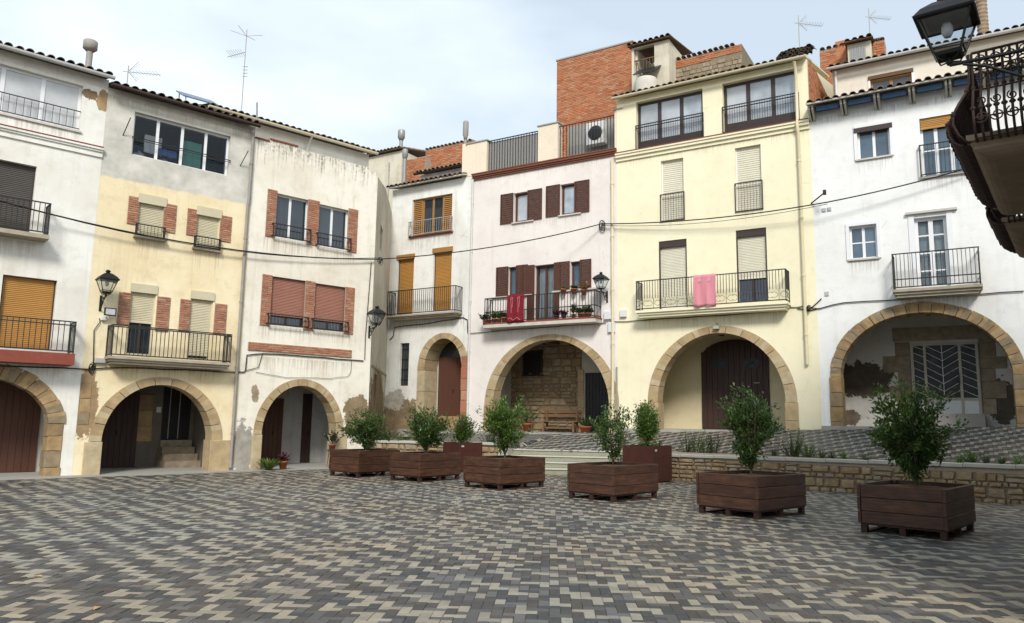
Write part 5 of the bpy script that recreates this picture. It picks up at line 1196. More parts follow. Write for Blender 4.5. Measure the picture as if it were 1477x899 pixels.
# ------------------------------------------------------------------ wooden planters on pallets
PL = [((516.4, 689.5), (484, 686), (569, 684.5)), ((605, 696), (568, 692), (658.4, 691.5)), ((721, 707.5), (673, 701), (777, 701.5)), ((885.6, 725), (826, 717.5), (945.7, 716)), ((1094, 750), (1012, 738.5), (1155, 738.5)), ((1367, 781), (1240, 767.5), (1410, 765))]
SH = [('shrub.deep', 594, 494, 556, 'leaf_deep'), ('s', 589, 588, 650, 'leaf_deep'), ('s', 571, 692, 755, 'leaf_fresh'), ('s', 583, 848, 912, 'leaf_deep'), ('s', 567, 1035, 1122, 'leaf_deep'), ('s', 557, 1262, 1368, 'leaf_deep')]
PLAB = ['wooden pallet planter before the pale house arch, nearest the lamp corner', 'wooden pallet planter beside the square rust planter left of the steps', 'wooden pallet planter standing before the left end of the stone steps', 'wooden pallet planter in front of the rust planter with orange flowers',
        'wooden pallet planter before the low wall facing the cream yellow house', 'largest looking wooden pallet planter before the low wall facing the wide rough arch']
SLAB = ['round dark green shrub in the planter before the pale house arch', 'wide dark green shrub in the planter beside the rust planter with yellow green bush', 'tall fresh green shrub in the planter before the stone steps', 'thin open branched shrub in the planter before the rust planter with orange flowers',
        'full dark green shrub before the cream yellow house doorway', 'big dense dark green shrub before the white house with chevron door']
def planter(i, A_, L_, R_):
    a = at_z(0, *A_); l = at_z(0, *L_); r = at_z(0, *R_); e1 = l - a; e2 = r - a
    ang = math.atan2(e2.y, e2.x); ang1 = math.atan2(e1.y, e1.x) - math.pi / 2; m = (ang + ang1) / 2
    w2 = min(1.7, max(1.35, e2.length)); w1 = min(1.3, max(1.1, e1.length)); w2 = (w2 + 1.5) / 2; w1 = (w1 + 1.2) / 2
    t = thing('wooden_planter', PLAB[i], 'planter', (a.x, a.y, 0), m, 'wooden pallet planters across the square')
    rnd = random.Random(40 + i); o = .02; zp_ = .145; zt = .74
    # pallet: x along e2, y along e1
    for bx in (0, (w2 - .10) / 2, w2 - .10):
        for by in (0, (w1 - .10) / 2, w1 - .10): MB().box(bx + .012, bx + .10, by + .012, by + .10, .022, .118).build('pallet_block', 'pallet', t)
    for by in (0, (w1 - .10) / 2, w1 - .10): MB().box(.005, w2 - .005, by + .008, by + .104, 0.001, .022).build('pallet_board', 'pallet', t)
    MB().box(.002, w2 - .002, .002, w1 - .002, .118, zp_).build('pallet_deck', 'pallet', t)
    n = 3; hs = [zp_]; 
    for k in range(n): hs.append(zp_ + (zt - zp_) * (k + 1) / n + (rnd.uniform(-.02, .02) if k < n - 1 else 0))
    for k in range(n):
        z0, z1 = hs[k] + .004, hs[k + 1] - .004; j = lambda: rnd.uniform(-.004, .004)
        MB().bbox(-o, w2 + o, -o + j(), .03, z0, z1, .005).build('plank', 'plank', t)
        MB().bbox(-o, w2 + o, -.03, o + j(), z0, z1, .005).build('plank', 'plank', t, (w2, w1, 0), (0, 0, math.pi))
        MB().bbox(.03, w1 - .03, -o + j(), .03, z0, z1, .005).build('plank', 'plank', t, (0, w1, 0), (0, 0, -math.pi / 2))
        MB().bbox(.03, w1 - .03, -o + j(), .03, z0, z1, .005).build('plank', 'plank', t, (w2, 0, 0), (0, 0, math.pi / 2))
    for (x, y) in ((.03, .03), (w2 - .09, .03), (.03, w1 - .09), (w2 - .09, w1 - .09)): MB().box(x, x + .06, y, y + .06, zp_, zt - .015).build('corner_post', 'plank', t)
    # soil, slightly heaped
    n = 14; v = []
    for jy in range(n + 1):
        for jx in range(n + 1):
            x = .03 + (w2 - .06) * jx / n; y = .03 + (w1 - .06) * jy / n; rr = math.hypot(x - w2 / 2, y - w1 / 2); v.append((x, y, zt - .075 + .05 * math.exp(-rr * rr * 6) + rnd.uniform(-.012, .012)))
    MB().add(v, [(b * (n + 1) + c, b * (n + 1) + c + 1, (b + 1) * (n + 1) + c + 1, (b + 1) * (n + 1) + c) for b in range(n) for c in range(n)], 0, True).build('soil', 'soil', t)
    c = Vector((a.x, a.y, 0)) + Vector((math.cos(m), math.sin(m), 0)) * (w2 / 2) + Vector((-math.sin(m), math.cos(m), 0)) * (w1 / 2)
    return t, c, zt - .04
for i, q in enumerate(PL):
    t, c, z = planter(i, *q); _, ty, x0, x1, mt = SH[i]
    top = at_depth(0, (x0 + x1) / 2, ty, c.y).z; rx = (x1 - x0) / FPX * c.y / 2
    shrub((c.x, c.y, z), (top - z) * 1.10, rx * 1.25, SLAB[i], mt, 60 + i, n_branch=(92, 105, 118, 58, 112, 135)[i], per=(32, 34, 36, 26, 36, 38)[i], leaf=(.11, .11, .11, .09, .10, .10)[i], lw=.021, stem=(.05, .05, .05, .08, .07, .07)[i])
# ------------------------------------------------------------------ weathered steel planters
def corten(A_, side, hgt, ang, label):
    a = at_z(0, *A_); t = thing('steel_planter', label, 'planter', (a.x, a.y, 0), ang, 'square rust steel planters by the steps'); th = .02
    MB().box(0, side, 0, th, .03, hgt).build('side_panel', 'corten', t); MB().box(0, side, side - th, side, .03, hgt).build('side_panel', 'corten', t); MB().box(0, th, th + .001, side - th - .001, .03, hgt).build('side_panel', 'corten', t); MB().box(side - th, side, th + .001, side - th - .001, .03, hgt).build('side_panel', 'corten', t)
    MB().box(.05, side - .05, .05, side - .05, 0, .05).build('base', 'corten', t); MB().box(th, side - th, th, side - th, hgt - .12, hgt - .06).build('soil', 'soil', t)
    MB().box(.10, .20, -.004, .001, hgt - .14, hgt - .09).build('badge', 'box_grey', t)
    return t, Vector((a.x, a.y, hgt - .06)) + Vector((math.cos(ang), math.sin(ang), 0)) * side / 2 + Vector((-math.sin(ang), math.cos(ang), 0)) * side / 2
t, c = corten((661, 681), .92, .92, R(38), 'square rust steel planter holding a yellow green bush left of the steps')
shrub(c, .95, .36, 'narrow yellow green bush in the left rust steel planter', 'leaf_light', 71, 90, 30, .085, .024, .1, group='bushes in the rust steel planters', col=True)
leafy(c + Vector((-.1, .0, 0)), .95, .75, 'leaf_deep', 'low dark green spreading plant in the left rust steel planter', 171, 26, 20, .10, .022)
t, c = corten((942.5, 697.5), 1.0, 1.0, R(48), 'square rust steel planter holding a clipped column bush and orange flowers right of the steps')
shrub(c, 1.35, .36, 'clipped dark green column bush in the right rust steel planter', 'leaf_fresh', 72, 170, 34, .075, .022, .06, group='bushes in the rust steel planters', col=True)
fl = thing('flowering_plant', 'low plant with orange flowers in the right rust steel planter', 'flowers', c - Vector((.0, .25, 0)), 0); rnd = random.Random(8); mbf = MB(); pts = []
for k in range(22):
    p = Vector((rnd.uniform(-.42, .35), rnd.uniform(-.15, .12), rnd.uniform(.08, .26)))
    if k < 8:
        for j in range(6):
            a = j * 1.047; q = p + Vector((0, 0, .02)); mbf.add([q, q + Vector((math.cos(a) * .05, math.sin(a) * .05, .02)), q + Vector((math.cos(a + .6) * .05, math.sin(a + .6) * .05, .02))], [(0, 1, 2)])
    for j in range(16): pts.append((Vector((p.x, p.y, p.z * rnd.uniform(.1, 1))), Vector((rnd.gauss(0, 1), rnd.gauss(0, 1), .5))))
mbf.build('blossom', 'flower_red', fl); me = leaves(pts, .07, .018, rnd); me.materials.append(M['leaf_fresh']); link('foliage', me, fl)
# plants in the bed behind the low wall
k = 0
for (x, d, hgt, rx, kind) in ((1003, .3, .62, .40, 'l'), (1030, .3, .5, .35, 'l'), (1150, .3, .65, .22, 'l'), (1186, .3, .25, .28, 't'), (1218, .3, .24, .18, 't'), (1250, .3, .2, .3, 't'), (1383, .3, .2, .18, 't'), (1424, .3, .30, .26, 't'), (1468, .3, .28, .3, 't'), (560, .3, .3, .4, 'l'), (580, .35, .28, .4, 'l'), (705, .3, .4, .4, 'l'), (1075, .3, .45, .2, 't'), (1115, .3, .3, .2, 't'), (520, .3, .3, .3, 't'), (990, .3, .45, .4, 'l'), (1016, .35, .4, .4, 'l'), (1142, .35, .35, .3, 'l'), (1165, .3, .3, .3, 'l'), (1200, .3, .22, .3, 't'), (600, .3, .35, .4, 'l'), (540, .3, .3, .35, 't'), (1400, .35, .25, .2, 'l'), (1443, .3, .25, .25, 't')):
    best = min(np.linspace(s_l0 + .1, s_r1, 400), key=lambda s: abs(cam_px(ter_w(s, interp(s, DS, DV) - d))[0] - x)); P = ter_w(best, interp(best, DS, DV) - d, .03)
    hgt *= 1.2; rx *= 1.25
    where = 'behind the low wall left of the steps' if x < 640 else 'in the bed beside the left rust planter' if x < 800 else 'in the bed just right of the rust planter with orange flowers' if x < 1045 else 'in the bed behind the shrub before the cream yellow doorway' if x < 1130 else 'in the bed between the two largest planters' if x < 1300 else 'in the bed beyond the big shrub facing the rough arch'
    if kind == 'l': leafy(P, hgt, rx, 'leaf_olive' if k % 2 else 'leaf_fresh', 'small leafy plant ' + where, 200 + k, 18, 16, .07, .017, group='leafy plants in the bed')
    else: tuft(P, hgt, rx, 'leaf_olive' if k % 2 else 'leaf_fresh', 'low grassy tuft ' + where, 200 + k, 70, .007, group='grassy tufts in the bed')
    k += 1
# ------------------------------------------------------------------ wall lamps
def street_lamp(P, ang, reach, label, k=1.0, lift=.0):
    """four sided lantern standing on a scrolled wall bracket. local -y points out of the wall"""
    t = thing('street_lamp', label, 'street lamp', P, ang, 'wall mounted lantern street lamps'); y = -reach
    b = MB(); b.box(-.03, .03, -.02, .015, -.34, .10); b.tube([(0, 0, .0), (0, y * .5, .005), (0, y, .02 + lift)], .018, 6); b.tube([(0, 0, -.30), (0, y * .28, -.24), (0, y * .62, -.07), (0, y * .86, .0)], .014, 6)
    sp = []
    for i in range(22):
        a = i * .55; r = .075 * (1 - i / 26); sp.append((0, y * .26 + math.cos(a) * r, -.10 + math.sin(a) * r))
    b.tube(sp, .008, 5); sp = [(0, y * .60 + math.cos(i * .55) * .045 * (1 - i / 22), -.035 + math.sin(i * .55) * .045 * (1 - i / 22)) for i in range(18)]; b.tube(sp, .007, 5)
    b.build('bracket', 'lamp_iron', t)
    def sq(mb, w0, z0, w1, z1): mb.frustum4(w0 * k, z0 * k + lift, w1 * k, z1 * k + lift, 0, (0, y))
    s = MB(); s.lathe([(.02 * k, .02), (.035 * k, .05), (.02 * k, .08), (.03 * k, .11)], 10, 0, (0, y, lift)); s.build('stem', 'lamp_iron', t)
    f_ = MB(); sq(f_, .10, .10, .115, .13); wt, wb, z0, z1 = .215, .112, .13, .46
    for sx in (-1, 1):
        for sy in (-1, 1): f_.tube([(sx * wb * k, y + sy * wb * k, z0 * k + lift), (sx * wt * k, y + sy * wt * k, z1 * k + lift)], .012 * k, 5)
    for (sx, sy, ex, ey) in ((-1, -1, 1, -1), (1, -1, 1, 1), (1, 1, -1, 1), (-1, 1, -1, -1)):
        zm = .17; wm = wb + (wt - wb) * (zm - z0) / (z1 - z0); f_.tube([(sx * wm * k, y + sy * wm * k, zm * k + lift), (ex * wm * k, y + ey * wm * k, zm * k + lift)], .008 * k, 5)
    for sx in (-1, 1):
        for sy in (-1, 1): f_.tube([(sx * .03 * k, y + sy * .03 * k, .06 * k + lift), (sx * .08 * k, y + sy * .08 * k, .07 * k + lift), (sx * .115 * k, y + sy * .115 * k, .15 * k + lift)], .008 * k, 5)
    f_.build('lantern_frame', 'lamp_iron', t)
    for i in range(4):
        a = math.pi / 2 * i; c, s_ = math.cos(a), math.sin(a); q = []
        for (x, w_, z) in ((-1, wb, z0), (1, wb, z0), (1, wt, z1), (-1, wt, z1)): X = x * w_ * .97 * k; Y = -w_ * .985 * k; q.append((X * c - Y * s_, y + X * s_ + Y * c, z * k + lift))
        MB().add(q, [(0, 1, 2, 3)]).build('pane', 'glass_clear', t)
    r_ = MB(); sq(r_, .245, .455, .255, .475); sq(r_, .25, .475, .19, .56); sq(r_, .19, .559, .10, .635); sq(r_, .10, .634, .055, .66); r_.lathe([(.045 * k, .655 * k), (.05 * k, .69 * k), (.075 * k, .70 * k), (.06 * k, .72 * k), (.02 * k, .75 * k)], 10, 0, (0, y, lift)); r_.build('lantern_roof', 'lamp_iron', t)
    sk = MB(); sk.frustum4(.16 * k, .44 * k + lift, .19 * k, .456 * k + lift, 0, (0, y)); sk.build('reflector', 'zinc', t); MB().lathe([(.03 * k, .3 * k), (.05 * k, .34 * k), (.05 * k, .40 * k), (.03 * k, .45 * k)], 10, 0, (0, y, lift)).build('bulb', 'frame_white', t)
    return t
def on(F, c, x, y, off=0.0):
    u, z = F.uz(c, x, y, off); return F.world(u, -off, z)
def lamp_on(F, c, x, y, reach, label, k=1.0):
    """x,y = pixel of the lantern foot"""
    u, z = F.uz(c, x, y, reach); return street_lamp(F.world(u, 0, z), F.ang, reach, label, k)
f1, f2, f3, f4, f5, f6 = H1[0], H2[0], H3[0], H4[0], H5[0], H6[0]
lamp_on(f1, 21, 163, 243, .50, 'black lantern lamp on the cream house above a small floodlight', 1.02)
lamp_on(f2, 4, 588, 298, .45, 'black lantern lamp at the corner of the pale house beside the arched doorway', 1.02)
lamp_on(f4, 17, 1200, 390, .55, 'black lantern lamp on the lilac house beside its plant filled balcony', .98)
# floodlight, boxes
def wallbox(name, F, c, x0, y0, x1, y1, th, mat, label, cat='box', door=True):
    r = F.rect(c, x0, y0, x1, y1); P = F.world(0, 0, 0); t = thing(name, label, cat, P, F.ang); mb = MB().bbox(r[0], r[1], -th, .004, r[2], r[3], .01); mb.build('case', mat, t)
    if door: MB().box(r[0] + .02, r[1] - .02, -th - .006, -th + .002, r[2] + .02, r[3] - .02).build('cover', mat, t)
    return t
u, z = f1.uz(21, 192, 350, .2); t = thing('floodlight', 'small square black floodlight under the lantern on the cream house', 'floodlight', f1.world(u, 0, z), f1.ang)
MB().box(-.15, .15, -.26, -.20, -.11, .11).build('case', 'black_plastic', t); MB().box(-.12, .12, -.268, -.258, -.08, .08).build('lens', 'glass_pale', t); MB().tube([(0, .01, -.05), (-.02, -.2, -.05)], .02, 6).build('arm', 'black_plastic', t)
wallbox('sensor_box', f1, 21, 128, 380, 165, 415, .1, 'box_white', 'tiny white box under the floodlight on the cream house')
wallbox('junction_box', f1, 21, 80, 680, 155, 722, .1, 'box_grey', 'pale grey junction box beside the cream house balcony')
wallbox('meter_box', f4, 6, 616, 290, 646, 322, .12, 'box_white', 'upper small white meter box beside the cream drainpipe')
wallbox('meter_box', f4, 6, 632, 334, 660, 376, .1, 'box_white', 'lower tall white meter box beside the cream drainpipe')
wallbox('alarm_box', f5, 8, 40, 338, 64, 364, .1, 'box_white', 'white alarm box on the cream yellow house beside the drainpipe')
# small wall vents on the white house, left of its balcony
for (c, q, lb) in ((9, (105, 782, 124, 797), 'left one of two small grey vents on the white house'), (9, (128, 778, 147, 793), 'right one of two small grey vents on the white house'), (10, (98, 302, 114, 318), 'small grey vent beside the black cable on the white house')): wallbox('wall_vent', f6, c, *q, .02, 'box_grey', lb, 'vent')
# ------------------------------------------------------------------ cables
def cable(pts, label, r=.014, sag=None, name='cable'):
    P = []
    for i, (a, b) in enumerate(zip(pts[:-1], pts[1:])):
        a, b = Vector(a), Vector(b); n = 14 if sag else max(2, int((b - a).length / .5)); s = (sag[i] if isinstance(sag, (list, tuple)) else sag) if sag else 0
        for k in range(n):
            t = k / n; q = a.lerp(b, t); q.z -= s * 4 * t * (1 - t) if sag else .012 * math.sin(k * 2.1 + i); P.append(q)
    P.append(Vector(pts[-1])); o = MB().tube(P, r, 6).build(name, 'cable_black'); tag(o, label, 'cable'); return o
pA = on(LF, 0, -40, 279, .3); pB = on(f2, 0, 546, 374, .12); pC = on(f4, 0, 868, 323, .15); pD = on(f6, 0, 1193, 283, .5); pE = on(f6, 0, 1395, 243, .25)
cable([pA, pB], 'thick black cable slung across the three left houses', .022, .45); cable([pA + Vector((0, 0, .03)), pB + Vector((0, 0, .05))], 'thin black cable twisted beside the thick one across the left houses', .010, .53)
cable([pB, pC], 'black cable slung from the pale corner house to the lilac house', .02, .22); cable([pC, pD - Vector((0, 0, .2)), pE], 'black cable slung across the cream yellow and white houses', .02, [.18, .05]); cable([pC + Vector((0, 0, -.06)), pD - Vector((0, 0, .26))], 'thin cable hanging below the one on the cream yellow house', .009, .25)
def coil(P, ang, r, label, seed):
    rnd = random.Random(seed); pts = []
    for k in range(60):
        a = k * .52; rr = r * (.7 + .3 * math.sin(k * .37 + seed)); pts.append((math.cos(a) * rr * .6 + .02 * math.sin(k * .21), -.03 - .03 * math.sin(k * .9), math.sin(a) * rr + .03 * math.sin(k * .13)))
    o = MB().tube(pts, .010, 5).build('cable_coil', 'cable_black', None, P, (0, 0, ang)); tag(o, label, 'cable')
coil(on(f2, 0, 548, 377, .03), f2.ang, .13, 'coiled black cable loop at the corner of the pale house', 1); coil(on(f4, 0, 869, 327, .03), f4.ang, .22, 'tangled black cable loop on the lilac house', 2); coil(on(f1, 21, 60, 755, .02), f1.ang, .14, 'knot of cables low on the cream house beside the white house', 3); coil(on(f5, 8, 758, 330, .1), f5.ang, .1, 'knot of cable round the cream drainpipe', 4)
def wallcable(F, seq, label, r=.016, off=.035): cable([on(F, c, x, y, off) for c, x, y in seq], label, r)
wallcable(LF, [(2, -60, 388), (2, 150, 395), (2, 330, 402), (2, 480, 398), (2, 700, 407), (2, 925, 416), (4, 90, 464), (4, 96, 402), (4, 155, 396), (4, 330, 408), (4, 495, 422), (4, 540, 425)], 'black cable run along the left houses above the arches', .018)
wallcable(f1, [(21, 90, 745), (21, 72, 735), (21, 78, 480), (21, 120, 425), (21, 118, 395)], 'thin cable rising to the floodlight on the cream house', .012)
wallcable(f2, [(4, 545, 420), (4, 548, 330), (4, 560, 180), (4, 570, 50)], 'upright cable at the corner of the pale house', .014)
wallcable(f2, [(4, 90, 462), (4, 140, 448), (4, 155, 398)], 'short looping cable beside the brick band of the pale house', .010)
wallcable(f3, [(4, 640, 345), (4, 654, 330), (4, 658, 297), (4, 800, 280), (4, 920, 260), (4, 936, 268), (4, 938, 318), (6, 45, 380)], 'black cable bent round the white house under its balcony', .018)
wallcable(f4, [(6, 45, 380), (6, 140, 372), (6, 400, 352), (6, 620, 336)], 'black cable along the lilac house under its balcony', .014)
wallcable(f5, [(8, 0, 380), (8, 60, 380), (8, 130, 375), (8, 300, 365), (8, 600, 345), (8, 690, 328), (8, 740, 322), (8, 800, 332)], 'black cable along the cream yellow house under its balcony', .014)
wallcable(f5, [(8, 765, 330), (8, 806, 293)], 'short slanting cable across the cream drainpipe', .016)
wallcable(f6, [(10, 0, 362), (10, 50, 368), (10, 85, 360), (10, 170, 341), (10, 330, 334), (10, 500, 322), (10, 817, 300)], 'black cable along the white house above its wide arch', .016)
wallcable(f2, [(4, 130, 468), (4, 250, 488), (4, 410, 492), (4, 480, 485), (4, 492, 470), (4, 495, 422)], 'thin drooping cable over the arch of the pale house', .007)
# cable bracket on white house
q = on(f6, 9, 60, 760, 0); q2 = on(f6, 9, 118, 713, .5); o = MB().tube([q, q2], .022, 6).tube([q2 - Vector((0, 0, .07)), q2 + Vector((0, 0, .08))], .055, 8).build('cable_bracket', 'iron_rust'); tag(o, 'rusty slanting cable bracket at the left edge of the white house', 'bracket')
# ------------------------------------------------------------------ chimneys, flues and aerials
def flue(F, c, x, y0, y1, off, r, capr, label, mat='zinc', down=1.0):
    P = on(F, c, x, y1, -off); zt = F.z(c, x, y0, -off) + F.O.z; hh = zt - P.z; t = thing('flue', label, 'chimney', P, F.ang)
    MB().tube([(0, 0, -down), (0, 0, hh * .72)], r, 12).build('pipe', mat, t); MB().lathe([(r * 1.15, hh * .62), (capr * .75, hh * .68), (capr, hh * .72), (capr, hh * .97), (capr * .85, hh), (.02, hh + .02)], 14).build('cowl', mat, t); return t
flue(H0[0], 1, 317, 45, 152, 1.2, .09, .20, 'grey metal flue with wide cowl on the white house roof', 'pipe_grey', 1.2)
flue(f3, 5, 103, 105, 210, 5.0, .10, .20, 'grey metal flue with wide cowl behind the pale house', 'zinc', 3.0); flue(f3, 5, 118, 180, 275, 3.2, .10, .15, 'shorter grey flue before the wide cowled one', 'zinc', 2.5); flue(f3, 5, 355, 70, 260, 1.2, .065, .13, 'thin dark capped flue between the white and lilac houses', 'pipe_grey', 1.5)
flue(f6, 9, 125, 312, 345, 1.6, .14, .22, 'small dark flue on the white house eaves beside the brick party wall', 'iron_rust', 1.0)
flue(f3, 5, 55, 230, 320, 1.0, .035, .04, 'slender pipe rising behind the white house eaves', 'iron_pale', 1.0)
def aerial(F, c, x, ytop, ybot, off, label, kind, down=1.5):
    P = on(F, c, x, ybot, -off); hh = F.z(c, x, ytop, -off) + F.O.z - P.z; t = thing('aerial', label, 'aerial', P, 0.0); MB().tube([(0, 0, -down), (0, 0, hh)], .014, 6).build('mast', 'iron_pale', t)
    a = MB()
    if kind == 'tall':
        for ang in (.3, 1.35): a.tube([(-.55 * math.cos(ang), -.55 * math.sin(ang), hh * .92 + .12), (0, 0, hh * .92), (.55 * math.cos(ang), .55 * math.sin(ang), hh * .92 + .12)], .008, 5)
        a.build('dipole', 'iron_pale', t); a = MB(); a.tube([(0, 0, hh * .72), (-.6, -.1, hh * .64)], .012, 5)
        for k in range(7): a.tube([(-.1 - k * .08, -.3, hh * .71 - k * .0105), (-.1 - k * .08, .3, hh * .71 - k * .0105)], .006, 4)
        a.build('yagi', 'iron_pale', t); a = MB()
        for k in range(4): a.tube([(-.05, 0, hh * (.42 + k * .04)), (.12, .0, hh * (.42 + k * .04))], .012, 4)
        a.build('panel_aerial', 'iron_pale', t)
    else:
        zz = hh * .72; a.tube([(-.15, 0, zz), (.95, .1, zz - .05)], .010, 5)
        for k in range(9): a.tube([(.1 + k * .1, -.16, zz - .01 - k * .005), (.1 + k * .1, .2, zz - .01 - k * .005)], .006, 4)
        for sg in (-1, 1): a.tube([(0, 0, zz), (.3, 0, zz + sg * .32)], .008, 4).tube([(0.02, 0, zz + .02 * sg), (.34, .02, zz + sg * .26)], .006, 4)
        a.build('yagi', 'iron_pale', t)
    return t
aerial(f1, 3, 445, 0, 300, 2.5, 'tall aerial mast on the roof behind the cream house', 'tall'); aerial(f1, 3, 32, 135, 212, 1.0, 'small aerial on the cream house roof beside the white house', 'yagi'); aerial(f1, 3, 501, 270, 345, 1.5, 'bare short pole on the roof between cream and pale houses', 'yagi' if False else 'pole') if False else None
aerial(f5, 0, 1153, 22, 62, 3.0, 'aerial standing behind the tile heap on the cream yellow house', 'yagi'); aerial(f6, 0, 1255, 12, 55, 8.0, 'aerial above the brick chimney behind the white house', 'yagi', 2.5)
o = MB().tube([on(f1, 3, 501, 365, -.6), on(f1, 3, 501, 270, -.6)], .03, 6).build('vent_pole', 'zinc'); tag(o, 'bare short pole on the roof between the cream and pale houses', 'pole')
# solar panel on the cream roof
P = on(f1, 3, 290, 270, -2.2); t = thing('solar_panel', 'small blue solar panel tilted on the cream house roof', 'solar panel', P, f1.ang); MB().add([(-.6, -.3, -.05), (.6, -.3, -.05), (.6, .5, .38), (-.6, .5, .38), (-.6, -.3, -.01), (.6, -.3, -.01), (.6, .5, .42), (-.6, .5, .42)], [(0, 3, 2, 1), (4, 5, 6, 7), (0, 1, 5, 4), (1, 2, 6, 5), (2, 3, 7, 6), (3, 0, 4, 7)]).build('panel', 'panel_blue', t); MB().tube([(-.5, .45, .36), (-.5, .45, -.6)], .02, 5).tube([(.5, .45, .36), (.5, .45, -.6)], .02, 5).tube([(-.5, -.25, 0), (-.5, -.25, -.6)], .02, 5).tube([(.5, -.25, 0), (.5, -.25, -.6)], .02, 5).build('stand', 'zinc', t)
# ------------------------------------------------------------------ buildings behind the right row
def brick_face(mb, u0, u1, z0, z1, y, bl=.27, bh=.085, proud=.012, seed=0, top=None):
    rnd = random.Random(seed); n = int((z1 - z0) / bh)
    for k in range(n):
        a = u0 - (bl / 2 if k % 2 else 0) - rnd.uniform(0, .04)
        while a < u1:
            x0, x1 = max(a, u0), min(a + bl, u1); zz = z0 + k * bh
            if x1 - x0 > .04 and (top is None or zz + bh < top((x0 + x1) / 2)): mb.bbox(x0 + .006, x1 - .006, y - proud - rnd.uniform(-.004, .012), y + .01, zz + .006, zz + bh - .006, .004)
            a += bl
T = 6.5; r = RF.rect(7, 40, 148, 368, 420, -T); zt1 = RF.z(7, 368, 58, -T); zt0 = r[3]; zt = (zt0 + zt1) / 2; u0, u1 = r[0], r[1]; zb = r[2] - 3.0
t = thing('brick_building', 'tall blank orange brick building behind the lilac house terrace', 'building', RF.world(0, 0, 0), RF.ang)
MB().box(u0, u1, T, T + 6, zb, zt).build('core', 'mortar', t); mb = MB(); brick_face(mb, u0, u1, zb, zt - .03, T, seed=2); mb.build('front_bricks', 'brick_orange', t, kind='stuff'); MB().box(u0 - .05, u1 + .05, T - .05, T + 6, zt, zt + .07).build('coping', 'concrete', t)
# gable of stone with tile ridge, beside the brick building
G = 5.5; g0 = RF.uz(7, 528, 150, -G); g1 = RF.uz(7, 828, 72, -G); g2 = RF.uz(7, 852, 140, -G); zb2 = g0[1] - 3.0
t = thing('stone_gable', 'rubble stone gable with orange brick band and tiled top behind the cream yellow house', 'building', RF.world(0, 0, 0), RF.ang)
tp_ = lambda u: g0[1] + (g1[1] - g0[1]) * (u - g0[0]) / (g1[0] - g0[0])
MB().add([(g0[0] - .4, G, zb2), (g1[0] + .1, G, zb2), (g1[0] + .1, G, g1[1]), (g0[0] - .4, G, tp_(g0[0] - .4)), (g0[0] - .4, G + 5, zb2), (g1[0] + .1, G + 5, zb2), (g1[0] + .1, G + 5, g1[1]), (g0[0] - .4, G + 5, tp_(g0[0] - .4))], [(0, 1, 2, 3), (4, 7, 6, 5), (1, 5, 6, 2), (0, 3, 7, 4), (3, 2, 6, 7)]).build('core', 'mortar_dark', t)
mb = MB(); rnd = random.Random(4); z = zb2
while z < g1[1]:
    hh = rnd.uniform(.10, .2); u = g0[0] - .4
    while u < g1[0] + .1:
        ww_ = rnd.uniform(.15, .38)
        if z + hh < tp_(u) - .36: mb.bbox(u + .01, min(u + ww_, g1[0] + .1) - .01, G - rnd.uniform(.01, .05), G + .01, z + .01, z + hh - .01, .012)
        u += ww_
    z += hh
mb.build('stones', 'rubble_dim', t, kind='stuff'); mb = MB(); brick_face(mb, g0[0] - .4, g1[0] + .1, zb2, g1[1] + .1, G - .01, seed=6, top=lambda u: tp_(u)); 
# keep only the band under the ridge
keepf = MB()
for k in range(0, len(mb.v), 12):
    q = mb.v[k:k + 12]; 
    if q[0][2] > tp_(q[0][0]) - .40: keepf.add(q, [(4, 5, 6, 7), (0, 1, 5, 4), (1, 2, 6, 5), (2, 3, 7, 6), (3, 0, 4, 7)])
keepf.build('brick_band', 'brick_orange', t, kind='stuff')
sl_ = math.atan2(g1[1] - g0[1], g1[0] - g0[0]); me = tile_mesh('roof_tile_pale'); n = int((g1[0] - g0[0] + .4) / .24)
for i in range(n): u = g0[0] - .3 + i * .24; link('roof_tile', me, t, (u, G - .12, tp_(u) + .02), (R(4), -sl_, random.uniform(-.06, .06)))
# roof room with open front and water tank
Q = 4.6; a0 = RF.uz(7, 372, 92, -Q); a1 = RF.uz(7, 462, 190, -Q); b1 = RF.uz(7, 524, 70, -Q); zt = RF.z(7, 440, 62, -Q)
t = thing('roof_room', 'small open fronted roof room with tile roof beside the orange brick building', 'building', RF.world(0, 0, 0), RF.ang); zlo = RF.z(7, 450, 250, -Q) - 1.6
wall_mesh([(a0[0] - .1, zlo), (b1[0], zlo), (b1[0], zt - .1), (a0[0] - .1, zt - .1)], [rpoly((a0[0], a1[0], a1[1], RF.z(7, 420, 82, -Q)))], Q, Q + .2).build('wall', 'plaster_side', t); MB().box(b1[0] - .2, b1[0], Q + .2, Q + 2.6, zlo, zt - .1).build('side_wall', 'plaster_side', t); MB().box(a0[0] - .1, a0[0] + .1, Q + .2, Q + 2.6, zlo, zt - .1).build('side_wall', 'plaster_side', t); MB().box(a0[0] - .1, b1[0], Q + 2.6, Q + 2.8, zlo, zt - .1).build('back_wall', 'porch_plaster', t)
roof(t, a0[0] - .25, b1[0] + .15, zt - .08, zt - .08, .2, 2.9, 10, y0=Q, mat='roof_tile')
bm = bar_mesh(.7, .03, 'wood_lintel'); rl = MB().box(a0[0], a1[0], Q + .08, Q + .12, a1[1] + .72, a1[1] + .78).build('rail', 'wood_lintel', t)
for i in range(6): link('baluster', bm, rl, (a0[0] + .1 + i * (a1[0] - a0[0] - .2) / 5, Q + .1, a1[1] + .02))
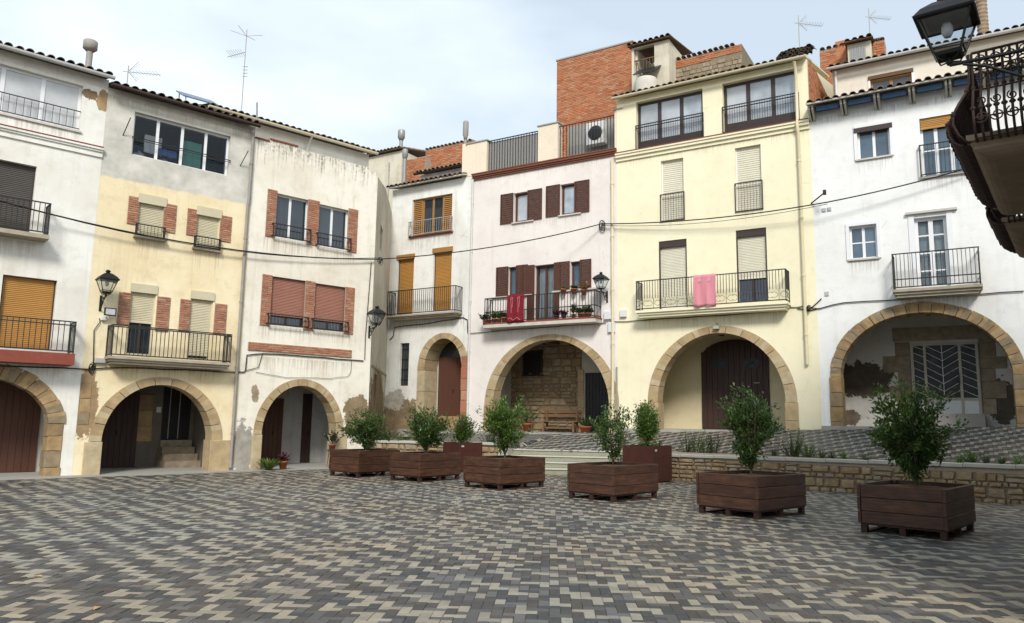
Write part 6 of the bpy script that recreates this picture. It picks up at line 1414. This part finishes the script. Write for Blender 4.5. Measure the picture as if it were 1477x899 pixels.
c0 = RF.rect(7, 378, 172, 474, 196, -Q + .5); MB().add([(c0[0], Q, c0[3] + .05), (c0[1], Q, c0[3] + .05), (c0[1], Q - .8, c0[2]), (c0[0], Q - .8, c0[2]), (c0[0], Q, c0[3] + .09), (c0[1], Q, c0[3] + .09), (c0[1], Q - .8, c0[2] + .04), (c0[0], Q - .8, c0[2] + .04)], [(0, 1, 2, 3), (4, 7, 6, 5), (3, 2, 6, 7), (0, 3, 7, 4), (1, 5, 6, 2)]).build('canopy', 'black_plastic', t)
w0 = RF.rect(7, 385, 197, 472, 248, -Q + .6); o = MB().lathe([(.30, 0), (.46, .03), (.48, .1), (.48, .9), (.44, .97), (.2, 1.0)], 18).build('water_tank', 'slab_white', None, RF.world((w0[0] + w0[1]) / 2, Q - .65, w0[3] - 1.4)); tag(o, 'round white water tank on the roof under the dark canopy', 'water tank')
# heap of spare tiles on the yellow house roof
P = on(f5, 7, 1072, 118, -.25); th = thing('tile_heap', 'heap of spare dark roof tiles on the cream yellow house corner', 'roof tiles', P, f5.ang); rnd = random.Random(11); me = tile_mesh('roof_tile')
for k in range(26): lay = k // 9; link('roof_tile', me, th, (-.55 + (k % 9) * .125 + lay * .06, rnd.uniform(-.1, .03), .0 + lay * .085), (R(15), 0, rnd.uniform(-.2, .2)))
# brick block, dormer and chimney behind the white house
K = 6.0; k0 = f6.rect(20, -60, 100, 236, 260, -K); t = thing('brick_building', 'low orange brick building with small chimney behind the white house', 'building', f6.O, f6.ang)
MB().box(k0[0], k0[1], K, K + 4, k0[2] - 2, k0[3]).build('core', 'mortar', t); mb = MB(); brick_face(mb, k0[0], k0[1], k0[2] - 2, k0[3], K, seed=9); mb.build('front_bricks', 'brick_orange', t, kind='stuff')
for i in range(int((k0[1] - k0[0]) / .25)): link('roof_tile', tile_mesh('roof_tile_pale'), t, (k0[0] + .12 + i * .25, K - .1, k0[3] + .0), (R(8), 0, random.uniform(-.05, .05)))
c0 = f6.rect(20, 110, 8, 232, 100, -K); ch = MB().box(c0[0], c0[1], K - .02, K + .5, c0[2] - .3, c0[3]).build('chimney', 'brick_orange', t)
k0 = f6.rect(20, 240, 40, 505, 215, -K + .5); t = thing('dormer', 'roof dormer with grey metal shutter behind the white house', 'dormer', f6.O, f6.ang); y = K - .5
MB().box(k0[0], k0[1], y, y + 3, k0[2] - 1.5, k0[3]).build('wall', 'plaster_side', t); i0 = f6.rect(20, 268, 75, 445, 205, -y); s_ = MB()
for k in range(9): s_.box(i0[0] + k * (i0[1] - i0[0]) / 9, i0[0] + (k + .9) * (i0[1] - i0[0]) / 9, y - .03 - .015 * (k % 2), y + .01, i0[2], i0[3])
s_.build('metal_shutter', 'zinc', t, kind='stuff'); roof(t, k0[0] - .1, k0[1] + .1, k0[3], k0[3], .25, 3, 10, y0=y)
k0 = f6.rect(20, 512, 5, 650, 150, -K); t = thing('chimney', 'broad brick chimney beside the dormer behind the white house', 'chimney', f6.O, f6.ang); MB().box(k0[0], k0[1], K, K + .7, k0[2] - 2.5, k0[3]).build('core', 'mortar', t); mb = MB(); brick_face(mb, k0[0], k0[1], k0[2] - 2, k0[3] - .02, K, .3, .1, .03, seed=12); mb.build('stack_bricks', 'brick_orange', t, kind='stuff')
for i in range(4): link('cap_tile', tile_mesh('roof_tile_pale'), t, (k0[0] + .12 + i * (k0[1] - k0[0] - .2) / 3, K - .08, k0[3] + .01), (0, 0, random.uniform(-.1, .1)))
# terracotta chimney pipe far behind
P = on(f6, 11, 266, 108, -7.0); t = thing('chimney_pipe', 'tall ribbed terracotta chimney pipe behind the white house attic', 'chimney', P); pr = []
for k in range(40): pr += [(.17, -2 + k * .16), (.20, -2 + k * .16 + .05), (.20, -2 + k * .16 + .11), (.17, -2 + k * .16 + .159)]
MB().lathe(pr, 12).build('pipe', 'roof_tile_pale', t); MB().lathe([(.17, 4.38), (.26, 4.42), (.26, 4.5), (.1, 4.6)], 12).build('cowl', 'terracotta', t)
# wall with brick behind the narrow white house
K = 5.0; k0 = f3.rect(5, 202, 182, 352, 250, -K); t = thing('brick_building', 'low orange brick wall with tile coping behind the narrow white house', 'building', f3.O, f3.ang); MB().box(k0[0], k0[1] + .5, K, K + 3, k0[2] - 2, k0[3]).build('core', 'mortar', t); mb = MB(); brick_face(mb, k0[0], k0[1] + .5, k0[2] - 2, k0[3], K, seed=19); mb.build('front_bricks', 'brick_orange', t, kind='stuff')
for i in range(int((k0[1] + .5 - k0[0]) / .25)): link('roof_tile', tile_mesh('roof_tile_pale'), t, (k0[0] + .12 + i * .25, K - .1, k0[3] + .0), (R(8), 0, random.uniform(-.05, .05)))
K = 4.2; k0 = f3.rect(5, -30, 178, 105, 300, -K); t = thing('back_house', 'grey plastered house end with tiled top behind the pale corner house', 'building', f3.O, f3.ang); MB().box(k0[0] - 1.0, k0[1], K, K + 5, k0[2] - 3, f3.z(5, 50, 195, -K)).build('wall', 'plaster_side', t); roof(t, k0[0] - 1.0, k0[1] + .1, f3.z(5, 50, 192, -K), f3.z(5, 50, 192, -K), .2, 4, 12, y0=K, mat='roof_tile_pale')
k1 = f3.rect(5, 105, 225, 198, 290, -K - .3); t = thing('brick_building', 'little orange brick wall beside the tall grey flues', 'building', f3.O, f3.ang); MB().box(k1[0], k1[1], K + .3, K + 3, k1[2] - 3, k1[3]).build('core', 'mortar', t); mb = MB(); brick_face(mb, k1[0], k1[1], k1[2] - 2, k1[3], K + .3, seed=29); mb.build('front_bricks', 'brick_orange', t, kind='stuff')
# air conditioner and low white hut on the lilac terrace
r = f4.rect(5, 832, 78, 905, 150, -.5); t = thing('air_conditioner', 'white air conditioning unit behind the roof terrace screen', 'air conditioner', f4.O, f4.ang); MB().bbox(r[0], r[1], .5, .8, r[2], r[3], .02).build('case', 'box_white', t); MB().lathe([(.02, 0), (.28, 0), (.30, .02), (.28, .03)], 20).build('fan_grille', 'black_plastic', t, ((r[0] + r[1]) / 2, .5, (r[2] + r[3]) / 2), (R(90), 0, 0))
# ------------------------------------------------------------------ near house on the right with two bellied iron balconies
zS = 4.45
a = at_z(0, 1393, 196, zS); b = at_z(0, 1477, 392, zS); far1 = at_z(0, 1434, 296, zS); dC = (b - a); dC.z = 0; dC.normalize()
angC = math.atan2(-dC.y, -dC.x); CF_ = Fac((a.x, a.y), angC, 0.0)      # local x towards the camera, y towards the wall
hC = thing('house', 'dark stone house with two bellied wrought iron balconies close on the right', 'house', (a.x, a.y, 0), angC, 'old houses round the square')
plaster('plaster_near', (.50, .45, .36), (.30, .26, .2), .5, .4, 15.0)
yw = .72; L1 = (far1 - a).length
win = []
for (x0, x1) in ((-L1 + .35, -.35), (-L1 - 2.4, -L1 - .9)): win.append((x0, x1, zS, zS + 2.3))
low_d = [(-L1 + .3, -.3, 0.0, 2.4), (-L1 - 2.5, -L1 - .8, .9, 2.4)]
mb = wall_mesh([(-9, -.2), (.75, -.2), (.75, 11), (-9, 11)], [rpoly(r) for r in win] + [rpoly((r[0], r[1], max(r[2], -.15), r[3])) for r in low_d], yw, yw + .4); mb.build('wall', 'plaster_near', hC)
MB().box(.35, .75, yw + .402, yw + 7, -.2, 11).build('side_wall', 'plaster_near', hC); MB().box(-9, -8.6, yw + .402, yw + 7, -.2, 11).build('side_wall', 'plaster_near', hC); MB().box(-9, .75, yw + 7, yw + 7.3, -.2, 11).build('back_wall', 'plaster_near', hC)
for r in win + [low_d[1]]:
    g = glazed(hC, r, 2, 'frame_brown', 'glass_dark', yw + .2, .07); 
    MB().box(r[0] - .2, r[0] - .002, yw - .04, yw + .02, r[2], r[3] + .2).box(r[1] + .002, r[1] + .2, yw - .04, yw + .02, r[2], r[3] + .2).box(r[0] - .002, r[1] + .002, yw - .04, yw + .02, r[3] + .002, r[3] + .2).build('window_trim', 'balcony_stone', g)
panel_door(hC, (low_d[0][0], low_d[0][1], -.1, 2.4), yw + .2, 'door_dark', 2)
roof(hC, -9.1, .85, 11, 11, .6, 6, 15, y0=yw, mat='roof_tile')
def belly(parent, x0, x1, zb):
    """railing bars swelling out below the top rail, round three sides"""
    prof = [(.06, -.07), (.13, -.06), (.21, .0), (.26, .10), (.25, .20), (.18, .32), (.10, .43), (.05, .54), (.04, .68), (.04, .84)]; ins = .09
    path = [(x1, yw), (x1, 0.0), (x0, 0.0), (x0, yw)]
    def at(side, t):
        if side == 0: return Vector((x1 - ins, yw + (0 + ins - yw) * t)), Vector((1, 0))
        if side == 1: return Vector((x1 - ins + (x0 - x1 + 2 * ins) * t, ins)), Vector((0, -1))
        return Vector((x0 + ins, ins + (yw - ins) * t)), Vector((-1, 0))
    for side, L in ((0, yw), (1, x1 - x0), (2, yw)):
        n = int(L / .07)
        for i in range(n + 1):
            p, o = at(side, i / n); d = o.copy()
            if side == 1 and i in (0, n): d = Vector((.7 if i == 0 else -.7, -.7))
            pts = [(p.x + d.x * q[0] * 1.0, p.y + d.y * q[0], zb + q[1]) for q in prof]; mb = MB().tube(pts, .013, 5)
            # leaf clasp and small scrolls on each bar
            for zz, oo, rr in ((.20, .25, .032), (.46, .085, .026)): mb.lathe([(.005, zz - .03), (rr, zz), (.005, zz + .03)], 6, 0, (p.x + d.x * oo, p.y + d.y * oo, zb))
            mb.build('railing_bar', 'iron_rust', parent)
        fr = MB(); m = n * 2
        for qi in (1, 3, 6, 8, 9):
            fr.tube([(lambda p, o: (p.x + o.x * prof[qi][0], p.y + o.y * prof[qi][0], zb + prof[qi][1]))(*at(side, k / m)) for k in range(m + 1)], .014 if qi == 9 else .009, 5)
        # scroll bands
        for k in range(max(3, n // 2)):
            p, o = at(side, (k + .5) / max(3, n // 2)); tdir = Vector((-o.y, o.x))
            for (zc, oc, rad) in ((.76, .04, .065), (.10, .26, .06), (.60, .045, .05), (.28, .205, .045)):
                sp = []
                for j in range(14):
                    an = j * .62 + k; rr = rad * (1 - j / 20); sp.append((p.x + o.x * oc + tdir.x * math.cos(an) * rr, p.y + o.y * oc + tdir.y * math.cos(an) * rr, zb + zc + math.sin(an) * rr))
                fr.tube(sp, .007, 4)
        fr.build('scrollwork', 'iron_rust', parent)
for i, (x0, x1) in enumerate(((-L1, 0.0), (-L1 - 3.0, -L1 - .75))):
    mb = MB(); mb.box(x0, x1, 0, yw + .01, zS - .06, zS)
    prof = [(.025, -.06), (.03, -.085), (.05, -.11), (.055, -.135), (.09, -.165), (.14, -.19), (.20, -.205)]
    for (i0, z0), (i1, z1) in zip(prof[:-1], prof[1:]):
        mb.add([(x0 + i0, yw, zS + z0), (x0 + i0, i0, zS + z0), (x1 - i0, i0, zS + z0), (x1 - i0, yw, zS + z0), (x0 + i1, yw, zS + z1), (x0 + i1, i1, zS + z1), (x1 - i1, i1, zS + z1), (x1 - i1, yw, zS + z1)], [(0, 1, 5, 4), (1, 2, 6, 5), (2, 3, 7, 6)])
    i1, z1 = prof[-1]; mb.add([(x0 + i1, yw, zS + z1), (x0 + i1, i1, zS + z1), (x1 - i1, i1, zS + z1), (x1 - i1, yw, zS + z1)], [(0, 1, 2, 3)])
    bal = mb.build('balcony', 'balcony_stone', hC); belly(bal, x0, x1, zS)
# street lamp on its long bracket
xp = .42; d_ = ray(0, 1370, 97); k_ = (xp - (CAMP - CF_.O).dot(CF_.t)) / d_.dot(CF_.t); LP = CAMP + d_ * k_; ly = (LP - CF_.O).dot(CF_.n)
street_lamp(CF_.world(xp, yw, LP.z), angC, yw - ly, 'large black lantern lamp on a scrolled bracket beside the iron balcony', 1.0)
# ------------------------------------------------------------------ small things
def pot(r, hgt, mat='terracotta'): return MB().lathe([(r * .68, 0), (r * .95, hgt * .82), (r * 1.08, hgt * .83), (r * 1.08, hgt), (r * .95, hgt), (r * .9, hgt * .88)], 14)
def potted(P, r, hgt, kind, label, seed, mat='leaf_fresh', ph=.35, pr=.25, potmat='terracotta', group='potted plants'):
    t = thing('potted_plant', label, 'potted plant', P, 0, group); pot(r, hgt).build('pot', potmat, t); rnd = random.Random(seed)
    if kind == 'blade': o = tuft((0, 0, 0), ph, pr, mat, '', seed, 46, .012, mb_only=True).build('foliage', mat, t, (0, 0, hgt * .85))
    else:
        pts = []; st_ = MB()
        for k in range(24):
            a = rnd.uniform(0, 6.28); q = Vector((math.cos(a) * pr * rnd.random(), math.sin(a) * pr * rnd.random(), ph * rnd.uniform(.3, 1))); st_.tube([(0, 0, -.02), q], .004, 3, cap=False)
            for j in range(15): pts.append((Vector((0, 0, 0)).lerp(q, rnd.uniform(.4, 1.05)), q.normalized() + Vector((rnd.gauss(0, .8), rnd.gauss(0, .8), .1))))
        st_.build('stems', 'bark', t, (0, 0, hgt * .85)); me = leaves(pts, .085, .026, rnd); me.materials.append(M[mat]); link('foliage', me, t, (0, 0, hgt * .85))
    return t
# on the lilac balcony
zb = B4[2] + .014; U0, U1 = B4[0], B4[1]
def b4(x, y, off): u = f4.u(17, x, y, off); return f4.world(u, -off, zb)
for k, (x, off, r, hh, kind, mat, ph, pr, lb) in enumerate(((165, .42, .10, .16, 'blade', 'leaf_fresh', .22, .2, 'potted grassy plant at the left end of the lilac balcony'), (215, .45, .10, .17, 'leaf', 'leaf_light', .3, .2, 'potted leafy plant second along the lilac balcony'), (305, .45, .12, .2, 'leaf', 'leaf_olive', .2, .15, 'potted plant beside the red towel'),
                                               (790, .45, .10, .14, 'leaf', 'plant_purple', .2, .18, 'purple leaved potted plant before the balcony door frame'), (855, .45, .10, .14, 'leaf', 'plant_purple', .2, .18, 'purple leaved potted plant beside the other purple one'), (945, .40, .09, .16, 'leaf', 'leaf_deep', .42, .2, 'tall dark potted plant on the lilac balcony'), (1010, .42, .11, .17, 'leaf', 'leaf_olive', .22, .2, 'terracotta potted plant near the right end of the lilac balcony'), (1085, .42, .11, .16, 'leaf', 'leaf_olive', .25, .22, 'terracotta potted plant at the right end of the lilac balcony'), (255, .47, .10, .16, 'leaf', 'leaf_light', .34, .26, 'bushy light green potted plant left of the red towel'), (1045, .47, .10, .16, 'leaf', 'leaf_fresh', .3, .26, 'bushy green potted plant between the terracotta pots on the lilac balcony'), (125, .40, .09, .15, 'leaf', 'leaf_olive', .28, .26, 'olive leaved potted plant in the left corner of the lilac balcony'))):
    potted(b4(x, 620, off), r, hh, kind, lb, 300 + k, mat, ph, pr, 'terracotta' if 'purple' not in mat else 'plant_purple')
P = b4(1155, 620, .57); o = tuft(P, .05, .2, 'flower_dry', 'dry trailing plant hanging from the right end of the lilac balcony', 320, 50, .012, arch=3.0); P = b4(125, 660, .56); tuft(P, .06, .2, 'flower_dry', 'dry trailing plant hanging from the left end of the lilac balcony', 321, 50, .012, arch=2.5)
# hanging pots on the right window sill
def sill_pot(x, y, mat, kind, lb, seed, ph, pr):
    u, z = f4.uz(17, x, y, .16); return potted(f4.world(u, -.16, z), .11, .19, kind, lb, seed, mat, ph, pr)
sill_pot(850, 412, 'leaf_fresh', 'blade', 'pot of trailing green leaves hung on the right lilac window', 330, .16, .3); sill_pot(948, 410, 'leaf_olive', 'leaf', 'plain terracotta pot hung on the right lilac window', 331, .12, .12); sill_pot(1040, 420, 'flower_dry', 'leaf', 'pot of dry orange flowers hung on the right lilac window', 332, .30, .3)
r = f4.rect(17, 335, 425, 490, 668, .62); drape('red_towel', r[0], r[1], r[2], r[3], -.655, 'towel_red', None, .022, 'dark red patterned towel hung over the lilac balcony rail', 'towel', 12, f4)
rt = bpy.data.objects['red_towel']
for sx_ in (.3, .7):
    u_ = r[0] * (1 - sx_) + r[1] * sx_; z_ = r[3] - .16
    MB().tube([(u_ + math.cos(t * .7) * .05, -.69, z_ + math.sin(t * .7) * .05) for t in range(10)], .011, 5).tube([(u_ - .04, -.69, z_ - .06), (u_ - .015, -.692, z_ - .3), (u_ - .02, -.69, z_ - .55)], .009, 5).tube([(u_ + .05, -.69, z_ - .06), (u_ + .02, -.692, z_ - .35)], .008, 5).build('towel_motif', 'towel_pink', rt)
MB().tube([(r[0] + .08 + k * .055, -.69, r[2] + .12 + .05 * math.sin(k * 1.1)) for k in range(int((r[1] - r[0] - .14) / .055))], .01, 5).build('towel_motif', 'towel_pink', rt)
# bench and pot in the lilac porch
u0 = f4.u(6, 345, 740, -2.2); u1 = f4.u(6, 500, 740, -2.2); t = thing('bench', 'wooden slatted bench against the rubble wall in the lilac porch', 'bench', f4.world(u0, 2.2, .012), f4.ang); Lb = u1 - u0
for k in range(3): MB().box(0, Lb, -.05 + k * .13, .06 + k * .13, .42, .455).build('seat_slat', 'bench_wood', t)
for k in range(2): MB().box(0, Lb, .36, .39, .62 + k * .16, .74 + k * .16).build('back_slat', 'bench_wood', t)
for x in (.12, Lb - .2):
    MB().box(x, x + .07, -.04, .03, 0, .419).build('leg', 'bench_wood', t); MB().box(x, x + .07, .30, .358, 0, .9).build('leg', 'bench_wood', t); MB().box(x + .005, x + .065, .03, .30, .35, .418).build('seat_support', 'bench_wood', t)
MB().box(.2, Lb - .2, .1, .15, .14, .2).build('stretcher', 'bench_wood', t)
u = f4.u(6, 291, 740, -2.1); potted(f4.world(u, 2.1, .012), .2, .34, 'leaf', 'dark leafy plant in a red pot beside the porch bench', 340, 'leaf_deep', .75, .55)
u = f4.u(6, 535, 740, -1.9); potted(f4.world(u, 1.9, .012), .24, .26, 'leaf', 'low dark plant in the lilac porch beside the grille door', 341, 'leaf_deep', .45, .45)
# pots before the pale house arch
_u = LF.u(4, 155, 815); P = LF.world(_u, -.45, 0); tuft((P.x, P.y, 0.0), .46, .62, 'leaf_light', 'striped arching spider plant at the foot of the pale house', 350, 240, .016)
_u = LF.u(4, 215, 815); P = LF.world(_u, -.35, 0.013); potted((P.x, P.y, 0.013), .14, .26, 'leaf', 'small dark plant in a terracotta pot beside the spider plant', 351, 'plant_purple', .28, .26)
_u = LF.u(4, 402, 790); P = LF.world(_u, -.3, 0); t = thing('plant_stand', 'thin iron plant stand before the pale house arch', 'plant stand', (P.x, P.y, 0.013), .4)
for k in range(3): a = k * 2.09; MB().tube([(math.cos(a) * .22, math.sin(a) * .22, 0), (math.cos(a) * .14, math.sin(a) * .14, .55)], .010, 5).build('leg', 'iron', t)
MB().lathe([(.15, .55), (.18, .56), (.18, .58), (.15, .58)], 14).build('ring', 'iron', t)
potted((P.x, P.y, .595), .12, .18, 'leaf', 'leafy plant standing on the thin iron plant stand', 352, 'leaf_olive', .5, .36)
_u = LF.u(0, 492, 660); P = LF.world(_u, -.5, 0); tuft((P.x, P.y, 0.0), .55, .5, 'leaf_deep', 'dark spiky plant beside the pale house pier behind the planter', 353, 60, .022)
# little weeds in the corner of house 1 and fallen leaves on the paving
for k, (x, y) in enumerate(((54, 832), (138, 878))):
    P = at_z(0, x, y, .004); o = MB().add([(-.05, -.02, 0), (0, -.035, .012), (.06, 0, .004), (.01, .03, .016)], [(0, 1, 2, 3)]).build('fallen_leaf', 'leaf_dry', None, (P.x, P.y, .004), (0, 0, k * 1.3)); tag(o, 'dry curled leaf lying on the paving', 'leaf', 'dry leaves on the paving')
